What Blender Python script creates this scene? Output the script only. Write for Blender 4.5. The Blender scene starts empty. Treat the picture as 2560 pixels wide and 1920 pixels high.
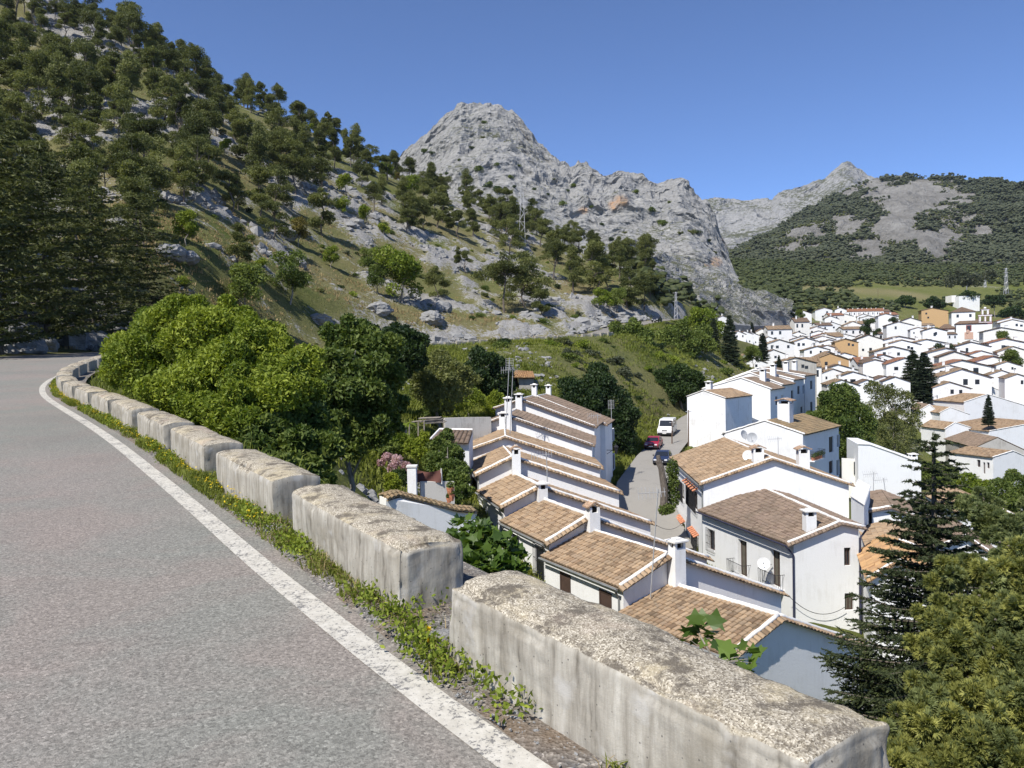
import bpy, math, random
import numpy as np
from math import radians, sin, cos, pi
from mathutils import Vector, Matrix

# ------------------------------------------------------------------ camera, world, sun
C = bpy.context.scene.collection
SC = bpy.context.scene
F = 768.0; ROLL = radians(1.2); PITCH = radians(-1.6)
cam_d = bpy.data.cameras.new('camera'); cam = bpy.data.objects.new('camera', cam_d); C.objects.link(cam)
cam_d.sensor_width = 36.0; cam_d.lens = 36.0 * F / 1024.0
cam_d.clip_start = 0.05; cam_d.clip_end = 12000
fw = Vector((0, cos(PITCH), sin(PITCH))); up0 = Vector((0, -sin(PITCH), cos(PITCH))); rt0 = Vector((1, 0, 0))
# roll: the picture turned a little counter-clockwise (camera held clockwise)
rt = rt0 * cos(ROLL) - up0 * sin(ROLL); up = rt0 * sin(ROLL) + up0 * cos(ROLL)
cam.matrix_world = Matrix(((rt.x, up.x, -fw.x, 0), (rt.y, up.y, -fw.y, 0), (rt.z, up.z, -fw.z, 0), (0, 0, 0, 1)))
SC.camera = cam
SUN_AZ = math.atan2(-0.60, -0.80); SUN_EL = radians(51)
W = bpy.data.worlds.new('World'); SC.world = W; W.use_nodes = True
wn = W.node_tree.nodes; wl = W.node_tree.links
sky = wn.new('ShaderNodeTexSky'); sky.sky_type = 'NISHITA'; sky.sun_disc = False
sky.sun_elevation = SUN_EL; sky.sun_rotation = SUN_AZ % (2 * pi)
sky.altitude = 900; sky.air_density = 0.62; sky.dust_density = 0.0; sky.ozone_density = 5.0
wn['Background'].inputs['Strength'].default_value = 0.14
tn = wn.new('ShaderNodeMix'); tn.data_type = 'RGBA'; tn.blend_type = 'MULTIPLY'; tn.inputs[0].default_value = 1.0; tn.inputs[7].default_value = (0.86, 0.90, 1.0, 1)
wl.new(sky.outputs[0], tn.inputs[6]); wl.new(tn.outputs[2], wn['Background'].inputs['Color'])
sd = bpy.data.lights.new('sun', 'SUN'); sd.energy = 4.6; sd.angle = radians(0.53); sd.color = (1.0, 0.955, 0.88)
sun = bpy.data.objects.new('sun', sd); C.objects.link(sun)
S3 = Vector((sin(SUN_AZ) * cos(SUN_EL), cos(SUN_AZ) * cos(SUN_EL), sin(SUN_EL)))
sun.rotation_mode = 'QUATERNION'; sun.rotation_quaternion = S3.to_track_quat('Z', 'Y')
SC.view_settings.view_transform = 'Standard'; SC.view_settings.look = 'None'
SC.view_settings.exposure = 0.5; SC.view_settings.gamma = 1.0
SC.cycles.max_bounces = 6; SC.cycles.diffuse_bounces = 3; SC.cycles.transparent_max_bounces = 6

rnd = random.Random(7); rng = np.random.default_rng(7)

# ------------------------------------------------------------------ picture -> world bearings (used for surveying positions)
cr_, sr_, cp_, sp_ = cos(ROLL), sin(ROLL), cos(PITCH), sin(PITCH)
def ray(x, y):
    a = (x - 512) / F; b = (384 - y) / F
    a2 = a * cr_ + b * sr_; b2 = -a * sr_ + b * cr_
    Y = cp_ - b2 * sp_; Z = sp_ + b2 * cp_
    return np.array([a2 / Y, 1.0, Z / Y])
def P(x, y, d): return ray(x, y) * d
def proj(X, Y, Z):
    yc = Y * cp_ + Z * sp_; zc = -Y * sp_ + Z * cp_
    a2 = X / yc; b2 = zc / yc
    return 512 + F * (a2 * cr_ - b2 * sr_), 384 - F * (a2 * sr_ + b2 * cr_)
def onplane(x, y, p0, n):
    R = ray(x, y); return R * (np.dot(n, p0) / np.dot(n, R))

# ------------------------------------------------------------------ numpy noise
def _h(i, j, k, s):
    n = (i.astype(np.int64) * 374761393 + j.astype(np.int64) * 668265263 + k.astype(np.int64) * 2147483647 + s * 974711) & 0xffffffff
    n = ((n ^ (n >> 13)) * 1274126177) & 0xffffffff
    return ((n ^ (n >> 16)) & 0xffff) / 65535.0
def vnoise(x, y, z=None, s=0):
    x = np.asarray(x, float); y = np.asarray(y, float); z = np.zeros_like(x) if z is None else np.asarray(z, float)
    i = np.floor(x); j = np.floor(y); k = np.floor(z); fx = x - i; fy = y - j; fz = z - k
    fx = fx * fx * fx * (fx * (fx * 6 - 15) + 10); fy = fy * fy * fy * (fy * (fy * 6 - 15) + 10); fz = fz * fz * (3 - 2 * fz)
    def L(a, b, t): return a + (b - a) * t
    r = []
    for dk in (0, 1):
        a = L(_h(i, j, k + dk, s), _h(i + 1, j, k + dk, s), fx); b = L(_h(i, j + 1, k + dk, s), _h(i + 1, j + 1, k + dk, s), fx)
        r.append(L(a, b, fy))
    return L(r[0], r[1], fz) * 2 - 1
def fbm(x, y, z=None, o=4, s=0, g=0.5):
    t = 0; a = 1; n = 0; q = 1.0
    x = np.asarray(x, float); y = np.asarray(y, float); z = np.zeros_like(x) if z is None else np.asarray(z, float)
    for k in range(o):
        t = t + a * vnoise(x * q + k * 17.3, y * q - k * 9.1, z * q + k * 5.7, s + k); n += a; a *= g; q *= 2.03
    return t / n
def ridged(x, y, z=None, o=4, s=0, g=0.5):
    t = 0; a = 1; n = 0; q = 1.0
    x = np.asarray(x, float); y = np.asarray(y, float); z = np.zeros_like(x) if z is None else np.asarray(z, float)
    for k in range(o):
        t = t + a * (1 - np.abs(vnoise(x * q + k * 11.3, y * q + k * 7.9, z * q - k * 3.1, s + k)) * 2); n += a; a *= g; q *= 2.03
    return t / n
def sstep(a, b, x): t = np.clip((x - a) / (b - a), 0, 1); return t * t * (3 - 2 * t)

# ------------------------------------------------------------------ mesh helpers
def np_mesh(name, v, faces, mats, mi=None, uv=None, smooth=False, attrs=None):
    """v (N,3); faces: list of arrays (M,k)."""
    me = bpy.data.meshes.new(name)
    v = np.ascontiguousarray(v, np.float32)
    faces = [np.asarray(f, np.int32) for f in faces if len(f)]
    tot = np.concatenate([np.full(len(f), f.shape[1], np.int32) for f in faces])
    idx = np.concatenate([f.ravel() for f in faces])
    me.vertices.add(len(v)); me.vertices.foreach_set('co', v.ravel())
    me.loops.add(len(idx)); me.loops.foreach_set('vertex_index', idx)
    me.polygons.add(len(tot)); st = np.concatenate([[0], np.cumsum(tot)[:-1]]).astype(np.int32)
    me.polygons.foreach_set('loop_start', st); me.polygons.foreach_set('loop_total', tot)
    if mi is not None: me.polygons.foreach_set('material_index', np.asarray(mi, np.int32))
    me.polygons.foreach_set('use_smooth', np.full(len(tot), bool(smooth)))
    for m in mats: me.materials.append(m)
    if uv is not None:
        l = me.uv_layers.new(name='UVMap'); l.data.foreach_set('uv', np.asarray(uv, np.float32)[idx].ravel())
    for k, a in (attrs or {}).items():
        t = me.attributes.new(k, 'FLOAT', 'POINT'); t.data.foreach_set('value', np.asarray(a, np.float32))
    me.update(calc_edges=True); me.validate()
    return me

class MB:
    """collects simple solids into one mesh"""
    def __init__(s): s.v = []; s.f = []; s.m = []; s.uv = []; s.has_uv = False
    def add(s, vs, fs, m=0):
        o = len(s.v); s.v += [tuple(map(float, p)) for p in vs]
        for f in fs: s.f.append(tuple(i + o for i in f)); s.m.append(m)
    def quad(s, a, b, c, d, m=0): s.add([a, b, c, d], [(0, 1, 2, 3)], m)
    def poly(s, pts, m=0): s.add(pts, [tuple(range(len(pts)))], m)
    def box(s, c, size, ax=None, m=0):
        c = np.array(c, float); X, Y, Z = (np.eye(3) if ax is None else np.array(ax, float))
        hx, hy, hz = np.array(size, float) / 2
        p = [c + X * a * hx + Y * b * hy + Z * d * hz for d in (-1, 1) for b in (-1, 1) for a in (-1, 1)]
        s.add(p, [(0, 2, 3, 1), (4, 5, 7, 6), (0, 1, 5, 4), (2, 6, 7, 3), (0, 4, 6, 2), (1, 3, 7, 5)], m)
    def prism(s, pts, off, m=0):
        n = len(pts); off = np.array(off, float); a = [np.array(p, float) for p in pts]; b = [p + off for p in a]
        s.add(a + b, [tuple(range(n))[::-1], tuple(range(n, 2 * n))] + [(i, (i + 1) % n, (i + 1) % n + n, i + n) for i in range(n)], m)
    def tube(s, pts, r, n=6, m=0, cap=True):
        pts = [np.array(p, float) for p in pts]; k = len(pts)
        rs = [r] * k if np.isscalar(r) else list(r)
        vs = []; u = None
        for i in range(k):
            t = pts[min(i + 1, k - 1)] - pts[max(i - 1, 0)]; t = t / (np.linalg.norm(t) + 1e-9)
            if u is None:
                u = np.cross(t, [0, 0, 1.0]); u = np.array([1.0, 0, 0]) if np.linalg.norm(u) < 1e-3 else u
            u = u - t * np.dot(u, t); u /= np.linalg.norm(u) + 1e-9; w = np.cross(t, u)
            vs += [pts[i] + rs[i] * (u * cos(2 * pi * j / n) + w * sin(2 * pi * j / n)) for j in range(n)]
        fs = [(i * n + j, i * n + (j + 1) % n, (i + 1) * n + (j + 1) % n, (i + 1) * n + j) for i in range(k - 1) for j in range(n)]
        if cap: fs += [tuple(range(n))[::-1], tuple(range((k - 1) * n, k * n))]
        s.add(vs, fs, m)
    def cone(s, c, r0, r1, h, n=10, m=0, ax=(0, 0, 1)):
        ax = np.array(ax, float); s.tube([np.array(c, float), np.array(c, float) + ax * h], [r0, r1], n, m)
    def blob(s, c, r, sub=1, m=0, jit=0.0, seed=0):
        q = random.Random(seed); t = (1 + 5 ** .5) / 2
        V = [(-1, t, 0), (1, t, 0), (-1, -t, 0), (1, -t, 0), (0, -1, t), (0, 1, t), (0, -1, -t), (0, 1, -t), (t, 0, -1), (t, 0, 1), (-t, 0, -1), (-t, 0, 1)]
        Fc = [(0, 11, 5), (0, 5, 1), (0, 1, 7), (0, 7, 10), (0, 10, 11), (1, 5, 9), (5, 11, 4), (11, 10, 2), (10, 7, 6), (7, 1, 8), (3, 9, 4), (3, 4, 2), (3, 2, 6), (3, 6, 8), (3, 8, 9), (4, 9, 5), (2, 4, 11), (6, 2, 10), (8, 6, 7), (9, 8, 1)]
        V = [np.array(p) / np.linalg.norm(p) for p in V]
        for _ in range(sub):
            nf = []; cache = {}
            def mid(a, b):
                k = (min(a, b), max(a, b))
                if k not in cache:
                    p = V[a] + V[b]; V.append(p / np.linalg.norm(p)); cache[k] = len(V) - 1
                return cache[k]
            for a, b, c_ in Fc:
                x, y, z = mid(a, b), mid(b, c_), mid(c_, a); nf += [(a, x, z), (b, y, x), (c_, z, y), (x, y, z)]
            Fc = nf
        r = np.array([r, r, r] if np.isscalar(r) else r, float)
        s.add([np.array(c, float) + p * r * (1 + q.uniform(-jit, jit)) for p in V], Fc, m)
    def mesh(s, name, mats, smooth=False, org=(0, 0, 0)):
        me = bpy.data.meshes.new(name); o = np.array(org, float); key = {}; mp = []; vs = []
        for p in s.v:
            k = (round(p[0], 3), round(p[1], 3), round(p[2], 3))
            if k not in key: key[k] = len(vs); vs.append(tuple(np.array(p) - o))
            mp.append(key[k])
        fm = [(tuple(dict.fromkeys(mp[i] for i in f)), m) for f, m in zip(s.f, s.m)]; fm = [q for q in fm if len(q[0]) > 2]; s.f = [q[0] for q in fm]; s.m = [q[1] for q in fm]
        me.from_pydata(vs, [], s.f)
        for m in mats: me.materials.append(m)
        if len(mats) > 1: me.polygons.foreach_set('material_index', np.array(s.m, np.int32))
        me.polygons.foreach_set('use_smooth', np.full(len(s.f), bool(smooth)))
        me.update(); return me

def props(o, label=None, cat=None, group=None, kind=None):
    if label: o['label'] = label
    if cat: o['category'] = cat
    if group: o['group'] = group
    if kind: o['kind'] = kind
    return o
def link(name, me, parent=None, loc=None, rotz=0, scale=1):
    o = bpy.data.objects.new(name, me); C.objects.link(o)
    if parent is not None: o.parent = parent
    if loc is not None: o.location = tuple(map(float, loc))
    if rotz: o.rotation_euler = (0, 0, rotz)
    if scale != 1: o.scale = (scale,) * 3 if np.isscalar(scale) else tuple(scale)
    return o
class Thing:
    """an Empty at the thing's base; parts are given in world coordinates and stored relative to it"""
    def __init__(s, name, label, cat, loc, group=None):
        s.o = bpy.data.objects.new(name, None); C.objects.link(s.o); s.o.empty_display_size = 0.3
        s.loc = np.array(loc, float); s.o.location = tuple(map(float, loc)); props(s.o, label, cat, group)
    def part(s, name, b, mats, smooth=False, parent=None, label=None):
        mats = mats if isinstance(mats, (list, tuple)) else [mats]
        me = b.mesh(name, mats, smooth, s.loc) if isinstance(b, MB) else b
        o = link(name, me, parent or s.o)
        if label: o['label'] = label
        return o
def single(name, b, mats, label=None, cat=None, group=None, kind=None, smooth=False):
    mats = mats if isinstance(mats, (list, tuple)) else [mats]
    me = b.mesh(name, mats, smooth) if isinstance(b, MB) else b
    return props(link(name, me), label, cat, group, kind)
def copy_tree(o, parent=None):
    c = o.copy(); C.objects.link(c)
    if parent is not None: c.parent = parent
    for ch in list(o.children): copy_tree(ch, c)
    return c

# ------------------------------------------------------------------ material helpers
class NT:
    def __init__(s, name):
        s.m = bpy.data.materials.new(name); s.m.use_nodes = True; s.t = s.m.node_tree; s.t.nodes.clear()
        s.out = s.t.nodes.new('ShaderNodeOutputMaterial')
    def n(s, t, props_=None, **inp):
        nd = s.t.nodes.new('ShaderNode' + t)
        for k, v in (props_ or {}).items(): setattr(nd, k, v)
        for k, v in inp.items():
            key = int(k[1:]) if k[0] == 'i' and k[1:].isdigit() else k.replace('_', ' ')
            s.set(nd.inputs[key], v)
        return nd
    def set(s, sock, v):
        if isinstance(v, bpy.types.NodeSocket): s.t.links.new(v, sock)
        elif sock.type == 'RGBA' and len(v) == 3: sock.default_value = (*v, 1)
        else: sock.default_value = v
    def pos(s): return s.n('NewGeometry').outputs['Position']
    def obj(s): return s.n('TexCoord').outputs['Object']
    def uv(s): return s.n('TexCoord').outputs['UV']
    def attr(s, name): return s.n('Attribute', dict(attribute_name=name)).outputs['Fac']
    def scalev(s, v, sc): return s.n('Mapping', None, Vector=v, Scale=sc).outputs[0]
    def noise(s, v, sc, det=4, rough=0.55, dist=0):
        return s.n('TexNoise', None, Vector=v, Scale=sc, Detail=det, Roughness=rough, Distortion=dist).outputs['Fac']
    def vor(s, v, sc, feat='F1', out='Distance'):
        return s.n('TexVoronoi', dict(feature=feat), Vector=v, Scale=sc).outputs[out]
    def white(s, v, dim='3D'): return s.n('TexWhiteNoise', dict(noise_dimensions=dim), Vector=v).outputs['Value']
    def ramp(s, f, st, interp='LINEAR'):
        r = s.n('ValToRGB', None, Fac=f); e = r.color_ramp; e.interpolation = interp
        while len(e.elements) < len(st): e.elements.new(0.5)
        for el, (p, c) in zip(e.elements, st):
            el.position = p; el.color = (c, c, c, 1) if np.isscalar(c) else (*c, 1)
        return r.outputs['Color']
    def mix(s, f, a, b, blend='MIX'):
        m = s.n('Mix', dict(data_type='RGBA', blend_type=blend)); s.set(m.inputs[0], f); s.set(m.inputs[6], a); s.set(m.inputs[7], b)
        return m.outputs[2]
    def math(s, op, a, b=0.0, clamp=False):
        m = s.n('Math', dict(operation=op, use_clamp=clamp)); s.set(m.inputs[0], a); s.set(m.inputs[1], b); return m.outputs[0]
    def vmath(s, op, a, b=(0, 0, 0)):
        m = s.n('VectorMath', dict(operation=op)); s.set(m.inputs[0], a); s.set(m.inputs[1], b); return m.outputs[0]
    def bump(s, h, st=0.3, d=0.02): return s.n('Bump', None, Height=h, Strength=st, Distance=d).outputs[0]
    def fin(s, col, rough=0.85, normal=None, spec=0.2, metal=0.0, trans=0.0, tcol=None):
        b = s.n('BsdfPrincipled'); s.set(b.inputs['Base Color'], col); s.set(b.inputs['Roughness'], rough)
        s.set(b.inputs['Specular IOR Level'], spec); s.set(b.inputs['Metallic'], metal)
        if normal is not None: s.set(b.inputs['Normal'], normal)
        sh = b.outputs[0]
        if trans:
            tb = s.n('BsdfTranslucent'); s.set(tb.inputs['Color'], tcol if tcol is not None else col)
            mx = s.n('MixShader'); mx.inputs[0].default_value = trans
            s.t.links.new(sh, mx.inputs[1]); s.t.links.new(tb.outputs[0], mx.inputs[2]); sh = mx.outputs[0]
        s.t.links.new(sh, s.out.inputs['Surface']); return s.m
def plain(name, col, rough=0.8, spec=0.2, metal=0.0, var=0.15, sc=3.0):
    t = NT(name); nz = t.noise(t.obj(), sc, 4)
    c2 = tuple(max(0, c * (1 - var)) for c in col); c3 = tuple(min(1, c * (1 + var)) for c in col)
    return t.fin(t.ramp(nz, [(0.3, c2), (0.7, c3)]), rough, None, spec, metal)
# ------------------------------------------------------------------ materials of the setting
def M_asphalt():
    t = NT('asphalt'); p = t.pos()
    n1 = t.noise(p, 0.35, 3); n2 = t.noise(p, 1.3, 3); g = t.vor(p, 130, 'F1'); g2 = t.noise(p, 60, 3, 0.7); cell = t.n('TexVoronoi', None, Vector=p, Scale=85.0).outputs['Color']
    base = t.mix(t.ramp(n1, [(0.35, 0.0), (0.65, 1.0)]), (0.205, 0.205, 0.178), (0.245, 0.217, 0.192))
    base = t.mix(t.math('MULTIPLY', n2, 0.5), base, (0.175, 0.168, 0.152))
    base = t.mix(t.ramp(t.noise(p, 0.9, 5, 0.6, 0.6), [(0.46, 0.0), (0.62, 0.5)]), base, (0.245, 0.20, 0.175)); base = t.mix(t.ramp(t.noise(t.scalev(p, (.5, .5, .5)), 0.45, 4, 0.6), [(0.5, 0.0), (0.64, 0.45)]), base, (0.155, 0.16, 0.145))
    sp = t.n('SeparateColor', None, Color=cell).outputs[0]
    base = t.mix(0.85, base, t.ramp(sp, [(0.0, 0.62), (0.2, 0.8), (0.5, 1.0), (0.85, 1.15), (1.0, 1.5)]), 'MULTIPLY')
    big = t.vor(p, 28, 'F1'); bd = t.ramp(t.math('MULTIPLY', big, t.math('ADD', g2, 0.6)), [(0.06, 0.45), (0.16, 1.0)])
    base = t.mix(0.8, base, bd, 'MULTIPLY')
    base = t.mix(0.9, base, t.ramp(g2, [(0.3, 0.72), (0.5, 1.0), (0.75, 1.25)]), 'MULTIPLY')
    return t.fin(base, 0.92, t.bump(t.math('ADD', t.math('MULTIPLY', g, 0.7), g2), 0.45, 0.006), 0.25)
def M_line():
    t = NT('worn_white_paint'); p = t.pos()
    wear = t.noise(p, 45, 5, 0.75); w2 = t.noise(p, 5, 3)
    f = t.ramp(t.math('ADD', wear, t.math('MULTIPLY', t.math('SUBTRACT', w2, 0.5), 0.35)), [(0.40, 0.0), (0.47, 1.0)])
    col = t.mix(f, (0.16, 0.155, 0.15), t.ramp(t.noise(p, 20, 3), [(0.3, (0.42, 0.395, 0.34)), (0.7, (0.54, 0.515, 0.455))]))
    return t.fin(col, 0.8, t.bump(wear, 0.4, 0.004))
def M_gravel():
    t = NT('gravel_verge'); p = t.pos()
    v = t.n('TexVoronoi', None, Vector=p, Scale=70.0); s_ = t.n('SeparateColor', None, Color=v.outputs['Color']).outputs[0]
    col = t.ramp(s_, [(0, (0.09, 0.085, 0.08)), (0.5, (0.16, 0.15, 0.14)), (0.85, (0.24, 0.225, 0.2)), (1, (0.40, 0.37, 0.33))])
    col = t.mix(t.ramp(t.noise(p, 2.2, 4), [(0.45, 0.0), (0.6, 0.75)]), col, (0.16, 0.115, 0.075))
    return t.fin(col, 0.95, t.bump(v.outputs['Distance'], 0.8, 0.012), 0.1)
def M_concrete():
    t = NT('weathered_concrete'); p = t.pos(); nz = t.n('SeparateXYZ', None, Vector=t.n('NewGeometry').outputs['Normal']).outputs[2]
    top = t.ramp(t.math('ADD', nz, t.math('MULTIPLY', t.math('SUBTRACT', t.noise(p, 9, 4), 0.5), 0.5)), [(0.45, 0.0), (0.7, 1.0)])
    st = t.noise(t.scalev(p, (16, 16, 2.2)), 1.0, 5, 0.65); big = t.noise(p, 2.4, 4)
    side = t.ramp(st, [(0.25, (0.105, 0.092, 0.07)), (0.40, (0.27, 0.245, 0.20)), (0.6, (0.40, 0.37, 0.31)), (0.8, (0.55, 0.52, 0.45))])
    side = t.mix(t.ramp(big, [(0.5, 0.0), (0.7, 0.65)]), side, (0.19, 0.165, 0.12))
    pit = t.vor(p, 26, 'F1'); side = t.mix(t.ramp(pit, [(0.05, 0.85), (0.12, 0.0)]), side, (0.06, 0.055, 0.05))
    pale = t.noise(p, 6, 3); side = t.mix(t.ramp(pale, [(0.6, 0.0), (0.72, 0.7)]), side, (0.46, 0.44, 0.40))
    v = t.n('TexVoronoi', None, Vector=p, Scale=170.0); cs = t.n('SeparateColor', None, Color=v.outputs['Color']).outputs[1]
    grit = t.ramp(cs, [(0, (0.13, 0.11, 0.08)), (0.3, (0.28, 0.245, 0.185)), (0.7, (0.41, 0.365, 0.285)), (1, (0.62, 0.565, 0.46))])
    lich = t.ramp(t.noise(p, 3.1, 5, 0.6), [(0.5, 0.0), (0.62, 0.55)]); grit = t.mix(lich, grit, (0.45, 0.38, 0.245))
    dk = t.ramp(t.noise(p, 6.5, 6, 0.75), [(0.5, 0.0), (0.6, 0.85)]); grit = t.mix(dk, grit, (0.105, 0.09, 0.072))
    pk = t.ramp(t.noise(p, 2.0, 3), [(0.58, 0.0), (0.7, 0.4)]); grit = t.mix(pk, grit, (0.41, 0.32, 0.25))
    col = t.mix(top, side, grit)
    h = t.math('ADD', t.math('MULTIPLY', v.outputs['Distance'], t.math('ADD', t.math('MULTIPLY', top, 1.0), 0.15)), t.noise(p, 55, 6, 0.75))
    return t.fin(col, 0.95, t.bump(h, 0.5, 0.006), 0.1)
def M_ground():
    t = NT('hillside_ground'); p = t.pos()
    rk = t.attr('rock'); gr = t.attr('green'); dry = t.attr('dry')
    n1 = t.noise(p, 0.22, 5, 0.65); n2 = t.noise(p, 1.3, 5, 0.65); n3 = t.noise(p, 6, 4, 0.7)
    grass = t.mix(t.ramp(t.math('ADD', t.math('MULTIPLY', n1, 0.6), t.math('MULTIPLY', n2, 0.4)), [(0.38, 0.0), (0.62, 1.0)]), (0.075, 0.108, 0.020), (0.165, 0.172, 0.050))
    dryc = t.mix(n2, (0.17, 0.165, 0.065), (0.27, 0.225, 0.125))
    col = t.mix(dry, grass, dryc)
    col = t.mix(t.ramp(n3, [(0.45, 0.0), (0.75, 0.75)]), col, (0.035, 0.045, 0.014))
    soil = t.ramp(t.noise(p, 0.6, 5, 0.65), [(0.58, 0.0), (0.7, 0.6)]); col = t.mix(t.math('MULTIPLY', soil, dry), col, (0.27, 0.20, 0.13))
    rc = t.ramp(t.math('ADD', t.math('MULTIPLY', n2, 0.4), t.math('MULTIPLY', n3, 0.6)), [(0.3, (0.10, 0.095, 0.085)), (0.45, (0.25, 0.24, 0.225)), (0.6, (0.40, 0.39, 0.37)), (0.8, (0.55, 0.54, 0.52))])
    m = t.math('ADD', rk, t.math('MULTIPLY', t.math('SUBTRACT', n2, 0.5), 1.1))
    m = t.ramp(t.math('ADD', m, t.math('MULTIPLY', t.math('SUBTRACT', n3, 0.5), 0.7)), [(0.42, 0.0), (0.55, 1.0)])
    col = t.mix(m, col, rc)
    return t.fin(col, 0.95, t.bump(t.math('ADD', t.math('MULTIPLY', n3, 0.5), t.noise(p, 2.2, 6, 0.7)), 0.9, 0.5), 0.1)
def M_rock(name='limestone', big=0.05, veg=True):
    t = NT(name); p = t.pos(); nrm = t.n('NewGeometry').outputs['Normal']; nz = t.n('SeparateXYZ', None, Vector=nrm).outputs[2]
    n1 = t.noise(p, big, 6, 0.65); n2 = t.noise(p, big * 6, 6, 0.7); st = t.noise(t.scalev(p, (big * 2.2, big * 2.2, big * 9)), 1.0, 5, 0.7)
    a = t.math('ADD', t.math('MULTIPLY', n2, 0.55), t.math('MULTIPLY', st, 0.45))
    col = t.ramp(a, [(0.28, (0.10, 0.099, 0.095)), (0.42, (0.20, 0.198, 0.192)), (0.55, (0.285, 0.282, 0.272)), (0.75, (0.42, 0.414, 0.398))])
    col = t.mix(t.ramp(n1, [(0.45, 0.0), (0.7, 0.55)]), col, (0.21, 0.211, 0.212), 'MIX')
    och = t.attr('ochre'); col = t.mix(t.math('MULTIPLY', och, t.ramp(n2, [(0.4, 0.2), (0.6, 0.9)])), col, (0.40, 0.24, 0.13))
    if veg:
        vg = t.math('ADD', t.math('MULTIPLY', nz, 0.8), t.math('MULTIPLY', t.noise(p, big * 4, 6, 0.75), 1.0))
        vg = t.ramp(t.math('ADD', vg, t.attr('veg')), [(1.13, 0.0), (1.2, 0.8)]) if False else t.ramp(t.math('MULTIPLY', t.math('ADD', vg, t.attr('veg')), 0.5), [(0.55, 0.0), (0.6, 0.85)])
        gc = t.ramp(n2, [(0.35, (0.030, 0.038, 0.016)), (0.65, (0.085, 0.088, 0.035))])
        col = t.mix(vg, col, gc)
    return t.fin(col, 0.95, t.bump(t.math('ADD', n2, t.math('MULTIPLY', st, 0.8)), 1.0, 1.2 / big * 0.05), 0.1)
def M_forest():
    t = NT('forest_floor'); p = t.pos(); vg = t.attr('veg')
    n2 = t.noise(p, 0.06, 6, 0.7); n3 = t.noise(p, 0.012, 5, 0.6)
    rock = t.ramp(t.math('ADD', t.math('MULTIPLY', n2, 0.7), t.math('MULTIPLY', n3, 0.3)), [(0.3, (0.15, 0.145, 0.13)), (0.5, (0.26, 0.25, 0.23)), (0.7, (0.38, 0.37, 0.345))])
    gc = t.ramp(n2, [(0.3, (0.02, 0.032, 0.02)), (0.55, (0.045, 0.055, 0.028)), (0.75, (0.10, 0.10, 0.05))])
    m = t.ramp(t.math('ADD', vg, t.math('MULTIPLY', t.math('SUBTRACT', n2, 0.5), 0.9)), [(0.42, 0.0), (0.56, 1.0)])
    col = t.mix(m, rock, gc)
    return t.fin(col, 0.95, t.bump(t.noise(p, 0.07, 6, 0.75), 1.0, 14), 0.05)
MAT = {}
MAT['asphalt'] = M_asphalt(); MAT['line'] = M_line(); MAT['gravel'] = M_gravel(); MAT['concrete'] = M_concrete()
MAT['ground'] = M_ground(); MAT['rock'] = M_rock(); MAT['farrock'] = M_rock('far_limestone', 0.03); MAT['boulder'] = M_rock('boulder_stone', 0.9, False); MAT['forest'] = M_forest()

# ------------------------------------------------------------------ the lie of the land
CP = """135,70,340;200,112,340;290,158,380;350,198,380;405,218,390;470,242,410;520,256,420;600,280,420;60,70,360;0,60,430;135,120,500;290,215,520;470,262,520;-400,380,14;-400,300,25;-400,150,60;-400,0,120;-400,-150,250;-400,-200,400;-150,372,18;-150,320,32;-150,230,60;-150,120,110;-150,-60,230;-150,-120,350
0,356,30;0,325,40;0,275,62;0,200,110;0,112,165;0,0,250;0,-60,340;60,352,36;60,305,55;60,240,90;60,155,140;60,48,230;60,5,280
135,345,42;135,295,62;135,210,108;135,128,165;135,55,250;135,42,280;200,330,60;200,290,78;200,215,118;200,140,185;200,92,270
290,326,90;290,292,112;290,262,138;290,205,180;290,155,240;290,118,310;350,340,104;350,302,130;350,266,160;350,206,205;350,168,265;350,158,315
405,343,116;405,316,138;405,290,165;405,230,215;405,192,275;405,184,325;470,341,124;470,322,145;470,304,170;470,255,220;470,212,300;470,203,340
520,338,130;520,324,152;520,310,175;520,260,240;520,228,315;520,222,345;600,332,148;600,318,175;600,305,200;600,272,265;600,262,360
680,335,170;680,322,190;680,302,235;680,284,320;680,276,400;740,354,230;740,332,300;740,312,380;740,296,480;740,284,600
800,350,295;800,337,320;800,318,400;800,300,480;800,287,600;800,276,720;900,344,380;900,325,450;900,302,540;900,286,680;900,276,800
1000,350,430;1000,330,500;1000,308,580;1000,288,700;1000,274,820;1150,350,430;1150,320,540;1150,274,820;1400,350,430;1400,274,820
800,390,185;800,372,240;780,428,140;840,442,130;880,400,175;880,385,215;860,372,270;860,360,330;930,430,190;930,402,215;930,385,250;930,370,310;1000,485,142;1000,425,180;1000,400,210;1000,385,250;1000,370,310;860,482,120;944,487,112
1150,520,120;1150,440,200;1150,390,310;1400,520,120;1400,400,310;940,760,18;940,640,60;1024,590,80;1150,700,50;1400,700,50;1024,900,14;1400,900,14
800,700,32;800,800,20;700,800,20;600,800,17;500,780,15;400,760,13;617,489,80;648,539,62;651,451,100;667,439,110;688,445,106;730,425,125;788,618,45;700,560,56;740,590,50;850,570,55;870,520,75
384,512,40;400,475,48;430,452,58;470,432,68;500,390,95;560,364,108;620,352,130;590,405,100;560,430,80;620,420,95;640,430,98;440,415,75;350,405,60;300,405,45;250,400,33;430,560,30;500,620,30;560,650,33;480,540,42;300,640,18;200,480,20"""
cp = np.array([[float(q) for q in e.split(',')] for ln in CP.split('\n') for e in ln.split(';')])
_R = np.array([ray(x, y) for x, y, d in cp]); _A = np.stack([_R[:, 0] * F / 250, np.log(cp[:, 2]) * 1.7], 1); _T = _R[:, 2]
def _tps(r2): return 0.5 * r2 * np.log(r2 + 1e-12)
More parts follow.
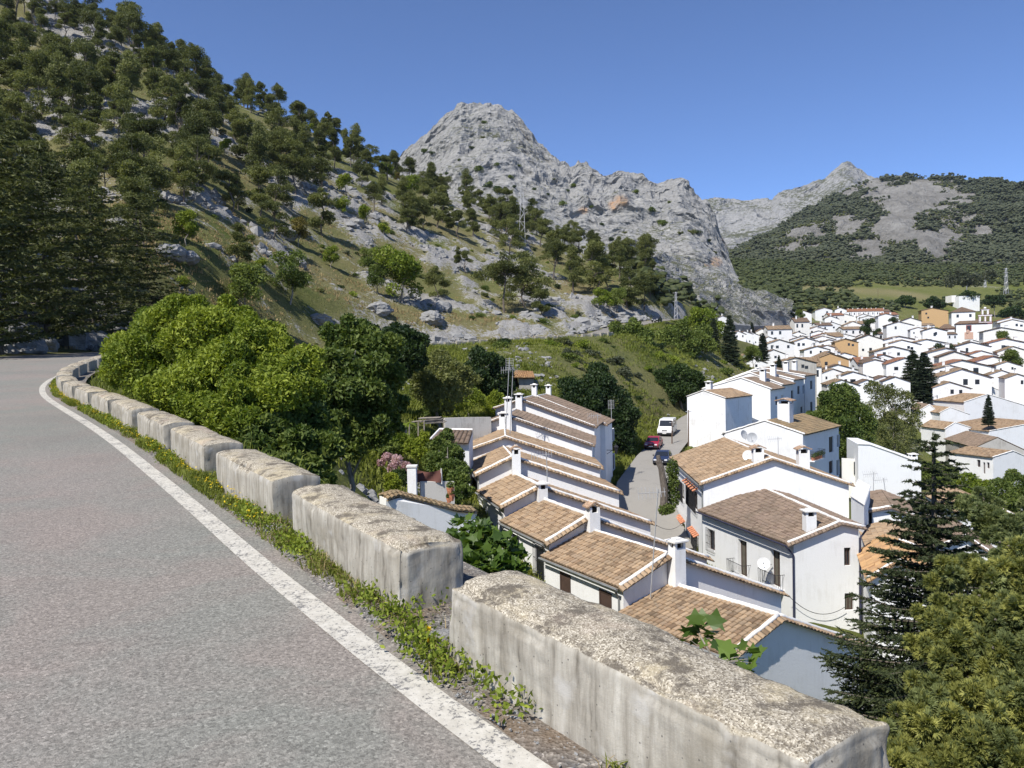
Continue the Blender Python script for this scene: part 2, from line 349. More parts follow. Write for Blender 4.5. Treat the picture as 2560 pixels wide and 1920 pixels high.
_n = len(_A); _D = ((_A[:, None] - _A[None]) ** 2).sum(-1); _K = _tps(_D) + np.eye(_n) * 0.02
_Pm = np.concatenate([np.ones((_n, 1)), _A], 1)
_sol = np.linalg.solve(np.block([[_K, _Pm], [_Pm.T, np.zeros((3, 3))]]), np.concatenate([_T, np.zeros(3)]))
def G(X, Y):
    X = np.asarray(X, float).ravel(); Y = np.asarray(Y, float).ravel(); Yc = np.clip(Y, 14, 900)
    u = np.clip(X / np.maximum(Y, 3), -1.35, 1.35); a = np.stack([u * F / 250, np.log(Yc) * 1.7], 1); out = np.empty(len(X))
    for i in range(0, len(X), 20000):
        s = slice(i, i + 20000); D = ((a[s][:, None] - _A[None]) ** 2).sum(-1)
        out[s] = _tps(D) @ _sol[:_n] + _sol[_n] + a[s] @ _sol[_n + 1:]
    return out * Yc
# ------------------------------------------------------------------ the road
ZK = ([-20, 0, 9, 20, 28, 38, 60, 95, 120, 147, 185, 235, 300, 340], [-2.47, -1.57, -1.165, -.61, -.07, .65, 1.5, 2.1, 2.65, 4.9, 9.1, 13, 19, 23])
# the far stretch follows the land
_fy = np.array([205, 235, 265, 300, 340.]); _fx = np.interp(_fy, [185, 235, 300, 340], [34, 65, 106, 130]); _fz = G(_fx, _fy) + 0.4
ZK = (ZK[0][:10] + list(_fy), ZK[1][:10] + list(_fz))
def zr(Y): return np.interp(Y, *ZK)
blocks_near = []
_k = [(4.4, -3.0), (3.0, -1.05), (2.18, 0.12), (0.78, 2.05), (-.33, 3.57)]
pos = np.array([-.65, 4.17]); GAP = .52
for k, h in zip(range(2, 17), [33, 34, 34, 35, 36, 36.5, 36.5, 35.5, 33, 29, 25, 22, 20, 19, 17]):
    a = radians(h); d_ = np.array([-sin(a), cos(a)]); e = pos + d_ * 1.9
    blocks_near.append((pos.copy(), e.copy())); _k += [tuple(pos), tuple(e)]; pos = e + d_ * GAP
b1a, b1b = np.array([0.78, 2.05]), np.array([-.33, 3.57])
b0a, b0b = np.array([2.28, -.02]), np.array([1.16, 1.53])
blocks_near = [(b0a, b0b), (b1a, b1b)] + blocks_near
_far = [(-22.6, 50), (-23.6, 64), (-21.5, 85), (-17, 105), (-12.7, 119), (3, 133), (20, 147), (34, 185), (65, 235), (106, 300), (130, 340)]
def resample(pts, step):
    pts = np.array(pts, float); out = []
    for i in range(len(pts) - 1):
        p0 = pts[max(i - 1, 0)]; p1 = pts[i]; p2 = pts[i + 1]; p3 = pts[min(i + 2, len(pts) - 1)]
        n = max(2, int(np.linalg.norm(p2 - p1) / 0.4))
        for q in np.linspace(0, 1, n, endpoint=False):
            out.append(0.5 * (2 * p1 + (p2 - p0) * q + (2 * p0 - 5 * p1 + 4 * p2 - p3) * q * q + (3 * p1 - p0 - 3 * p2 + p3) * q ** 3))
    out.append(pts[-1]); out = np.array(out); s = np.concatenate([[0], np.cumsum(np.linalg.norm(np.diff(out, axis=0), axis=1))])
    t = np.arange(0, s[-1], step); return np.stack([np.interp(t, s, out[:, 0]), np.interp(t, s, out[:, 1])], 1)
_kk = [_k[0], _k[1]] + [tuple((b0a + b0b) / 2)] + [tuple((a + b) / 2) for a, b in blocks_near[1:]] + _far
PATH = resample(_kk, 0.6)
TAN = np.gradient(PATH, axis=0); TAN /= np.linalg.norm(TAN, axis=1)[:, None]
_ker = np.ones(7) / 7
for c in (0, 1): TAN[3:-3, c] = np.convolve(TAN[:, c], _ker, 'valid')
TAN /= np.linalg.norm(TAN, axis=1)[:, None]
LEFT = np.stack([-TAN[:, 1], TAN[:, 0]], 1)
def road_z(yv, yp):
    w = 1 - sstep(24, 40, yp); return zr(yp * (1 - w) + yv * w)
def ribbon(o0, o1, dz, n=1, sl=slice(None)):
    """offsets to the left of the kerb line"""
    o = np.linspace(o0, o1, n + 1); p = PATH[sl]; l = LEFT[sl]
    v = p[:, None, :] + l[:, None, :] * o[None, :, None]
    z = road_z(v[..., 1], p[:, None, 1]) + dz
    V = np.concatenate([v, z[..., None]], 2).reshape(-1, 3); k = n + 1
    i = np.arange(len(p) - 1)[:, None] * k + np.arange(n)[None, :]
    return V, [np.stack([i, i + 1, i + 1 + k, i + k], -1).reshape(-1, 4)]
ROADW = 6.3
V, Fc = ribbon(0.16, ROADW + 1.4, 0.0, 4); single('road', np_mesh('road', V, Fc, [MAT['asphalt']]), None, kind='structure')
V, Fc = ribbon(0.0, 0.15, 0.004, 1, slice(0, int(46 / .6)))
_s = np.repeat(np.arange(len(V) // 2), 2); _o = 0.03 + 0.26 * sstep(6, 18, _s); _l = np.repeat(LEFT[:len(V) // 2], 2, 0); V[:, :2] += _l * _o[:, None]; V[:, 2] = road_z(V[:, 1], np.repeat(PATH[:len(V) // 2, 1], 2)) + 0.004; single('road_marking', np_mesh('road_marking', V, Fc, [MAT['line']]), None, kind='structure')
# ragged gravel verge between the tarmac edge and the blocks
o = 1.2; n = 24; sl = slice(0, 110)
V, Fc = ribbon(-0.75, 0.27, 0.0, n, sl); V = V.copy()
tt = np.tile(np.linspace(0, 1, n + 1), len(PATH[sl]))
V[:, 2] += 0.02 * fbm(V[:, 0] * 6, V[:, 1] * 6, o=3) + np.where(tt > 0.85, -0.03 * (tt - 0.85) / 0.15 + 0.004, 0.02)
single('gravel_verge', np_mesh('gravel_verge', V, Fc, [MAT['gravel']], smooth=True), None, kind='structure')

# ------------------------------------------------------------------ guard blocks
def block_mesh(name, L, Wd, H, seed, res):
    h = np.array([L, Wd, H]) / 2; r = 0.026; vs = []; fs = []; o = 0
    for ax in range(3):
        for sgn in (-1, 1):
            u, w = [(1, 2), (2, 0), (0, 1)][ax]
            nu = max(3, int(2 * h[u] / res)); nw = max(3, int(2 * h[w] / res))
            a, b = np.meshgrid(np.linspace(-h[u], h[u], nu), np.linspace(-h[w], h[w], nw), indexing='ij')
            q = np.zeros((nu * nw, 3)); q[:, ax] = sgn * h[ax]; q[:, u] = a.ravel(); q[:, w] = b.ravel(); vs.append(q)
            i = (np.arange(nu - 1)[:, None] * nw + np.arange(nw - 1)[None, :]).ravel() + o
            f = np.stack([i, i + nw, i + nw + 1, i + 1], 1); fs.append(f if sgn > 0 else f[:, ::-1]); o += nu * nw
    q = np.concatenate(vs); inn = np.clip(q, -h + r, h - r); d = q - inn; p = inn + d / (np.linalg.norm(d, axis=1)[:, None] + 1e-9) * r
    s = seed * 7.7; nrm = d / (np.linalg.norm(d, axis=1)[:, None] + 1e-9)
    amp = 0.014 * fbm(p[:, 0] * 3 + s, p[:, 1] * 3, p[:, 2] * 3, 3) + 0.006 * fbm(p[:, 0] * 22 + s, p[:, 1] * 22, p[:, 2] * 22, 3)
    edge = (np.abs(q) > h - 0.05).sum(1) >= 2
    chip = np.clip(fbm(p[:, 0] * 2.6 + s, p[:, 1] * 2.6 + 3, p[:, 2] * 2.6, 3) - 0.05, 0, 1)
    amp -= np.where(edge & (q[:, 2] > 0), 0.075 * chip, 0)
    p = p + nrm * amp[:, None]
    p[:, 2] += H / 2 - 0.25 + 0.014 * vnoise(p[:, 0] * 1.5 + s, p[:, 1] * 2) + 0.03 * (1 - (p[:, 1] / h[1]) ** 2) * (p[:, 2] > 0)
    return np_mesh(name, p, fs, [MAT['concrete']], smooth=True)
ords = ['nearest', 'second', 'third', 'fourth', 'fifth', 'sixth', 'seventh', 'eighth', 'ninth', 'tenth', 'eleventh', 'twelfth', 'thirteenth', 'fourteenth', 'fifteenth', 'sixteenth', 'seventeenth', 'eighteenth', 'nineteenth', 'twentieth', 'twenty-first', 'twenty-second']
shared = None
for i, (a, b) in enumerate(blocks_near[1:]):
    c = (a + b) / 2; d = b - a; L = np.linalg.norm(d); d /= L; rgt = np.array([d[1], -d[0]]); c = c + rgt * 0.21
    if i < 6: me = block_mesh('guard_block', L, 0.42, 0.62, i + 1, 0.012 if i == 0 else 0.016 if i < 2 else 0.03)
    else:
        shared = shared or block_mesh('guard_block', 1.9, 0.42, 0.62, 11, 0.04); me = shared
    ob = link('guard_block', me, None, (c[0], c[1], float(zr(c[1])) + (0.0 if i else 0.0)), math.atan2(d[1], d[0]))
    slope = float(zr(c[1] + d[1]) - zr(c[1] - d[1])) / 2
    ob.rotation_euler = (0, -math.atan(slope), math.atan2(d[1], d[0]))
    lab = ('long weathered concrete guard block filling the bottom edge, yellow lichen on its top' if i == 0 else
           'weathered concrete guard block, %s from the camera along the road' % ords[i])
    if i in (1, 2): lab = ['', 'weathered concrete guard block with a dark stained end, directly behind the nearest one', 'pale grey concrete guard block, third from the camera along the road'][i]
    if i >= 11: lab = 'shaded concrete guard block at the bend, %s from the camera along the road' % ords[i]
    props(ob, lab, 'guard block', 'concrete guard blocks beside the near road')
farm = block_mesh('guard_block', 1.95, 0.45, 0.85, 23, 0.08)
sarc = np.concatenate([[0], np.cumsum(np.linalg.norm(np.diff(PATH, axis=0), axis=1))])
i0 = int(np.argmin(np.abs(PATH[:, 0] + 12.7) + np.abs(PATH[:, 1] - 119))); s_ = sarc[i0] - 1; k = 0
while k < 18:
    j = int(np.argmin(np.abs(sarc - s_))); p = PATH[j]; d = TAN[j]
    ob = link('guard_block', farm, None, (p[0], p[1], float(zr(p[1]))), math.atan2(d[1], d[0]))
    props(ob, 'small grey guard block edging the far road, %s from the left end of its line' % (['first'] + ords[1:])[k], 'guard block', 'guard blocks edging the far road above the field')
    s_ += 2.45; k += 1

STREET = [(60, (600, 545), (694, 562)), (69, (611, 503), (676, 507)), (77, (617, 481), (673, 482)), (89, (637, 454), (678, 456)), (103, (660, 433), (694, 435)), (119, (680, 417), (713, 418)), (135, (702, 406), (728, 407))]
_SL = np.array([P(*l, d) for d, l, r in STREET]); _SR = np.array([P(*r, d) for d, l, r in STREET]); _SZ = (_SL[:, 2] + _SR[:, 2]) / 2; _SZ[:2] = [-14.9, -13.6]
PC = PATH[::2]; PT = TAN[::2]
def road_rel(X, Y):
    """signed distance to the kerb line (right positive) and road height there"""
    X = np.asarray(X, float).ravel(); Y = np.asarray(Y, float).ravel(); sdv = np.full(len(X), 99.0); zz = np.zeros(len(X))
    for i in range(0, len(X), 8000):
        s = slice(i, i + 8000); dx = X[s][:, None] - PC[None, :, 0]; dy = Y[s][:, None] - PC[None, :, 1]; q = dx * dx + dy * dy
        j = q.argmin(1); r = np.arange(len(j)); sg = dx[r, j] * PT[j, 1] - dy[r, j] * PT[j, 0]
        sdv[s] = np.sqrt(q[r, j]) * np.sign(sg); zz[s] = road_z(Y[s], PC[j, 1])
    return sdv, zz
def ground(X, Y):
    sh = np.shape(X); g = G(X, Y); sdv, z = road_rel(X, Y); Yf = np.asarray(Y, float).ravel()
    g = np.where((Yf < 300) & (sdv > 0) & (sdv < 60) & (Yf > 40), np.minimum(g, z - 0.1 - 0.02 * sdv), g)
    bank = z - 0.07 - 0.85 * np.maximum(0, sdv - 0.75)
    near = (sdv > 0) & (Yf < 46)
    r = np.where(near, np.maximum(g, bank), g)
    r = np.where((sdv > 0) & ~near, np.where(sdv < 7, (z - 0.07) * (1 - sstep(0.6, 7, sdv)) + g * sstep(0.6, 7, sdv), g), r)
    w = sstep(ROADW + 1.4, ROADW + np.interp(Yf, [30, 50, 105, 125], [7, 15, 16, 12]), -sdv)
    gl = np.maximum(g, z + 0.0)
    zb = z - 0.07 + 0.10 * sstep(ROADW + 1.25, ROADW + 1.9, -sdv); r = np.where(sdv <= 0, zb * (1 - w) + np.maximum(gl, zb) * w, r)
    r = np.where((sdv <= 0.9) & (sdv > -ROADW - 1.2), z - 0.07, r)
    Xf = np.asarray(X, float).ravel(); xl = np.interp(Yf, _SL[:, 1], _SL[:, 0]); xr = np.interp(Yf, _SR[:, 1], _SR[:, 0]); zs = np.interp(Yf, _SL[:, 1], _SZ)
    dst = np.maximum(np.maximum(xl - Xf, Xf - xr), np.maximum(60 - Yf, Yf - 135) * .6); k = 1 - sstep(0.3, 4.5, dst); r = r * (1 - k) + (zs - 0.4) * k
    return r.reshape(sh)
def gz(x, y): return float(ground(np.array([x]), np.array([y]))[0])
def hit(x, y, d0=8, d1=900):
    """where the bearing through a picture point meets the ground"""
    R = ray(x, y); d = np.exp(np.linspace(math.log(d0), math.log(d1), 900)); g = ground(R[0] * d, d)
    k = np.nonzero(R[2] * d < g)[0]
    if len(k) == 0: return None
    dd = d[k[0]]; return R * dd

xs = np.concatenate([np.arange(-800, -30, 14), np.arange(-30, 1056, 2.6), np.arange(1056, 1560, 14)])
ds = np.exp(np.arange(math.log(1.6), math.log(900), 0.0125))
U = (xs - 512) / F; XX = U[None, :] * ds[:, None]; YY = np.repeat(ds[:, None], len(xs), 1)
sdv, zz = road_rel(XX, YY); sdv = sdv.reshape(XX.shape); ZZ = ground(XX, YY)
uu = np.repeat(xs[None, :], len(ds), 0)
up_side = sstep(ROADW + 1, ROADW + 6, -sdv)
base = fbm(XX / 22, YY / 22, o=5, s=3); fine = fbm(XX / 5, YY / 5, o=4, s=9)
rock = up_side * (0.36 + 0.66 * base + 0.55 * fine)
cut = up_side * (1 - sstep(ROADW + 3, ROADW + 17, -sdv)) * sstep(108, 118, YY)
rock = np.maximum(rock, cut * (0.62 + 0.5 * fine))
rock = np.where(sdv > 0, 0.04 + 0.55 * fbm(XX / 14, YY / 14, o=4, s=21) + 0.3 * fine, rock)
rock = np.where(YY > 330, 0.1 + 0.5 * base, rock)
rock = rock + 0.55 * (1 - sstep(0.5, 1.1, np.hypot((uu - 82) / 45, (YY - 262) / 40) + 0.5 * fine))
green = np.where(sdv > 0, 1.0, 0.35)
dry = np.clip(np.where(sdv > 0, 0.10 + 0.75 * fbm(XX / 16, YY / 16, o=4, s=5) + 0.25 * (YY > 108), 0.62 + 0.8 * fbm(XX / 20, YY / 20, o=4, s=6)), 0, 1)
dry = np.where((YY > 300), np.clip(0.45 + 0.9 * fbm(XX / 60, YY / 60, o=4, s=8), 0, 1), dry)
rm = sstep(0.32, 0.7, rock)
onroad = (sdv < 1.2) & (sdv > -ROADW - 1.2)
disp = rm * (0.9 * ridged(XX / 4.5, YY / 4.5, ZZ / 4.5, 4, 31) * np.clip(YY / 60, .25, 2) + 0.35 * fine) + 0.55 * fbm(XX / 7, YY / 7, o=5, s=14) + 0.16 * fbm(XX, YY, o=3, s=15)
disp = np.where(onroad, 0, disp) * np.where(sdv > 0, sstep(1.2, 4, sdv), sstep(ROADW + 2.2, ROADW + 5, -sdv))
_d = np.maximum(np.maximum(np.interp(YY, _SL[:, 1], _SL[:, 0]) - XX, XX - np.interp(YY, _SR[:, 1], _SR[:, 0])), np.maximum(60 - YY, YY - 135) * .6); disp = disp * sstep(.3, 2, _d)
ZZ = ZZ + disp
nr, nc = XX.shape; ii = (np.arange(nr - 1)[:, None] * nc + np.arange(nc - 1)[None, :]).ravel()
me = np_mesh('terrain', np.stack([XX, YY, ZZ], -1).reshape(-1, 3), [np.stack([ii, ii + 1, ii + nc + 1, ii + nc], 1)], [MAT['ground']], smooth=True,
             attrs=dict(rock=rock.ravel(), green=green.ravel(), dry=dry.ravel()))
single('terrain', me, None, kind='structure')
# far plain so that the land closes at the horizon behind the mountains
gp = MB(); gp.quad((-9000, -9000, -60), (9000, -9000, -60), (9000, 11000, -60), (-9000, 11000, -60)); single('ground', gp, MAT['forest'], kind='structure')
# ------------------------------------------------------------------ mountains
def massif(name, crest, base, nu, nv, shape, noise_fn, mats, back=1.2, attr_fn=None):
    """crest/base: survey stations (x px, y px, distance); a solid ridge with a front flank, crest and a back flank"""
    cr = np.array(crest, float); bs = np.array(base, float)
    xs = np.linspace(cr[0, 0], cr[-1, 0], nu)
    def st(a): return np.interp(xs, a[:, 0], a[:, 1]), np.interp(xs, a[:, 0], a[:, 2])
    yc, dc = st(cr); yb, db = st(bs)
    Pc = np.array([P(x, y, d) for x, y, d in zip(xs, yc, dc)]); Pb = np.array([P(x, y, d) for x, y, d in zip(xs, yb, db)])
    v = np.linspace(0, 1, nv); vb = np.linspace(0, 1, nv // 4)[1:]
    Fr = Pb[:, None] + (Pc - Pb)[:, None] * v[None, :, None]
    Fr[..., 2] = Pb[:, None, 2] + (Pc - Pb)[:, None, 2] * shape(v)[None, :]
    dirv = (Pc - Pb); dirv[:, 2] = 0
    Bk = Pc[:, None] + dirv[:, None] * vb[None, :, None] * back
    Bk[..., 2] = Pc[:, None, 2] - (Pc[:, None, 2] + 55) * (vb ** 1.15)[None, :]
    Sk = Pb[:, None].copy(); Sk[..., 2] -= 90; Sk[..., 1] += 15
    A = np.concatenate([Sk, Fr, Bk], 1); n = A.shape[1]
    vv = np.concatenate([[0], v, 1 + vb]); vv = np.repeat(vv[None], nu, 0)
    A = noise_fn(A, vv)
    i = (np.arange(nu - 1)[:, None] * n + np.arange(n - 1)[None]).ravel()
    me = np_mesh(name, A.reshape(-1, 3), [np.stack([i, i + n, i + n + 1, i + 1], 1)], mats, smooth=False, attrs=attr_fn(A, vv, np.repeat(xs[:, None], n, 1)) if attr_fn else None)
    return me, A
def cliff_noise(sc, am):
    def f(A, v):
        X, Y, Z = A[..., 0], A[..., 1], A[..., 2]
        k = np.clip(v * 5, 0, 1)
        w = fbm(X / (sc * 1.6), Y / (sc * 1.6), Z / (sc * 1.6), 3, 4) * sc * 0.5
        big = fbm(X / sc, Y / sc, Z / sc, 5, 1) * am * 1.1
        rid = ridged((X + w) / (sc * .5), (Y) / (sc * .5), (Z * .45 + w) / (sc * .5), 5, 2, 0.55) * am * 0.55
        strat = ridged((X * .35 + Z * .9 + w) / (sc * .22), (X * .2) / sc, Z / (sc * 2), 3, 7) * am * 0.22
        dd = (big + rid + strat) * k
        nrm = A / np.linalg.norm(A, axis=-1, keepdims=True)
        B = A.copy(); B[..., 0] += fbm(X / (sc * .6), Y / (sc * .6), Z / (sc * .6), 4, 12) * am * 0.25 * k * (1 - .7 * sstep(.6, 1, v))
        B[..., 1] -= dd * 0.95; B[..., 2] += dd * 0.22 + np.where(v > 0.55, am * 0.12 * ridged(X / (sc * .16), Z / (sc * .16), Y / (sc * .16), 3, 15), 0) * k
        return B
    return f
crestA = [(380, 180, 820), (405, 158, 810), (418, 147, 800), (424, 141, 795), (437, 128, 785), (447, 118, 780), (455, 112, 775), (462, 109.5, 770), (470, 109, 770), (480, 104.5, 768), (488, 103, 765), (498, 104, 762), (507, 109, 760), (514, 115, 758), (521, 124, 755), (528, 134, 750), (535, 142, 748), (543, 149, 745), (552, 160, 740), (560, 166, 735), (565, 165, 732), (570, 172, 730), (578, 164, 726), (585, 165, 724), (592, 175, 720), (602, 178, 716), (610, 177, 712), (619, 172, 708), (628, 174, 704), (638, 182, 700), (648, 186, 696), (660, 189, 692), (668, 187, 688), (679, 189, 684), (690, 199, 680), (698, 206, 676), (705, 212, 672), (715, 226, 666), (724, 244, 660), (732, 262, 655), (740, 281, 650), (748, 300, 645), (752, 318, 640)]
baseA = [(380, 230, 560), (470, 245, 540), (560, 265, 520), (640, 288, 505), (700, 304, 495), (735, 312, 500), (752, 322, 520)]
def attrA(A, v, x):
    X, Y, Z = A[..., 0], A[..., 1], A[..., 2]
    n = fbm(X / 50, Y / 50, Z / 50, 4, 33)
    och = np.zeros_like(x)
    for cx, cy, r in [(621, 201, 9), (614, 205, 7), (728, 237, 8), (716, 262, 7), (583, 210, 5), (705, 268, 6)]:
        px, py = proj(X, Y, Z); och = np.maximum(och, 1 - sstep(0.4, 1.2, np.hypot((px - cx) / r, (py - cy) / (r * .8)) + 0.4 * n))
    return dict(ochre=och.ravel(), veg=(-0.06 + 0.35 * n + 0.25 * (1 - sstep(0.05, 0.35, v))).ravel())
me, A1 = massif('mountain', crestA, baseA, 520, 300, lambda v: v ** 0.92, cliff_noise(70, 20), [MAT['rock']], attr_fn=attrA)
single('mountain', me, None, kind='structure')
# low rocky spur at the foot of the cliff
crestS = [(610, 300, 330), (622, 268, 335), (640, 254, 340), (652, 250, 340), (668, 254, 345), (684, 258, 350), (700, 266, 352), (716, 272, 355), (735, 281, 360), (752, 290, 370), (790, 304, 390)]
baseS = [(610, 312, 280), (650, 310, 270), (700, 322, 275), (752, 326, 300), (790, 326, 330)]
me, A2 = massif('rocky_spur', crestS, baseS, 200, 90, lambda v: v ** 0.8, cliff_noise(26, 8), [MAT['rock']], attr_fn=lambda A, v, x: dict(ochre=np.zeros(x.size), veg=(0.12 + 0.3 * fbm(A[..., 0] / 20, A[..., 1] / 20, A[..., 2] / 20, 4, 3)).ravel()))
single('rocky_spur', me, None, kind='structure')
# distant bare peak
crestF = [(660, 235, 2500), (700, 205, 2500), (713, 200, 2480), (722, 198, 2470), (740, 201, 2450), (770, 203, 2430), (778, 194, 2420), (800, 190, 2410), (818, 184, 2400), (830, 175, 2390), (838, 167, 2380), (845, 164.5, 2380), (853, 166, 2380), (862, 172, 2370), (872, 178, 2360), (890, 186, 2350), (930, 192, 2340), (980, 205, 2330)]
baseF = [(660, 275, 1900), (760, 275, 1850), (850, 270, 1850), (980, 270, 1850)]
me, A3 = massif('mountain', crestF, baseF, 320, 160, lambda v: v ** 1.0, cliff_noise(190, 44), [MAT['farrock']], attr_fn=lambda A, v, x: dict(ochre=np.zeros(x.size), veg=(0.02 + 0.3 * fbm(A[..., 0] / 150, A[..., 1] / 150, A[..., 2] / 150, 4, 3)).ravel()))
single('mountain', me, None, kind='structure')
# wooded mountain on the right
crestW = [(700, 282, 1150), (730, 255, 1250), (760, 240, 1330), (790, 222, 1400), (820, 204, 1450), (845, 192, 1470), (868, 181, 1480), (885, 177, 1480), (905, 175, 1470), (925, 179, 1460), (945, 181, 1450), (960, 186, 1440), (985, 186, 1430), (1000, 190, 1420), (1024, 186, 1410), (1060, 190, 1400), (1150, 200, 1400), (1300, 240, 1350)]
baseW = [(700, 283, 880), (800, 280, 880), (900, 279, 880), (1024, 279, 880), (1300, 281, 880)]
def noiseW(A, v):
    X, Y, Z = A[..., 0], A[..., 1], A[..., 2]; k = np.clip(v * 4, 0, 1) * np.clip((1.15 - v) * 6, 0.35, 1)
    r = ridged(X / 330 + 0.2 * fbm(X / 200, Y / 200, o=3, s=2), Y / 700, None, 4, 5, 0.5)
    B = A.copy(); dd = (r * 46 + fbm(X / 90, Y / 90, Z / 90, 5, 8) * 26) * k; B[..., 2] += dd * 0.55 * np.clip((1 - v) * 3, 0.15, 1); B[..., 1] -= dd
    B[..., 2] += 7 * ridged(X / 45, Y / 45, Z / 45, 4, 19) * k; return B
VEGW = {}
def attrW(A, v, x):
    X, Y, Z = A[..., 0], A[..., 1], A[..., 2]; px, py = proj(X, Y, Z)
    n = fbm(X / 120, Y / 120, Z / 120, 5, 44); n2 = fbm(X / 40, Y / 40, Z / 40, 4, 45)
    veg = 0.60 + 0.5 * n + 0.45 * n2
    def sub(cx, cy, rx, ry, a): return -a * .8 * (1 - sstep(0.35, 1.25, np.hypot((px - cx) / rx, (py - cy) / ry) + 0.7 * n2 + .3 * n))
    for q in [(893, 192, 45, 18, .75), (918, 200, 26, 22, .8), (870, 252, 24, 14, .9), (905, 222, 24, 22, .6), (890, 235, 18, 26, .55), (945, 188, 30, 12, .5), (930, 243, 36, 16, .55), (809, 274, 16, 6, .9), (861, 272, 10, 5, .9), (908, 271, 14, 6, .8), (985, 233, 13, 8, .8), (760, 267, 12, 5, .8), (800, 215, 30, 30, .25), (845, 225, 16, 14, .45), (860, 185, 40, 12, .8), (950, 220, 22, 18, .35), (1020, 200, 20, 12, .2), (970, 195, 25, 10, .35)]: veg = veg + sub(*q)
    veg = np.where(v > 1, 0.4, veg); VEGW['A'] = A; VEGW['veg'] = veg; VEGW['v'] = v
    return dict(veg=veg.ravel())
me, A4 = massif('wooded_mountain', crestW, baseW, 420, 200, lambda v: v ** 0.95, noiseW, [MAT['forest']], attr_fn=attrW)
single('mountain', me, None, kind='structure')
# ------------------------------------------------------------------ foliage
def M_leaf(name, dark, light, trans=0.3, rough=0.6, spec=0.25, hue=0.42):
    t = NT(name); a = t.attr('tint'); r = t.n('ObjectInfo').outputs['Random']
    f = t.math('ADD', a, t.math('MULTIPLY', t.math('SUBTRACT', r, 0.5), hue), True)
    col = t.mix(f, dark, light)
    tc = t.mix(1.0, col, (1.25, 1.3, 0.6), 'MULTIPLY')
    return t.fin(col, rough, None, spec, 0, trans, tc)
def M_bark(name, c0, c1):
    t = NT(name); p = t.obj(); n = t.noise(t.scalev(p, (9, 9, 2.5)), 1.5, 5, 0.7)
    return t.fin(t.ramp(n, [(0.3, c0), (0.7, c1)]), 0.95, t.bump(n, 0.6, 0.03), 0.1)
MAT['bark'] = M_bark('bark', (0.06, 0.05, 0.04), (0.20, 0.17, 0.14)); MAT['bark_grey'] = M_bark('grey_bark', (0.14, 0.125, 0.105), (0.33, 0.30, 0.26))
LF = dict(pine=M_leaf('pine_needles', (0.046, 0.060, 0.018), (0.185, 0.198, 0.062)), pine2=M_leaf('pine_needles_light', (0.062, 0.078, 0.024), (0.23, 0.24, 0.075)),
    bright=M_leaf('spring_leaves', (0.085, 0.130, 0.013), (0.300, 0.345, 0.042)), lime=M_leaf('lime_leaves', (0.12, 0.17, 0.015), (0.30, 0.33, 0.035)),
    mid=M_leaf('leaves', (0.055, 0.090, 0.018), (0.205, 0.245, 0.055)), olive=M_leaf('bronze_leaves', (0.075, 0.065, 0.016), (0.20, 0.17, 0.04)),
    dark=M_leaf('dark_leaves', (0.014, 0.032, 0.010), (0.060, 0.098, 0.020), spec=0.35), grey=M_leaf('grey_green_leaves', (0.05, 0.06, 0.035), (0.15, 0.165, 0.10)),
    conifer=M_leaf('conifer_needles', (0.014, 0.026, 0.015), (0.060, 0.080, 0.040), 0.15), cedar=M_leaf('cedar_needles', (0.030, 0.042, 0.014), (0.145, 0.155, 0.048), 0.25),
    spruce=M_leaf('spruce_needles', (0.028, 0.042, 0.018), (0.14, 0.16, 0.062), 0.25), cyp=M_leaf('cypress_sprays', (0.095, 0.118, 0.032), (0.42, 0.41, 0.115), 0.35), cyp2=M_leaf('cypress_sprays_grey', (0.075, 0.10, 0.040), (0.28, 0.31, 0.115), 0.35),
    blossom=M_leaf('pink_blossom', (0.30, 0.14, 0.17), (0.82, 0.64, 0.66), 0.3), yellow=M_leaf('yellow_petals', (0.60, 0.42, 0.01), (0.85, 0.66, 0.03), 0.2), grassm=M_leaf('grass_blades', (0.07, 0.10, 0.015), (0.24, 0.26, 0.05), 0.35), straw=M_leaf('dry_stalks', (0.22, 0.15, 0.07), (0.42, 0.33, 0.17), 0.2), lilac=M_leaf('lilac_petals', (0.25, 0.12, 0.28), (0.45, 0.28, 0.48), 0.2))
def unit(v): return v / (np.linalg.norm(v, axis=-1, keepdims=True) + 1e-9)
def rdir(n): return unit(rng.normal(size=(n, 3)))
def leaf_quads(c, ax, wd, ln, w):
    """diamond leaves: centre, long axis, width axis, length, width"""
    l = np.asarray(ln)[:, None] / 2 * ax; b = np.asarray(w)[:, None] / 2 * wd
    v = np.stack([c - l, c + b - l * 0.1, c + l, c - b - l * 0.1], 1).reshape(-1, 3)
    return v, np.arange(len(c) * 4).reshape(-1, 4)
def crown_points(blobs, n, inner=0.45, up=0.0):
    b = np.array(blobs, float); r = b[:, 3:6]; wgt = (r[:, 0] * r[:, 1] + r[:, 0] * r[:, 2]); k = rng.choice(len(b), n, p=wgt / wgt.sum())
    d = rdir(n); d[:, 2] += up * np.abs(rng.normal(size=n)); d = unit(d); q = rng.uniform(inner ** 2, 1, n) ** 0.5
    lump = 1 + 0.22 * fbm(d[:, 0] * 2.3 + k * 3.1, d[:, 1] * 2.3, d[:, 2] * 2.3, 3, 6)
    return b[k, :3] + d * r[k] * (q * lump)[:, None], d, k
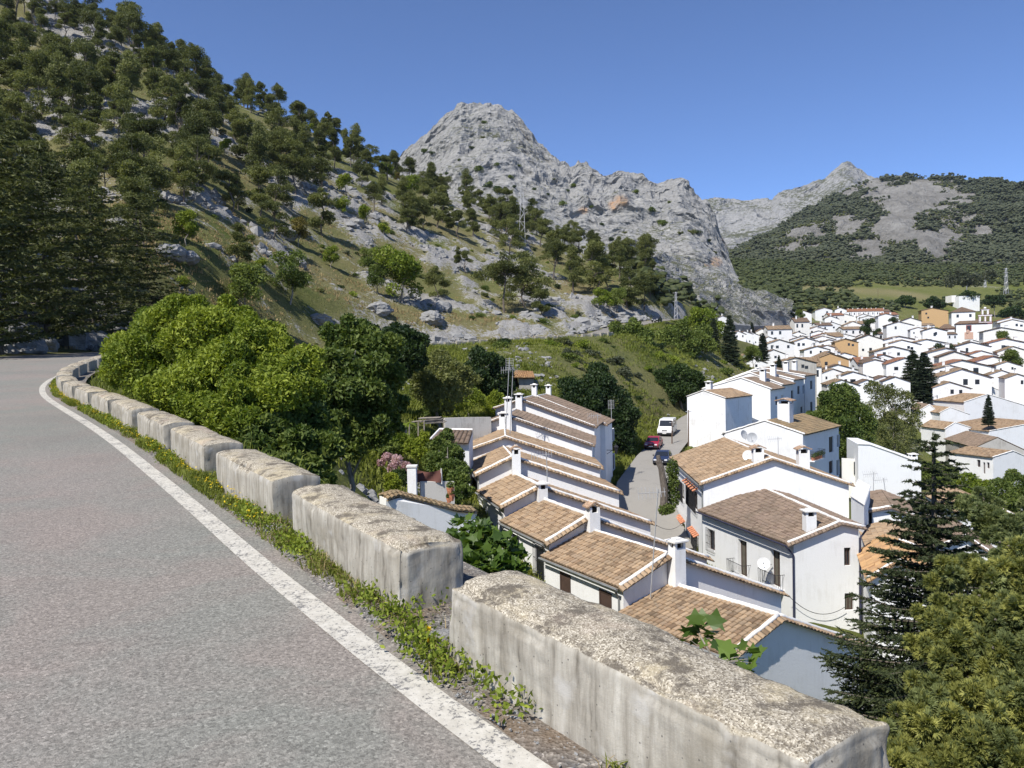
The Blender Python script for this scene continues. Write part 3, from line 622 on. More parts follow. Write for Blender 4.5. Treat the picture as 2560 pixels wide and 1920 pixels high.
def foliage(name, blobs, n, ln, asp, mat, inner=0.45, up=0.0, axis_out=0.6, sc=0.8, tint_hi=None):
    c, d, k = crown_points(blobs, n, inner, up)
    ax = unit(d * axis_out + rdir(n) * 0.8); w = unit(np.cross(ax, rdir(n))); s = ln * rng.uniform(0.65, 1.35, n)
    v, f = leaf_quads(c, ax, w, s, s * asp)
    kt = rng.uniform(-0.16, 0.16, len(blobs))[k]
    tint = np.clip(0.42 + 0.32 * fbm(c[:, 0] / sc, c[:, 1] / sc, c[:, 2] / sc, 3, 3) + kt + rng.normal(0, 0.17, n), 0, 1)
    return np_mesh(name, v, [f], [mat], attrs=dict(tint=np.repeat(tint, 4)))
def limbs(base, blobs, r0, crown_z, bend=0.3, n=6, mat='bark'):
    b = MB(); base = np.array(base, float); bl = np.array(blobs, float); top = bl[:, :3].mean(0) + [0, 0, (bl[:, 2].max() - bl[:, 2].mean()) * 0.6]
    m1 = base + (top - base) * 0.35 + rng.normal(0, bend, 3) * [1, 1, 0.2]; m2 = base + (top - base) * 0.7 + rng.normal(0, bend, 3) * [1, 1, 0.2]
    pts = [base, base + (m1 - base) * .12 + [0, 0, 0], m1, m2, top]; b.tube(pts, [r0 * 1.3, r0, r0 * .8, r0 * .55, r0 * .15], n)
    rmax = bl[:, 3].max()
    for q in bl:
        if q[3] < rmax * .55: continue
        s = m1 + (m2 - m1) * rng.uniform(0, 1) if q[2] < m2[2] else m2 + (top - m2) * rng.uniform(0, .6)
        e = q[:3]; mid = (s + e) / 2 + [0, 0, 0.05 * np.linalg.norm(e - s)]; b.tube([s, mid, e], [r0 * .4, r0 * .26, r0 * .08], 4, cap=False)
    return b.mesh('trunk', [MAT[mat]])
def pine_parts(seed, h=8.5, nl=7600, mat='pine', squat=1.0, lean=0.5, style=0):
    """style 0 rounded, 1 umbrella on a bare stem, 2 pointed, 3 loose and lopsided"""
    global rng
    rng = np.random.default_rng(seed); R = h * rng.uniform(0.33, 0.42) * squat; z0 = h * [0.14, 0.42, 0.10, 0.22][style]; bl = []; n = [20, 15, 20, 13][style]; off = rng.normal(0, .12, 2) * h * (style == 3)
    for _ in range(n):
        t = rng.uniform(0.08, 0.96); z = z0 + (h * .95 - z0) * t
        rad = {0: 1 - 0.75 * t ** 1.8, 1: 1.1 - .55 * t, 2: 1.0 - .9 * t, 3: 1 - .6 * t ** 2}[style]; rr = R * rad * rng.uniform(0.2, 1.0); a = rng.uniform(0, 2 * pi); q = h * rng.uniform(0.075, 0.165) * (.85 if style in (2, 3) else 1)
        bl.append((rr * cos(a) + off[0] * t, rr * sin(a) + off[1] * t, z, q * 1.2, q * 1.2, q * 0.62))
    bl.append((off[0], off[1], h * .94, h * .08, h * .08, h * .07))
    return dict(trunk=limbs((0, 0, -0.8), bl, h * 0.02, z0, lean), crown=foliage('crown', bl, nl, 0.36, 0.34, LF[mat], 0.35, 0.35, 0.7, 0.9))
def broad_parts(seed, h=5.5, nl=4200, mat='bright', R=None, ln=0.30, z0=0.3, asp=0.5, bark='bark_grey'):
    global rng
    rng = np.random.default_rng(seed); R = R or h * 0.42; bl = []
    for _ in range(12):
        z = rng.uniform(h * (z0 + .1), h * 0.88); t = (z / h - z0) / (1 - z0); rr = R * (1 - abs(t - .35) ** 1.5) * rng.uniform(0.2, 0.8); a = rng.uniform(0, 2 * pi); q = h * rng.uniform(0.13, 0.21)
        bl.append((rr * cos(a), rr * sin(a), z, q, q, q * .85))
    return dict(trunk=limbs((0, 0, -0.7), bl, h * 0.02, z0 * h, 0.3, mat=bark), crown=foliage('crown', bl, nl, ln, asp, LF[mat], 0.35, 0.2, 0.5, 0.7))
def shrub_mesh(seed, r=1.2, nl=900, mat='dark', ln=0.22, flat=0.75, name='shrub'):
    global rng
    rng = np.random.default_rng(seed); bl = [(rng.normal(0, .4) * r, rng.normal(0, .4) * r, r * flat * rng.uniform(.3, .75), r * rng.uniform(.4, .65), r * rng.uniform(.4, .65), r * flat * rng.uniform(.4, .65)) for _ in range(6)]
    return foliage(name, bl, nl, ln, 0.5, LF[mat], 0.5, 0.3, 0.5, 0.5)
def conifer_parts(seed, h, R, mat, whorls=26, per=6, twig=0.32, needle=0.16, nw=0.05, per_twig=7, droop=0.25, z0=0.06, power=0.85, up=0.0, taper=1.0, gap=0.16):
    """whorled branches, side twigs, needle tufts"""
    global rng
    rng = np.random.default_rng(seed); tb = MB(); tb.tube([(0, 0, -0.8), (0, 0, h * .5), (0.03, 0.02, h * 0.985)], [h * .017, h * .011, h * .002], 7)
    cs = []; axs = []; br = MB()
    for i in range(whorls):
        zf = z0 + (0.985 - z0) * (i / (whorls - 1)) ** 0.92; L0 = R * (1 - zf) ** power * taper + 0.05 * R
        m = per if zf < .9 else 4
        for j in range(m):
            a = 2 * pi * (j + rng.uniform(-.3, .3)) / m + i * 2.4; L = L0 * rng.uniform(0.72, 1.12); o = np.array([cos(a), sin(a), 0]); z = h * zf + rng.uniform(-.4, .4) * h / whorls
            t = np.linspace(0.06, 1, max(3, int(L / gap))); dz = L * (up * t - droop * t + (droop * 0.75) * t ** 2.6)
            pts = np.array([0, 0, z]) + o[None] * (L * t)[:, None]; pts[:, 2] += dz
            br.tube([pts[0] * [.3, .3, 1], pts[len(pts) // 2], pts[-1]], [h * .004 * (1 - zf) + .008, h * .0025 * (1 - zf) + .005, .004], 4, cap=False)
            side = np.array([-sin(a), cos(a), 0])
            for q, tt in zip(pts, t):
                for sg in (-1, 1, 0):
                    tl = twig * (0.45 + 0.75 * (1 - abs(tt - .45))) * rng.uniform(.7, 1.2) * min(1, L / (R * .35)) if sg else twig * 0.45
                    dr = unit(o * 0.75 + side * sg * 0.8 + np.array([0, 0, rng.uniform(-.28, .1)]))
                    u = rng.uniform(0.05, 1, per_twig); cs.append(q + dr * (u * tl)[:, None]); axs.append(np.repeat(dr[None], per_twig, 0))
    # leader
    n = 30; zz_ = rng.uniform(h * .93, h, n); cs.append(np.stack([rng.normal(0, .02, n), rng.normal(0, .02, n), zz_], 1)); axs.append(np.repeat(np.array([[0, 0, 1.0]]), n, 0))
    c = np.concatenate(cs); ax = unit(np.concatenate(axs) * 0.75 + rdir(len(c)) * 0.65); n = len(c)
    s = needle * rng.uniform(.7, 1.3, n); v, f = leaf_quads(c, ax, unit(np.cross(ax, rdir(n))), s, np.full(n, nw))
    rad = np.hypot(c[:, 0], c[:, 1]); tint = np.clip(0.40 + 0.3 * fbm(c[:, 0] / .6, c[:, 1] / .6, c[:, 2] / .6, 3, 3) + rng.normal(0, .17, n), 0, 1)
    for k in range(len(br.f)): br.m[k] = 0
    tb.add(br.v, br.f)
    return dict(trunk=tb.mesh('trunk', [MAT['bark']]), crown=np_mesh('crown', v, [f], [LF[mat]], attrs=dict(tint=np.repeat(tint, 4))))
def plant(parts, name, label, cat, loc, rotz=0, scale=1.0, group=None):
    o = bpy.data.objects.new(name, None); C.objects.link(o); o.location = tuple(map(float, loc)); o.rotation_euler = (0, 0, rotz)
    o.scale = (scale,) * 3 if np.isscalar(scale) else tuple(scale); props(o, label, cat, group)
    for k, me in parts.items(): link(k, me, o)
    return o

PINES = [pine_parts(100 + i, 8.5, 7600, 'pine' if i % 3 else 'pine2', [1, 1.05, .9, 1.05, .95, 1.1, 1, .9, 1.1, .8, 1][i], .5, [0, 1, 2, 0, 0, 3, 0, 2, 3, 2, 1][i]) for i in range(11)]
TALL = [pine_parts(130 + i, 10.5, 7000, 'pine2' if i == 1 else 'pine', 0.68, .5, [1, 2, 1][i]) for i in range(3)]
BRIGHT = [broad_parts(150, 5.5, 4200, 'bright'), broad_parts(151, 6.5, 5200, 'bright', z0=.12)]
LIME = [broad_parts(152, 4.5, 2600, 'lime')]; OLV = [broad_parts(153, 5.5, 3600, 'olive')]; MIDT = [broad_parts(154, 6, 5200, 'mid'), broad_parts(155, 6.5, 5600, 'mid', z0=.22)]; GREYT = [broad_parts(156, 4.5, 3600, 'grey')]
ROUND = [broad_parts(157, 6, 5200, 'dark', R=2.9, z0=0.05, ln=.34)]
SHR = [shrub_mesh(170, 1.0, 700, 'dark'), shrub_mesh(171, 1.1, 800, 'mid'), shrub_mesh(172, .9, 600, 'pine2'), shrub_mesh(173, 1.0, 700, 'bright'), shrub_mesh(174, .9, 600, 'grey')]
rnd = random.Random(21)
def yb(x): return np.interp(x, [-20, 100, 160, 200, 260, 300, 350, 400, 450, 500, 560, 600, 640], [330, 330, 245, 222, 232, 240, 250, 238, 240, 256, 268, 285, 318])
placed = []
def far_enough(x, y, r): return all((x - a) ** 2 + (y - b) ** 2 > (r + c) ** 2 * 0.25 for a, b, c in placed)
def zone(px, py):
    if py < 70 and px < 190: return 'dark pine in the wood below the bare crag at the top left', 'pines high at the top left'
    if px < 160: return 'dark pine in the dense wood on the steep slope above the bend', 'pines above the bend'
    if py < np.interp(px, [150, 250, 320, 405, 520], [70, 115, 140, 190, 225]): return 'pine on the skyline of the wooded hill against the sky', 'pines on the wooded skyline'
    if px < 260: return 'dark pine in the upper wood, left of the rocky clearing', 'pines left of the rocky clearing'
    if px < 380: return 'dark pine in the wood right of the narrow rock outcrops, below the skyline', 'pines below the skyline'
    if px < 480: return 'rounded pine on the shoulder of the hill in front of the grey cliff', 'pines in front of the grey cliff'
    return 'pine in the belt of trees along the foot of the grey cliff', 'pines along the foot of the cliff'
# trees that stand out, surveyed one by one: kind, x, y of the foot, height in picture units
SPEC = [(BRIGHT, 1, 212, 131, 19, 'bushy_tree', 'bright green bushy tree among the dark pines high on the hill', 'tree'), (LIME, 0, 206, 143, 11, 'bushy_tree', 'small lime green tree just below a bright bushy one, high on the hill', 'tree'), (LIME, 0, 345, 196, 22, 'bushy_tree', 'lime green tree at the edge of the pine wood on the hill', 'tree'),
 (LIME, 0, 366, 226, 21, 'bushy_tree', 'yellowest tree on the hillside, among grey rocks', 'tree'), (LIME, 0, 384, 239, 17, 'bushy_tree', 'small yellow-green tree right beside the yellowest one on the rocks', 'tree'), (BRIGHT, 0, 411, 199, 26, 'bushy_tree', 'bright green open-crowned tree on the shoulder of the hill', 'tree'), (OLV, 0, 298, 247, 30, 'bushy_tree', 'rust-tinged tree among pale boulders in the middle of the slope', 'tree'),
 (BRIGHT, 0, 187, 245, 36, 'bushy_tree', 'light green small tree in the grass clearing right of the cedars', 'tree'), (BRIGHT, 0, 332, 269, 24, 'bushy_tree', 'little bright green tree alone on the grassy slope', 'tree'), (BRIGHT, 1, 402, 306, 62, 'bushy_tree', 'tall bright green bushy tree in the middle of the open slope', 'tree'), (MIDT, 0, 378, 297, 34, 'bushy_tree', 'dull green bush at the left foot of the tall bright bushy tree', 'tree'), (MIDT, 1, 371, 276, 30, 'bushy_tree', 'olive-toned round tree up left of the tall bright bushy tree', 'tree'),
 (PINES, 2, 240, 268, 46, 'pine_tree', 'low broad pine in the clearing above two leaning green trees', 'pine'), (MIDT, 0, 247, 319, 58, 'bushy_tree', 'green tree with a dark crooked trunk above the big near bush', 'tree'), (MIDT, 1, 289, 303, 54, 'bushy_tree', 'green tree with a slender straight trunk, right of the crooked one', 'tree'), (PINES, 4, 437, 304, 40, 'pine_tree', 'rounded dark pine standing alone on the dry slope with its shadow beside it', 'pine'),
 (PINES, 1, 504, 313, 62, 'pine_tree', 'large pine at the left end of the clump above the far guard blocks', 'pine'), (PINES, 6, 526, 309, 60, 'pine_tree', 'large pine in the clump above the far guard blocks, second from its left', 'pine'), (PINES, 3, 541, 318, 34, 'pine_tree', 'small dark pine in front of the clump above the far guard blocks', 'pine'), (TALL, 0, 553, 280, 44, 'pine_tree', 'tall pine at the back of the clump above the far road', 'pine'), (TALL, 1, 573, 294, 50, 'pine_tree', 'light green tall pine in the middle of the clump above the far road', 'pine'), (PINES, 0, 593, 293, 54, 'pine_tree', 'broad light pine right of the middle of the clump above the far road', 'pine'),
 (PINES, 5, 610, 290, 42, 'pine_tree', 'dark pine at the back right of the clump above the far road', 'pine'), (PINES, 2, 629, 312, 46, 'pine_tree', 'dense pine near the far road bend, right end of the clump', 'pine'), (PINES, 4, 643, 314, 42, 'pine_tree', 'rounded pine beside the far road bend', 'pine'), (BRIGHT, 0, 603, 314, 27, 'bushy_tree', 'bright green low tree under the pines by the far road', 'tree'), (MIDT, 0, 618, 315, 27, 'bushy_tree', 'dull green low tree under the pines, close to the far road bend', 'tree'), (PINES, 5, 466, 273, 27, 'pine_tree', 'small pine on the rocky slope below the lattice pylon', 'pine'),
 (PINES, 4, 364, 141, 27, 'pine_tree', 'lone umbrella-shaped pine standing clear on the skyline', 'pine'), (PINES, 2, 390, 152, 22, 'pine_tree', 'flat-topped pine on the skyline, right of the lone umbrella pine', 'pine'), (PINES, 6, 133, 48, 46, 'pine_tree', 'tall pine on the skyline beside the bare crag', 'pine'), (TALL, 2, 134, 205, 72, 'pine_tree', 'tall pine with a bare straight trunk above the cedars', 'pine'), (TALL, 0, 125, 203, 66, 'pine_tree', 'tall bare-trunked pine just left of a taller one above the cedars', 'pine'), (TALL, 1, 184, 203, 62, 'pine_tree', 'tall light pine with a thin trunk at the top of the clearing', 'pine'), (PINES, 0, 272, 243, 44, 'pine_tree', 'dark pine with a bare trunk beside the large pale boulders', 'pine'), (PINES, 3, 322, 237, 50, 'pine_tree', 'pine with a leaning trunk right of the rust-tinged tree', 'pine')]
def kind_h(pt): return max(v.co.z for v in pt['crown'].vertices)
KH = {}
for pool, i, x, y, hp, nm, lab, cat in SPEC:
    q = hit(x, y)
    if q is None: print('miss', lab); continue
    pt = pool[i]; k = id(pt['crown']); KH.setdefault(k, kind_h(pt)); s = hp / F * q[1] / KH[k]
    plant(pt, nm, lab, cat, (q[0], q[1], gz(q[0], q[1]) - 0.1), rnd.uniform(0, 6.3), s, 'trees that stand out on the hillside'); placed.append((q[0], q[1], 6.0 * s))
tries = 0; npine = 0; nsh = 0
while npine < 296 and tries < 90000:
    tries += 1
    px = rnd.uniform(-30, 660); d = math.exp(rnd.uniform(math.log(45), math.log(330))) if rnd.random() < .5 else rnd.uniform(70, 340)
    X = (px - 512) / F * d; Z = None
    r = 4.9 + 1.2 * (d > 200)
    if not far_enough(X, d, r): continue
    sdv_, _z = road_rel([X], [d])
    if sdv_[0] > -ROADW - 7: continue
    Z = gz(X, d); qx, qy = proj(X, d, Z)
    if qx > 655 or qx < -40 or qy < -60: continue
    lim = yb(qx)
    if qy > lim: continue
    crag = math.hypot((qx - 82) / 32, (qy - 8) / 17)
    if crag < 1: continue
    if qy > lim - 22 and rnd.random() < .5: continue
    if 150 < qx < 480 and rnd.random() < 0.10: continue
    if abs(qx - np.interp(qy, [70, 120, 190], [122, 152, 165])) < 9 and 60 < qy < 190: continue
    if rnd.random() < .07 and qx > 120:
        pt = rnd.choice([BRIGHT[1], LIME[0], OLV[0], MIDT[0]]); s = rnd.uniform(.6, 1.0) * (1.2 if d > 160 else 1); kd = {id(BRIGHT[1]): 'light green', id(LIME[0]): 'lime green', id(OLV[0]): 'rusty', id(MIDT[0]): 'dull green'}[id(pt)]; plant(pt, 'bushy_tree', kd + ' leafy tree among the ' + zone(qx, qy)[1], 'tree', (X, d, Z - .1), rnd.uniform(0, 6.3), s, kd + ' leafy trees among the ' + zone(qx, qy)[1]); placed.append((X, d, r * .7)); continue
    pt = rnd.choice(PINES + TALL[:2]); s = rnd.uniform(0.68, 1.22); lab, grp = zone(qx, qy)
    plant(pt, 'pine_tree', lab, 'pine', (X, d, Z - 0.2), rnd.uniform(0, 6.3), tuple(np.array((s * rnd.uniform(.8, 1.12), s * rnd.uniform(.8, 1.12), s * rnd.uniform(.9, 1.15))) * (1 + .25 * float(sstep(120, 200, d)))), grp); placed.append((X, d, r)); npine += 1
print('pines', npine, tries)
tries = 0
while nsh < 150 and tries < 20000:
    tries += 1
    d = rnd.uniform(70, 320); px = rnd.uniform(0, 660); X = (px - 512) / F * d; sdv_, _z = road_rel([X], [d])
    if sdv_[0] > -ROADW - 4: continue
    Z = gz(X, d); qx, qy = proj(X, d, Z)
    if qy < yb(qx) - 40 or not far_enough(X, d, 2.2): continue
    s = rnd.uniform(.5, 1.3); me = rnd.choice(SHR)
    o = link('shrub', me, None, (X, d, Z - .1), rnd.uniform(0, 6.3), s); placed.append((X, d, 2.2)); nsh += 1
    props(o, 'low shrub among grey rocks on the dry open slope above the far road' if qx > 300 else 'low shrub in the rocky grass clearing right of the cedars', 'shrub', 'shrubs on the open slope' if qx > 300 else 'shrubs in the clearing')
# loose limestone on the slopes: uncountable
def rock_mesh(name, pts, sizes, mats, lab, kind, seed=5):
    q = np.random.default_rng(seed); b = MB(); b.blob((0, 0, 0), 1, 1); bv = np.array(b.v); bf = np.array(b.f); n = len(pts); nv = len(bv)
    th = q.uniform(0, 2 * pi, n); ca, sa = np.cos(th), np.sin(th); off = q.uniform(0, 99, (n, 1))
    nn = 1 + 0.55 * vnoise(bv[None, :, 0] * 1.7 + off, bv[None, :, 1] * 1.7 + off * 2, bv[None, :, 2] * 1.7, 3) + 0.25 * vnoise(bv[None, :, 0] * 4 + off, bv[None, :, 1] * 4, bv[None, :, 2] * 4 + off, 4)
    scl = np.stack([sizes * q.uniform(.8, 1.5, n), sizes * q.uniform(.6, 1.1, n), sizes * q.uniform(.45, .95, n)], 1)
    w = bv[None] * nn[..., None] * scl[:, None]; x = w[..., 0] * ca[:, None] - w[..., 1] * sa[:, None]; y = w[..., 0] * sa[:, None] + w[..., 1] * ca[:, None]
    v = np.stack([x, y, w[..., 2]], -1) + pts[:, None]; f = bf[None] + (np.arange(n) * nv)[:, None, None]
    me = np_mesh(name, v.reshape(-1, 3), [f.reshape(-1, 3)], mats, attrs=dict(ochre=np.zeros(n * nv), veg=np.zeros(n * nv)))
    return single(name, me, None, lab, 'rocks', None, kind)
q = np.random.default_rng(77); N = 60000; px = q.uniform(-20, 660, N); d = np.exp(q.uniform(math.log(28), math.log(300), N)); X = (px - 512) / F * d
sv, _z = road_rel(X, d); m = 0.26 + 0.62 * fbm(X / 22, d / 22, o=5, s=3) + 0.42 * fbm(X / 5, d / 5, o=4, s=9)
cutm = (1 - sstep(ROADW + 3, ROADW + 12, -sv)) * (d > 113); m = np.maximum(m, cutm * (.45 + .5 * fbm(X / 5, d / 5, o=4, s=9)))
ok = (sv < -ROADW - 2.2) & (m + q.normal(0, .06, N) > 0.47); X, d, m = X[ok][:7500], d[ok][:7500], m[ok][:7500]
Zg = ground(X, d); sz = np.clip(q.lognormal(-0.85, 0.55, len(X)), .15, 1.7)
rock_mesh('scattered_rocks', np.stack([X, d, Zg + sz * .12 + .12], 1), sz, [MAT['boulder']], 'pale limestone rocks scattered over the hillside grass', 'stuff')
# a few large boulders of their own
for i, (x, y, s, lab) in enumerate([(282, 236, 2.6, 'large pale split boulder beside the bare-trunked pine on the slope'), (172, 256, 1.8, 'rounded grey boulder in the grass clearing right of the cedars'), (186, 262, 1.3, 'smaller grey boulder just below the rounded one in the clearing'), (380, 312, 1.9, 'pale boulder below the tall bright bushy tree'), (432, 322, 2.2, 'big pale boulder left above the far guard blocks'), (318, 322, 1.7, 'low slanting grey slab of rock above the near bushes'), (15, 352, 1.7, 'dark shaded boulder beside the road bend at the left edge'), (38, 350, 1.2, 'smaller shaded boulder at the foot of the bank by the bend'), (3, 341, 1.9, 'tall shaded rock above the road at the left edge'), (105, 352, 0.8, 'white rock at the roadside where the road disappears behind the bush')]):
    p = hit(x, y)
    if p is None: continue
    b = MB(); b.blob((0, 0, 0), 1, 3); v = np.array(b.v); o_ = i * 5.3
    v = v * (1 + .42 * fbm(v[:, 0] * 1.3 + o_, v[:, 1] * 1.3, v[:, 2] * 1.3, 3) + 0.22 * ridged(v[:, 0] * 2.4 + o_, v[:, 1] * 2.4, v[:, 2] * 2.4, 3))[:, None] * s * np.array([1.15, .85, .62])
    me = np_mesh('boulder', v, [np.array(b.f)], [MAT['boulder']], attrs=dict(ochre=np.zeros(len(v)), veg=np.zeros(len(v))))
    ob = link('boulder', me, None, (p[0], p[1], gz(p[0], p[1]) + s * .1), i * 1.3); props(ob, lab, 'boulder')
# shrubs clinging to the cliffs
q = np.random.default_rng(91); n = 0
for x, y, s in [(478, 170, 3.6), (472, 148, 2.4), (484, 123, 2.6), (483, 138, 2.4), (425, 152, 3.2), (413, 172, 3), (432, 153, 2.4), (447, 174, 2.0), (459, 160, 1.8), (460, 190, 2.6), (460, 213, 3.2), (470, 177, 2), (490, 185, 3), (497, 190, 3.8), (488, 187, 3), (511, 178, 2.4), (497, 165, 2), (480, 168, 2.2), (573, 186, 2.4), (562, 204, 2.8), (636, 193, 3), (652, 211, 3.4), (664, 225, 3.6), (660, 223, 2.6), (691, 233, 4), (698, 233, 2.5), (648, 242, 3.0), (680, 233, 2.2), (602, 225, 2), (591, 207, 1.8), (568, 191, 2.0), (575, 225, 2.2), (534, 190, 2.2), (519, 166, 1.6), (505, 143, 1.6), (514, 187, 1.8), (548, 195, 1.8), (612, 240, 2.4), (625, 233, 2), (640, 225, 2.2), (708, 241, 2), (715, 253, 2.4), (670, 203, 1.8), (554, 180, 1.6), (530, 205, 2)]:
    R = ray(x, y); M = A1.reshape(-1, 3); pr = proj(M[:, 0], M[:, 1], M[:, 2]); k = np.argmin((pr[0] - x) ** 2 + (pr[1] - y) ** 2 + (M[:, 1] > 800) * 1e3); p = M[k]
    o = link('cliff_shrub', rnd.choice(SHR[:3]), None, (p[0], p[1] - s * .3, p[2] - s * .3), rnd.uniform(0, 6.3), s * 1.15)
    props(o, 'dark shrub clinging to the face of the grey rock peak' if x < 545 else 'dark shrub clinging to the jagged grey cliff right of the peak', 'shrub', 'shrubs on the peak' if x < 545 else 'shrubs on the jagged cliff')
# woods far away read as one mass
def far_wood(name, pts, h, mats, lab):
    q = np.random.default_rng(len(pts)); n = len(pts); k = 26; b = MB(); b.blob((0, 0, 0), 1, 0); bv = np.array(b.v); bf = np.array(b.f)
    m = 4; c = np.repeat(pts, m, 0); hh = np.repeat(h, m); c = c + np.stack([q.normal(0, .28, n * m) * hh, q.normal(0, .28, n * m) * hh, q.uniform(.15, .8, n * m) * hh], 1)
    r = hh * q.uniform(.22, .38, n * m); w = bv[None] * (1 + q.uniform(-.3, .3, (n * m, len(bv), 1))) * r[:, None, None] * np.array([1, 1, .75])
    f = bf[None] + (np.arange(n * m) * len(bv))[:, None, None]
    t = np.clip(.45 + q.normal(0, .2, n * m), 0, 1)
    me = np_mesh(name, (w + c[:, None]).reshape(-1, 3), [f.reshape(-1, 3)], mats, attrs=dict(tint=np.repeat(t, len(bv))))
    return single(name, me, None, lab, 'forest', None, 'stuff')
A, veg, vv = VEGW['A'], VEGW['veg'], VEGW['v']; q = np.random.default_rng(8); fl = A.reshape(-1, 3); pr = proj(fl[:, 0], fl[:, 1], fl[:, 2])
pk = np.nonzero((veg.ravel() + q.normal(0, .12, veg.size) > 0.5) & (vv.ravel() <= 1.0) & (pr[0] > 690) & (pr[0] < 1100))[0]; pk = q.choice(pk, min(15000, len(pk)), replace=False)
pts = fl[pk] + q.normal(0, 3, (len(pk), 3)) * [1, 1, 0]; far_wood('forest', pts, q.uniform(3.5, 8.0, len(pts)), [M_leaf('far_pines', (0.034, 0.046, 0.028), (0.088, 0.098, 0.052), 0.15)], 'dark pine woods covering the mountain on the right')
pk = np.nonzero((veg.ravel() > 0.28) & (veg.ravel() < 0.5) & (vv.ravel() <= 1.0) & (pr[0] > 690))[0]; pk = q.choice(pk, min(4500, len(pk)), replace=False)
far_wood('scrub', fl[pk], q.uniform(2, 4.5, len(pk)), [LF['pine']], 'sparse scrub on the rocks of the mountain on the right')
# woods on the low hills behind the town and under the spur
N = 60000; px = q.uniform(640, 1060, N); d = q.uniform(190, 960, N); X = (px - 512) / F * d; n_ = fbm(X / 45, d / 45, o=4, s=71)
Zg = ground(X, d); qx, qy = proj(X, d, Zg)
lim = np.interp(qx, [640, 690, 740, 780, 800, 850, 900, 960, 1024], [300, 312, 322, 318, 316, 314, 312, 308, 326]); dens = np.where(qy < 287, 0.95, np.where(qy < 303, 0.22, 0.24)) + 0.8 * n_
sv, _z = road_rel(X, d)
grassy = ((qx > 850) & (qx < 1000) & (qy > 281) & (qy < 301)); dens = np.where(grassy, dens - .55, dens); dens = np.where((qx < 800) & (qy > 283), dens + .35, dens)
ok = (qy < lim) & (q.uniform(0, 1, N) < dens) & ((sv > 3) | (sv < -9)) & (d < 955)
ok = np.nonzero(ok)[0][:6000]
far_wood('woodland', np.stack([X[ok], d[ok], Zg[ok] - .3], 1), q.uniform(2.6, 6.5, len(ok)), [M_leaf('low_wood_leaves', (0.020, 0.032, 0.012), (0.082, 0.098, 0.034), 0.2)], 'pine and oak wood on the low hills behind the town')

# trees hiding the lower right foot of the cliff
M = A1.reshape(-1, 3); pr = proj(M[:, 0], M[:, 1], M[:, 2]); q = np.random.default_rng(13); ft = np.interp(pr[0], [560, 600, 640, 680, 700, 720, 735, 750], [252, 262, 266, 276, 280, 282, 284, 284]) + 6 * fbm(pr[0] / 9, pr[1] / 9, o=3, s=4)
pk = np.nonzero((pr[1] > ft) & (pr[0] > 545) & (pr[0] < 775) & (M[:, 1] < 760) & (M[:, 2] > -40))[0]; pk = q.choice(pk, min(900, len(pk)), replace=False)
far_wood('woodland', M[pk] - [0, 2, .5], q.uniform(3, 7.5, len(pk)), [LF['pine']], 'dark trees and scrub covering the foot of the grey cliff')
# ------------------------------------------------------------------ building materials
def M_white(name, stain=0.35, tone=(0.82, 0.82, 0.815), dirt_shade=(0.50, 0.48, 0.43)):
    t = NT(name); p = t.pos(); n1 = t.noise(p, 0.7, 5, 0.65); st = t.noise(t.scalev(p, (5, 5, 0.5)), 1.0, 5, 0.7); n3 = t.noise(p, 14, 4)
    col = t.mix(t.math('MULTIPLY', t.ramp(t.math('ADD', t.math('MULTIPLY', n1, 0.55), t.math('MULTIPLY', st, 0.45)), [(0.5, 0.0), (0.68, 1.0)]), stain), tone, dirt_shade)
    col = t.mix(t.ramp(n3, [(0.35, 0.12), (0.65, 0.0)]), col, tuple(c * .82 for c in tone))
    col = t.mix(1.0, col, t.ramp(t.n('ObjectInfo').outputs['Random'], [(0.0, 0.87), (1.0, 1.0)]), 'MULTIPLY')
    return t.fin(col, 0.9, t.bump(t.math('ADD', n3, n1), 0.25, 0.03), 0.15)
def M_tile(name, cols, moss=0.4, bumpy=False, dark=(0.10, 0.085, 0.06)):
    t = NT(name); uv = t.uv(); fl = t.vmath('FLOOR', uv); r = t.white(fl); p = t.pos()
    col = t.ramp(r, [(i / (len(cols) - 1), c) for i, c in enumerate(cols)])
    n1 = t.noise(p, 0.8, 5, 0.65); n2 = t.noise(p, 9, 5, 0.7)
    col = t.mix(t.math('MULTIPLY', t.ramp(t.math('ADD', t.math('MULTIPLY', n1, .6), t.math('MULTIPLY', n2, .4)), [(0.48, 0.0), (0.62, 1.0)]), moss), col, dark)
    col = t.mix(t.ramp(n2, [(0.55, 0.0), (0.72, 0.35)]), col, (0.46, 0.42, 0.33))
    sx0 = t.n('SeparateXYZ', None, Vector=t.vmath('FRACTION', uv)); dirt_shade = t.ramp(t.math('ABSOLUTE', t.math('SUBTRACT', sx0.outputs[0], 0.5)), [(0.36, 0.0), (0.47, 0.75)]); col = t.mix(dirt_shade, col, tuple(c * .5 for c in dark))  # painted shade, along with dirt, in the valleys between tile columns
    nm = None
    if bumpy:
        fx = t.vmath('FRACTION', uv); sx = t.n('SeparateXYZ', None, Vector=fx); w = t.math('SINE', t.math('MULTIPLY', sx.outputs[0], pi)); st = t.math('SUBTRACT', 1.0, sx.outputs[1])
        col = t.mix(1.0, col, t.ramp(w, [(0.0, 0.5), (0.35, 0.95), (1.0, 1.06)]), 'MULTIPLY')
        nm = t.bump(t.math('ADD', w, t.math('MULTIPLY', st, 0.35)), 1.0, 0.07)
    else: nm = t.bump(n2, 0.4, 0.012)
    return t.fin(col, 0.9, nm, 0.15)
TAN_C = [(0.16, 0.11, 0.07), (0.26, 0.175, 0.11), (0.32, 0.22, 0.135), (0.37, 0.265, 0.17), (0.28, 0.205, 0.14), (0.40, 0.285, 0.18), (0.22, 0.155, 0.10)]
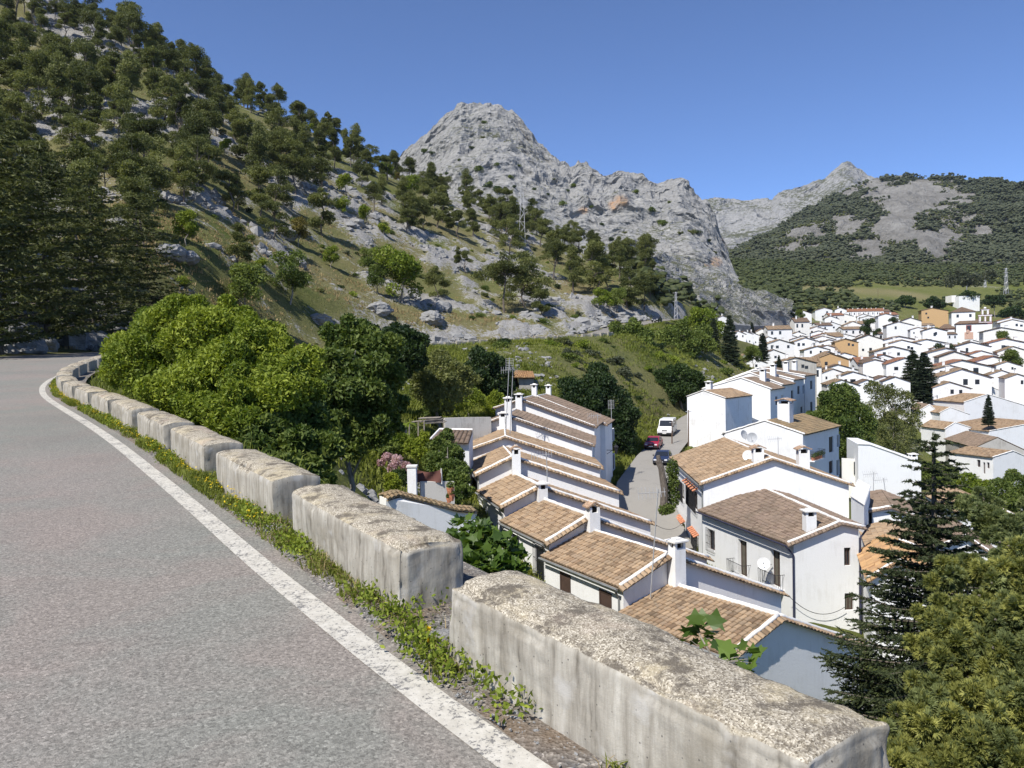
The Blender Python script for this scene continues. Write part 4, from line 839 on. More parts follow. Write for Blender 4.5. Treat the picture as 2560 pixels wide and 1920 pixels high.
MAT['white'] = M_white('whitewash', 0.36, (0.80, 0.80, 0.79)); MAT['white_dirty'] = M_white('stained_whitewash', 0.75); MAT['white_cream'] = M_white('aged_whitewash', 0.3, (0.80, 0.785, 0.73)); MAT['render_grey'] = M_white('grey_render', 0.7, (0.46, 0.44, 0.40), (0.25, 0.23, 0.20)); MAT['ochre'] = M_white('ochre_render', 0.3, (0.50, 0.33, 0.17), (0.40, 0.27, 0.15)); MAT['mortar'] = M_white('white_mortar', 0.55, (0.80, 0.78, 0.74), (0.42, 0.38, 0.33))
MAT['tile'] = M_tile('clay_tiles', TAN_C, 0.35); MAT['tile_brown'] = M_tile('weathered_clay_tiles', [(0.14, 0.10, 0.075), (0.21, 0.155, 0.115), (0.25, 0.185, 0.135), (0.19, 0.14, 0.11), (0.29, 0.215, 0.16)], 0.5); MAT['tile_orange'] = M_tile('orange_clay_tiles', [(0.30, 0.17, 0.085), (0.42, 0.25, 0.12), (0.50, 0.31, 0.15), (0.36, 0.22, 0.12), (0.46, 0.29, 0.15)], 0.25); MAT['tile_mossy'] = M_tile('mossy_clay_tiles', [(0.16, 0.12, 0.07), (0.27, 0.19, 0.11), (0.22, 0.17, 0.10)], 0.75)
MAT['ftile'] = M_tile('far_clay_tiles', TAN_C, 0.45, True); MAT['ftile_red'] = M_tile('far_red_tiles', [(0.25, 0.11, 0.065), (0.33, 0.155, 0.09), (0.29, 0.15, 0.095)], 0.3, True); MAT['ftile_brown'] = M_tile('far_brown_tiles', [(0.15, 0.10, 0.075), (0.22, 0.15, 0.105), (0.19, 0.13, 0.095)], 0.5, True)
MAT['red_tile'] = plain('red_ridge_tile', (0.50, 0.21, 0.12), 0.85, var=.3, sc=9)
MAT['cap_tile'] = plain('lichened_cap_tile', (0.36, 0.245, 0.165), 0.9, var=.45, sc=12)
MAT['iron'] = plain('black_iron', (0.025, 0.025, 0.028), 0.6); MAT['wood'] = plain('dark_wood', (0.07, 0.045, 0.035), 0.7); MAT['shutter'] = plain('grey_brown_shutter', (0.105, 0.095, 0.075), 0.75); MAT['zinc'] = plain('zinc_gutter', (0.25, 0.26, 0.26), 0.5, 0.4, 0.4); MAT['pipe'] = plain('blue_black_pipe', (0.03, 0.032, 0.06), 0.45)
MAT['steel'] = plain('grey_galvanised_steel', (0.42, 0.42, 0.42), 0.5, 0.4, 0.3); MAT['rust'] = plain('rusty_iron', (0.13, 0.085, 0.06), 0.8); MAT['dish'] = plain('white_dish', (0.78, 0.78, 0.77), 0.45, 0.4); MAT['dish_grey'] = plain('grey_dish', (0.36, 0.37, 0.38), 0.5)
_g = NT('dark_glass'); MAT['glass'] = _g.fin((0.018, 0.022, 0.03), 0.12, None, 0.5); MAT['hole'] = plain('dark_opening', (0.012, 0.011, 0.01), 0.95)  # near-black colour painted for the darkness inside openings
MAT['stonewall'] = M_white('rubble_wall', 0.8, (0.38, 0.36, 0.33), (0.16, 0.145, 0.125)); MAT['gardenwall'] = M_white('old_garden_wall', 0.85, (0.60, 0.575, 0.52), (0.27, 0.245, 0.205))
MAT['street'] = M_white('pale_street_concrete', 0.5, (0.30, 0.285, 0.26), (0.19, 0.18, 0.165))

class Tiles:
    def __init__(s): s.v = []; s.f = []; s.uv = []; s.n = 0; s.off = 0
    def patch(s, el, er, rr, rl, col=0.25, course=0.34, ns=6, amp=0.075, step=0.035, cols=None, under=0.07):
        """eave left, eave right, ridge right, ridge left; rows of rounded tiles run from ridge to eave"""
        el, er, rr, rl = [np.array(p, float) for p in (el, er, rr, rl)]
        We = np.linalg.norm(er - el); nc = cols or max(2, int(round(We / col))); H = (np.linalg.norm(rl - el) + np.linalg.norm(rr - er)) / 2; nr = max(1, int(round(H / course)))
        nrm = np.cross(er - el, rl - el); nrm /= np.linalg.norm(nrm); nrm = nrm if nrm[2] > 0 else -nrm
        u = np.linspace(0, 1, nc * ns + 1); cidx = np.minimum((u * nc).astype(int), nc - 1); prof = np.abs(np.sin(pi * u * nc)) ** 0.62
        jr = rng.uniform(-1, 1, (nr, nc)); jo = rng.uniform(-.16, .16, (nr, nc)); jo[0] *= .5
        rows = []; uvs = []
        for k in range(nr):
            for e in (0, 1):
                vv = (k + e * 1.0 + (jo[k] if e == 0 else (jo[k + 1] if k + 1 < nr else np.zeros(nc)))[cidx] * (0.5 if e == 0 else .5)) / nr
                h = amp * prof + step * (1 - e) + 0.007 * jr[k][cidx] * (1 if e == 0 else .4)
                p = (el[None] * (1 - u)[:, None] + er[None] * u[:, None]) * (1 - vv)[:, None] + (rl[None] * (1 - u)[:, None] + rr[None] * u[:, None]) * vv[:, None] + nrm * h[:, None]
                rows.append(p); uvs.append(np.stack([u * nc * 0.9999 + s.off, np.full_like(u, k + s.off + (0.02 if e == 0 else .98))], 1))
        # thickness at the eave
        p0 = (el[None] * (1 - u)[:, None] + er[None] * u[:, None]) + nrm * ((amp * prof) * .55 - 0.03)[:, None]; rows.insert(0, p0); uvs.insert(0, uvs[0].copy())
        V = np.concatenate(rows); nu = len(u); R = len(rows)
        i = (np.arange(R - 1)[:, None] * nu + np.arange(nu - 1)[None]).ravel(); fc = np.stack([i, i + 1, i + nu + 1, i + nu], 1) + s.n
        s.v.append(V); s.f.append(fc); s.uv.append(np.concatenate(uvs)); s.n += len(V)
        q = np.array([el, er, rr, rl]) - nrm * under; s.v.append(q); s.f.append(np.array([[0, 1, 2, 3]]) + s.n); s.uv.append(np.zeros((4, 2)) + s.off + .5); s.n += 4
        s.off += 37
    def flat(s, el, er, rr, rl, th=0.14, col=0.24, course=0.36):
        el, er, rr, rl = [np.array(p, float) for p in (el, er, rr, rl)]
        nrm = np.cross(er - el, rl - el); nrm /= np.linalg.norm(nrm); nrm = nrm if nrm[2] > 0 else -nrm
        t = [p + nrm * 0.0 for p in (el, er, rr, rl)]; b = [p - nrm * th for p in (el, er, rr, rl)]
        W_ = np.linalg.norm(er - el) / col; H_ = np.linalg.norm(rl - el) / course
        s.v.append(np.array(t + b)); s.f.append(np.array([[0, 1, 2, 3], [7, 6, 5, 4], [0, 4, 5, 1], [1, 5, 6, 2], [2, 6, 7, 3], [3, 7, 4, 0]]) + s.n)
        q = np.array([(0, 0), (W_, 0), (W_, H_), (0, H_)]) + s.off; s.uv.append(np.concatenate([q, q])); s.n += 8; s.off += 53
    def mesh(s, name, mats, org):
        return np_mesh(name, np.concatenate(s.v) - np.array(org), s.f, mats, uv=np.concatenate(s.uv))

class Wall:
    """an upright wall with real openings; s runs along sdir, t upwards from z=0"""
    def __init__(s, O, sdir, out): s.O = np.array([O[0], O[1], 0.0]); s.d = unit(np.array([sdir[0], sdir[1], 0.0])); o = np.array([out[0], out[1], 0.0]); o -= s.d * np.dot(o, s.d); s.n = unit(o)
    def pt(s, a, z, off=0): return s.O + s.d * a + s.n * off + np.array([0, 0, z])
    def sz(s, x, y): p = onplane(x, y, s.O, s.n); return float(np.dot(p - s.O, s.d)), float(p[2])
    def rect(s, x0, y0, x1, y1):
        a = [s.sz(x0, (y0 + y1) / 2)[0], s.sz(x1, (y0 + y1) / 2)[0]]; z = [s.sz((x0 + x1) / 2, y0)[1], s.sz((x0 + x1) / 2, y1)[1]]
        return min(a), max(a), min(z), max(z)
    def build(s, b, s0, s1, zb, knots, holes=(), depth=0.22, m=0):
        ks = sorted(knots); top = lambda a: float(np.interp(a, [k[0] for k in ks], [k[1] for k in ks]))
        cuts = sorted(set([s0, s1] + [k[0] for k in ks if s0 < k[0] < s1] + [c for h in holes for c in h[:2] if s0 < c < s1]))
        for a, c in zip(cuts[:-1], cuts[1:]):
            hs = sorted([h for h in holes if h[0] <= a + 1e-6 and h[1] >= c - 1e-6], key=lambda h: h[2]); z = zb
            for h in hs: b.quad(s.pt(a, z), s.pt(c, z), s.pt(c, h[2]), s.pt(a, h[2]), m); z = h[3]
            b.quad(s.pt(a, z), s.pt(c, z), s.pt(c, top(c)), s.pt(a, top(a)), m)
        for h in holes:
            a, c, z0, z1 = h[:4]; D = -depth
            for q in ((s.pt(a, z0), s.pt(a, z1), s.pt(a, z1, D), s.pt(a, z0, D)), (s.pt(c, z0), s.pt(c, z1), s.pt(c, z1, D), s.pt(c, z0, D)), (s.pt(a, z0), s.pt(c, z0), s.pt(c, z0, D), s.pt(a, z0, D)), (s.pt(a, z1), s.pt(c, z1), s.pt(c, z1, D), s.pt(a, z1, D))): b.quad(*q, m)
    def window(s, T, h, depth=0.2, frame='wood', pane='glass', kind='window', bars=None):
        a, c, z0, z1 = h[:4]; D = -depth + 0.01; f = MB(); w = 0.06
        ax = (s.d, s.n, np.array([0, 0, 1.0])); cx, cz = (a + c) / 2, (z0 + z1) / 2
        for (x, z, sx, sz) in ((a + w / 2, cz, w, z1 - z0), (c - w / 2, cz, w, z1 - z0), (cx, z0 + w / 2, c - a - 2 * w, w), (cx, z1 - w / 2, c - a - 2 * w, w), (cx, cz, w * .8, z1 - z0 - 2 * w)): f.box(s.pt(x, z, D + .03), (sx, .05, sz), ax)
        o = T.part(kind, f, MAT[frame]); g = MB(); g.box(s.pt(cx, cz, D), (c - a - .02, .02, z1 - z0 - .02), ax); T.part('pane', g, MAT[pane], parent=o)
        if bars:
            r = MB(); off = bars; n = max(3, int((c - a + .1) / .13))
            for i in range(n + 1): x = a - .04 + (c - a + .08) * i / n; r.tube([s.pt(x, z0 - .08, off), s.pt(x, z1 + .08, off)], .011, 4)
            for k in range(4):
                z = z0 - .08 + (z1 - z0 + .16) * k / 3; r.tube([s.pt(a - .04, z, off), s.pt(c + .04, z, off)], .012, 4)
                for x in (a - .04, c + .04): r.tube([s.pt(x, z, off), s.pt(x, z, -.02)], .01, 4)
            T.part('grille', r, MAT['iron'], parent=o)
        return o

def level(x, y, z): r = ray(x, y); return r * (z / r[2])
def hv(a): return np.array([a[0], a[1], 0.0])
def chimney(T, c, z0, z1, w=0.55, d=0.5, ax=None, cap='slab', parent=None):
    """white stack with smoke openings under a cap; c is (x, y)"""
    ax = np.eye(3) if ax is None else ax; b = MB(); X, Y, Zv = [np.array(a, float) for a in ax]; zo = z1 - .42; c = np.array([c[0], c[1], 0.0])
    b.box(c + Zv * (z0 + zo) / 2, (w, d, zo - z0), ax)
    for sx in (-1, 1):
        for sy in (-1, 1): b.box(c + X * sx * (w / 2 - .07) + Y * sy * (d / 2 - .07) + Zv * (zo + .14), (.13, .13, .28), ax)
    o = T.part('chimney', b, MAT['white'], parent=parent)
    h = MB(); h.box(c + Zv * (zo + .13), (w * .5, d * .5, .26), ax); T.part('flue', h, MAT['hole'], parent=o)
    k = MB()
    if cap == 'slab':
        k.box(c + Zv * (zo + .31), (w + .22, d + .22, .07), ax); k.box(c + Zv * (zo + .39), (w * .6, d * .6, .09), ax); T.part('chimney_cap', k, MAT['mortar'], parent=o)
    else:
        for sx in (-1, 1):
            for j in range(1):
                k.prism([c + X * sx * (w * .72) + Y * (d * .62) + Zv * (zo + .27), c + Y * (d * .62) + Zv * (zo + .52), c + Y * (d * .62) + Zv * (zo + .60), c + X * sx * (w * .72) + Y * (d * .62) + Zv * (zo + .35)], -Y * (d * 1.24))
        T.part('chimney_cap', k, MAT['cap_tile'], parent=o)
        m = MB(); m.box(c + Zv * (zo + .5), (w * .34, d * .8, .16), ax); T.part('chimney_crown', m, MAT['mortar'], parent=o)
    return o

def gable_house(name, label, A, Af, L, Lf, R, Rf, zb, tile='tile', wall='white', det=6, over=0.28, verge=0.33, mort=0.085, left_holes=None, right_holes=None, near_holes=None, gutter=True, group=None, far_gable=True, ridge_w=0.09, right_over=None, near_scallop=True, cat='house', frame='wood', mort_ridge=True):
    A, Af, L, Lf, R, Rf = [np.array(p, float) for p in (A, Af, L, Lf, R, Rf)]; f = unit(hv(Af - A)); v = unit(hv(L - R)); T = Thing(name, label, cat, ((L[0] + R[0] + Lf[0] + Rf[0]) / 4, (L[1] + R[1] + Lf[1] + Rf[1]) / 4, zb), group)
    ti = Tiles(); out = -f; dz = np.array([0, 0, 1.0])
    ti.patch(Lf, L, A, Af, ns=det, course=.33 if det >= 5 else .36); ti.patch(R, Rf, Af, A, ns=det, course=.33 if det >= 5 else .36)
    if near_scallop:   # short tiles hanging out over the gable
        e = out * verge - dz * 0.10
        ti.patch(L + e, A + e, A + dz * .012, L + dz * .012, course=verge, ns=det, amp=.06, step=.0, under=.03); ti.patch(A + e, R + e, R + dz * .012, A + dz * .012, course=verge, ns=det, amp=.06, step=0, under=.03)
    roof = T.part('roof', ti.mesh('roof', [MAT[tile]], T.loc), None)
    m = MB(); lift = dz * .05
    def bar(p, q, r):
        k = max(2, int(np.linalg.norm(np.array(q) - p) / .35)); pts = [np.array(p) + (np.array(q) - p) * i / k + rng.normal(0, .008, 3) for i in range(k + 1)]; m.tube(pts, [r * rng.uniform(.88, 1.12) for _ in pts], 7)
    if mort: bar(L + (A - L) * .03 + lift, A + lift, mort); bar(A + lift, R + (A - R) * .03 + lift, mort)
    if mort_ridge: bar(A + lift * 1.2, Af + lift * 1.2, ridge_w)
    if m.v: T.part('ridge_mortar' if mort_ridge else 'verge_mortar', m, MAT['mortar'], True)
    # walls: set in from the eaves
    sL = np.linalg.norm(hv(L - A)); sR = np.linalg.norm(hv(R - A)); gl = (A[2] - L[2]) / sL; gr = (A[2] - R[2]) / sR; ov_r = over if right_over is None else right_over
    zt = A[2] - .09; wl = sL - over; wr = sR - ov_r
    W0 = Wall(A, v, out); b = MB(); kn = [(-wr, zt - gr * wr), (0, zt), (wl, zt - gl * wl)]
    nh = [W0.rect(*h[:4]) for h in (near_holes or [])]; W0.build(b, -wr, wl, zb, kn, nh)
    # left and right walls
    li = unit(hv(A - L)); ri = unit(hv(A - R)); Lw = hv(L) + li * over; Lwf = hv(Lf) + unit(hv(Af - Lf)) * over; Rw = hv(R) + ri * ov_r; Rwf = hv(Rf) + unit(hv(Af - Rf)) * ov_r
    WL = Wall(Lw, Lwf - Lw, -li); ll = np.linalg.norm(Lwf - Lw); lt = zt - gl * wl
    lh = [WL.rect(*h[:4]) for h in (left_holes or [])]; WL.build(b, 0, ll, zb, [(0, lt), (ll, lt + (Lf[2] - L[2]))], lh, .3)
    WR = Wall(Rw, Rwf - Rw, -ri); rl = np.linalg.norm(Rwf - Rw); rtz = zt - gr * wr
    rh = [WR.rect(*h[:4]) for h in (right_holes or [])]; WR.build(b, 0, rl, zb, [(0, rtz), (rl, rtz + (Rf[2] - R[2]))], rh, .22)
    if far_gable:
        q = [Lwf + dz * zb, Rwf + dz * zb, Rwf + dz * rtz, hv(Af) + dz * zt, Lwf + dz * lt]; b.poly(q)
    T.part('wall', b, MAT[wall])
    for h, spec in zip(lh, left_holes or []): WL.window(T, h, .29, frame, *(spec[4] if len(spec) > 4 else ()))
    for h, spec in zip(rh, right_holes or []): WR.window(T, h, .2, frame, *(spec[4] if len(spec) > 4 else ()))
    for h, spec in zip(nh, near_holes or []): W0.window(T, h, .2, frame, *(spec[4] if len(spec) > 4 else ()))
    if gutter:
        g = MB(); o = -li * .07 - dz * .09; g.tube([L + o - f * .0, Lf + o], .065, 6); e = L + o; w = hv(Lw) - li * .06
        g.tube([e + f * .25, np.array([w[0], w[1], L[2] - .55]) + f * .25, np.array([w[0], w[1], zb + .3]) + f * .25], .045, 6); T.part('gutter', g, MAT['zinc'])
    T.W0, T.WL, T.WR, T.A, T.f, T.v_ = W0, WL, WR, A, f, v
    return T

# ------------------------------------------------------------------ the stepped row of houses below the road
ROW = [('R8', (778, 616), -35.7, (727, 656), (862, 643)), ('R7', (668, 554), -29.2, (618, 587.6), (785, 593.5)), ('R6', (588, 516), -23, (544, 543), (711, 558.7)), ('R5', (539, 485.7), -16, (499.5, 506.6), (654.5, 523.4)), ('R4', (512, 456.6), -6, (474.5, 475), (623, 493)), ('R3', (505.3, 436.5), -1, (469.2, 449.2), (603.6, 468)), ('R2', (506.5, 415.2), 6.6, (472, 428.3), (595.4, 445.6)), ('R1', (521.2, 399.3), 12, (492.6, 408.3), (597.4, 427.1)), ('R0', (537, 396.6), 14, (518, 401.5), (608, 425.0))]
dR = 30.0; geo = []
LEN = [5.5, 6.05, 5.6, 5.15, 6.0, 6.4, 7.6, 5.6, 5.6]
for (k, a, hd, l, r_), Ln_ in zip(ROW, LEN):
    A = P(*a, dR); u = np.array([sin(radians(hd)), cos(radians(hd)), 0]); Lc = onplane(*l, A, u); Rc = onplane(*r_, A, u)
    geo.append([A, u, Lc, Rc, Ln_]); dR = A[1] + u[1] * Ln_ + 0.05
RLAB = ['low white house nearest the road with a sunlit orange verge and a shaded grey gable', 'white house second from the near end of the stepped row, two dark windows', 'white house of the stepped row with barred windows behind the fig tree', 'white house of the stepped row beside the garden vine tree', 'white house in the middle of the stepped row, with a tall chimney on its gable', 'white house of the stepped row below the tall aerial mast', 'white house of the stepped row with two stacks at the top of its gable', 'white house next to the uppermost one of the stepped row, its front on the street', 'last white house at the upper end of the stepped row, beside the street']
RZB = [-17, -16.6, -16.1, -15.4, -14.8, -14.4, -13.9, -13.6, -13.4]; RT = {}
for i, ((k, a, hd, l, r_), g) in enumerate(zip(ROW, geo)):
    A, u, Lc, Rc, Ln_ = g; far = A + u * Ln_
    if i + 1 < len(geo): n2 = geo[i + 1][1]; p2 = geo[i + 1][0]
    else: n2, p2 = u, far
    def ext(p, pad): return p + u * (np.dot(p2 - p, n2) / np.dot(u, n2) + pad)
    Af = ext(A, 0.06); Lf = ext(Lc, .06); Rf = ext(Rc, .06)
    lh = {'R7': [(613.5 - 9.5, 571, 608.8 + 0.0, 590), (560, 571, 567, 588)]}.get(k)
    rh = {'R1': [(601.5, 429, 603.8, 443), (606.2, 430, 608, 443.5), (602.5, 457, 604.5, 466)], 'R0': [(612.6, 428.5, 614.4, 441), (613, 454, 615, 470)]}.get(k)
    if k in ('R7', 'R6'):
        lh = None
    t = 'tile' if i not in (6, 7, 8) else 'tile_brown'
    T = gable_house('row_house', RLAB[i], A, Af, Lc, Lf, Rc, Rf, RZB[i], tile=t, det=6 if i < 4 else 4, right_holes=rh, gutter=i < 6, group='stepped row of white houses below the road', far_gable=(i == 8), ridge_w=.11 if i in (0, 2, 3) else .07, mort=.085 if i < 5 else .05)
    RT[k] = T
    if k in ('R7', 'R6'):
        pass
# deep niches and barred windows on the road-side walls of the nearer houses
def add_opening(T, W, s0, s1, z0, z1, frame, bars=None, depth=0.0, pane='glass', kind='window'):
    b = MB(); ax = (W.d, W.n, np.array([0, 0, 1.0])); o = MB(); cx, cz = (s0 + s1) / 2, (z0 + z1) / 2
    for (x, z, sx, sz) in ((s0, cz, .1, z1 - z0 + .1), (s1, cz, .1, z1 - z0 + .1), (cx, z0, s1 - s0 - .1, .1), (cx, z1, s1 - s0 - .1, .1)): o.box(W.pt(x, z, .02), (sx, .06, sz), ax)
    w = T.part(kind, o, MAT[frame]); g = MB(); g.box(W.pt(cx, cz, .012), (s1 - s0 - .1, .02, z1 - z0 - .1), ax); T.part('pane', g, MAT[pane], parent=w)
    if bars:
        r = MB(); n = max(3, int((s1 - s0) / .13))
        for i in range(n + 1): x = s0 - .05 + (s1 - s0 + .1) * i / n; r.tube([W.pt(x, z0 - .1, bars), W.pt(x, z1 + .1, bars)], .013, 4)
        for k in range(4):
            z = z0 - .1 + (z1 - z0 + .2) * k / 3; r.tube([W.pt(s0 - .05, z, bars), W.pt(s1 + .05, z, bars)], .013, 4)
            for x in (s0 - .05, s1 + .05): r.tube([W.pt(x, z, bars), W.pt(x, z, 0)], .011, 4)
        T.part('grille', r, MAT['iron'], parent=w)
    return w
for k, lst in {'R7': [(0.9, 1.7, -11.9, -10.45, 'wood', None, 'wood'), (4.2, 5.0, -11.9, -10.4, 'wood', None, 'wood')], 'R6': [(0.5, 1.6, -11.7, -9.65, 'white', .16, 'glass'), (3.7, 4.7, -11.7, -9.7, 'white', .16, 'glass')], 'R8': [(2.2, 3.1, -13.6, -12, 'wood', None, 'wood')]}.items():
    for s0, s1, z0, z1, fr, ba, pn in lst: add_opening(RT[k], RT[k].WL, s0, s1, z0, z1, fr, ba, pane=pn)
# chimneys standing at the gables: (house, x px centre, top y px, forward, cap)
for k, x, yt, w, cap in [('R7', 676.5, 538, .62, 'slab'), ('R6', 592.5, 504, .6, 'tiles'), ('R5', 541.8, 481.5, .55, 'slab'), ('R4', 515.8, 447.5, .55, 'tiles'), ('R2', 503.0, 411.5, .6, 'slab'), ('R2', 508.0, 396.5, .55, 'slab'), ('R1', 519.0, 393.0, .6, 'slab'), ('R0', 534.3, 383.5, .5, 'slab')]:
    T = RT[k]; p = onplane(x, yt, T.A - T.f * .3, T.f); i = [q[0] for q in ROW].index(k); zlow = T.A[2] - 2.2
    if k in ('R0',): p = onplane(x, yt, T.A + T.f * 3, T.f); zlow = T.A[2] - .6
    chimney(T, (p[0], p[1]), zlow, p[2], w, .5, (T.v_, T.f, np.array([0, 0, 1.0])), cap)
T = RT['R0']; p = onplane(548.5, 384.3, T.A + T.f * 5.0, T.f); chimney(T, (p[0], p[1]), T.A[2] - .6, p[2], .5, .5, (T.v_, T.f, np.array([0, 0, 1.0])), 'slab')
# lantern and brackets on the street front at the upper end
T = RT['R0']; W_ = T.WR; s_, z_ = W_.sz(607.5, 451); m = MB(); s_ = 1.0; m.tube([W_.pt(s_, z_ + .15, 0), W_.pt(s_, z_ + .15, .9)], .03, 5); m.tube([W_.pt(s_, z_ - .25, 0), W_.pt(s_, z_ + .15, .55)], .022, 5)
o = T.part('lantern_bracket', m, MAT['iron']); m = MB(); c = W_.pt(s_, z_ + .2, .9); m.tube([c - [0, 0, .35], c + [0, 0, .25]], [.12, .24], 6); m.tube([c + [0, 0, .25], c + [0, 0, .5]], [.3, .03], 6); m.tube([c - [0, 0, .45], c - [0, 0, .35]], [.03, .12], 6); T.part('lantern', m, MAT['iron'], parent=o)
# ------------------------------------------------------------------ the street and what stands in it
n = 24; yy = np.linspace(60, 135, 40); V = []
for Y in yy:
    xl = np.interp(Y, _SL[:, 1], _SL[:, 0]); xr = np.interp(Y, _SR[:, 1], _SR[:, 0]); z = np.interp(Y, _SL[:, 1], _SZ)
    for a in np.linspace(0, 1, 5): V.append((xl + (xr - xl) * a, Y, z + 0.02 - .03 * abs(a - .5)))
i = (np.arange(39)[:, None] * 5 + np.arange(4)[None]).ravel()
single('street', np_mesh('street', np.array(V), [np.stack([i, i + 1, i + 6, i + 5], 1)], [MAT['street']]), None, kind='structure')
def street_z(Y): return float(np.interp(Y, _SL[:, 1], _SZ)) + .02
# ------------------------------------------------------------------ vehicles
def paint(name, col): t = NT(name); return t.fin(col, 0.28, None, 0.5)
MAT['tyre'] = plain('tyre_rubber', (0.02, 0.02, 0.02), 0.9); MAT['rim'] = plain('wheel_rim', (0.45, 0.45, 0.46), 0.4, 0.4, 0.5); MAT['lamp'] = plain('headlamp_lens', (0.65, 0.66, 0.68), 0.2, 0.6); MAT['bumper'] = plain('black_plastic', (0.03, 0.03, 0.032), 0.6); MAT['plate'] = plain('number_plate', (0.7, 0.7, 0.68), 0.5, var=.05)
def car(name, label, x, y, d, hd, kind, col, group=None):
    """side profile lofted across the width; front towards the camera (-heading)"""
    b0 = P(x, y, d); Y = b0[1]; X = b0[0]; Z = street_z(Y) if Y < 135 else b0[2]
    f = -np.array([sin(radians(hd)), cos(radians(hd)), 0]); r = np.array([-f[1], f[0], 0]); u = np.array([0, 0, 1.0]); O = np.array([X, Y, Z]) - f * (2.5 if kind == 'van' else 2.0)
    def pt(a, b, c): return O + f * a + r * b + u * c
    if kind == 'van': lo = [(2.5, .35), (2.55, .75), (2.3, 1.02), (1.62, 1.2), (-2.5, 1.2), (-2.55, .4)]; hi = [(1.62, 1.2), (.95, 2.12), (.6, 2.2), (-2.35, 2.22), (-2.5, 2.1), (-2.5, 1.2)]; w, w2, wb = .95, .86, (1.65, -1.6); wr = .34
    else: lo = [(2.0, .30), (2.05, .58), (1.85, .74), (.95, .90), (-1.9, .93), (-2.0, .35)]; hi = [(.95, .90), (.2, 1.38), (-.35, 1.44), (-1.25, 1.40), (-1.9, .93)]; w, w2, wb = .84, .68, (1.25, -1.25); wr = .3
    T = Thing(name, label, 'van' if kind == 'van' else 'car', (O[0], O[1], Z), group); m = paint(name + '_paint', col)
    b = MB(); n = len(lo); rows = []
    for s, wd in ((-1, w - .06), (-.92, w), (.92, w), (1, w - .06)): pass
    prof = []
    for bb, ins in ((-w, .05), (-w + .05, 0), (w - .05, 0), (w, .05)):
        cx = np.mean([p[0] for p in lo]); cz = np.mean([p[1] for p in lo]); prof.append([pt(cx + (p[0] - cx) * (1 - ins * .5), bb, cz + (p[1] - cz) * (1 - ins)) for p in lo])
    vs = [q for p in prof for q in p]; fs = [tuple(range(n))[::-1], tuple(range(3 * n, 4 * n))]
    for k in range(3): fs += [(k * n + i, k * n + (i + 1) % n, (k + 1) * n + (i + 1) % n, (k + 1) * n + i) for i in range(n)]
    b.add(vs, fs); nh = len(hi)
    A_ = [pt(p[0], -(w - .04 if p[1] < (1.25 if kind == 'van' else .95) else w2), p[1]) for p in hi]; B_ = [pt(p[0], (w - .04 if p[1] < (1.25 if kind == 'van' else .95) else w2), p[1]) for p in hi]
    b.add(A_ + B_, [tuple(range(nh))[::-1], tuple(range(nh, 2 * nh))] + [(i, (i + 1) % nh, (i + 1) % nh + nh, i + nh) for i in range(nh)]); T.part('body', b, m)
    g = MB(); e = .012
    def glass(a0, a1, name_='windscreen'):
        (x0, z0), (x1, z1) = a0, a1; nrm = unit(np.cross(pt(x1, 0, z1) - pt(x0, 0, z0), r)); nrm = nrm if np.dot(nrm, u) > 0 else -nrm
        lo_w = w - .12; hi_w = w2 - .08; q = MB(); q.prism([pt(x0 + (x1 - x0) * .1, -lo_w, z0 + (z1 - z0) * .1), pt(x0 + (x1 - x0) * .1, lo_w, z0 + (z1 - z0) * .1), pt(x0 + (x1 - x0) * .92, hi_w, z0 + (z1 - z0) * .92), pt(x0 + (x1 - x0) * .92, -hi_w, z0 + (z1 - z0) * .92)], nrm * e); T.part(name_, q, MAT['glass'])
    glass(hi[0], hi[1]); glass(hi[-1], hi[-2], 'rear_window')
    segs = [(.75, -.15), (-.25, -1.2), (-1.3, -2.3)] if kind == 'van' else [(.55, -.25), (-.33, -1.3)]
    for s in (-1, 1):
        for a0, a1 in segs:
            zl, zh = (1.28, 2.0) if kind == 'van' else (.97, 1.33); dx0 = (.52 if a0 == segs[0][0] else .04); q = MB()
            def sp(a, z): t = (z - hi[0][1]) / (hi[2][1] - hi[0][1]); return pt(a, s * ((w - .04) + (w2 - w + .04) * t), z)
            o = r * s * e; q.prism([sp(a0, zl), sp(a1, zl), sp(a1 + (.25 if (kind != 'van' and a1 == segs[-1][1]) else 0), zh), sp(a0 - dx0, zh)], o); T.part('side_window', q, MAT['glass'])
        for a in wb:
            q = MB(); c = pt(a, s * (w - .06), wr); k = 14; q.tube([c - r * .1, c + r * .1], [wr, wr], k); o = T.part('wheel', q, MAT['tyre']); q = MB(); q.tube([c + r * s * .098, c + r * s * .108], [wr * .62, wr * .58], 12); T.part('rim', q, MAT['rim'], parent=o)
        q = MB(); fx = lo[1][0]; q.box(pt(fx - .08, s * (w - .26), lo[1][1] + .07), (.16, .3, .13), (f, r, u)); T.part('headlight', q, MAT['lamp'])
        q = MB(); q.box(pt(hi[0][0] - .25, s * (w + .07), hi[0][1] + .1), (.12, .16, .12), (f, r, u)); T.part('wing_mirror', q, MAT['bumper'])
    q = MB(); q.box(pt(lo[0][0] + .02, 0, .42), (.1, w * 2 - .1, .2), (f, r, u)); T.part('bumper', q, MAT['bumper']); q = MB(); q.box(pt(lo[0][0] + .085, 0, .44), (.02, .5, .11), (f, r, u)); T.part('number_plate', q, MAT['plate'])
    q = MB(); q.box(pt(lo[1][0] - .02, 0, lo[1][1] + .06), (.06, .7, .12), (f, r, u)); T.part('grille', q, MAT['bumper'])
    return T
car('parked_van', 'white minibus van parked uphill of the dark red car on the street', 664.5, 436.5, 101, 20, 'van', (0.78, 0.78, 0.78), 'vehicles parked in the street')
car('parked_car', 'dark red car parked in front of the white van', 651, 449.5, 92, 20, 'car', (0.30, 0.014, 0.034), 'vehicles parked in the street')
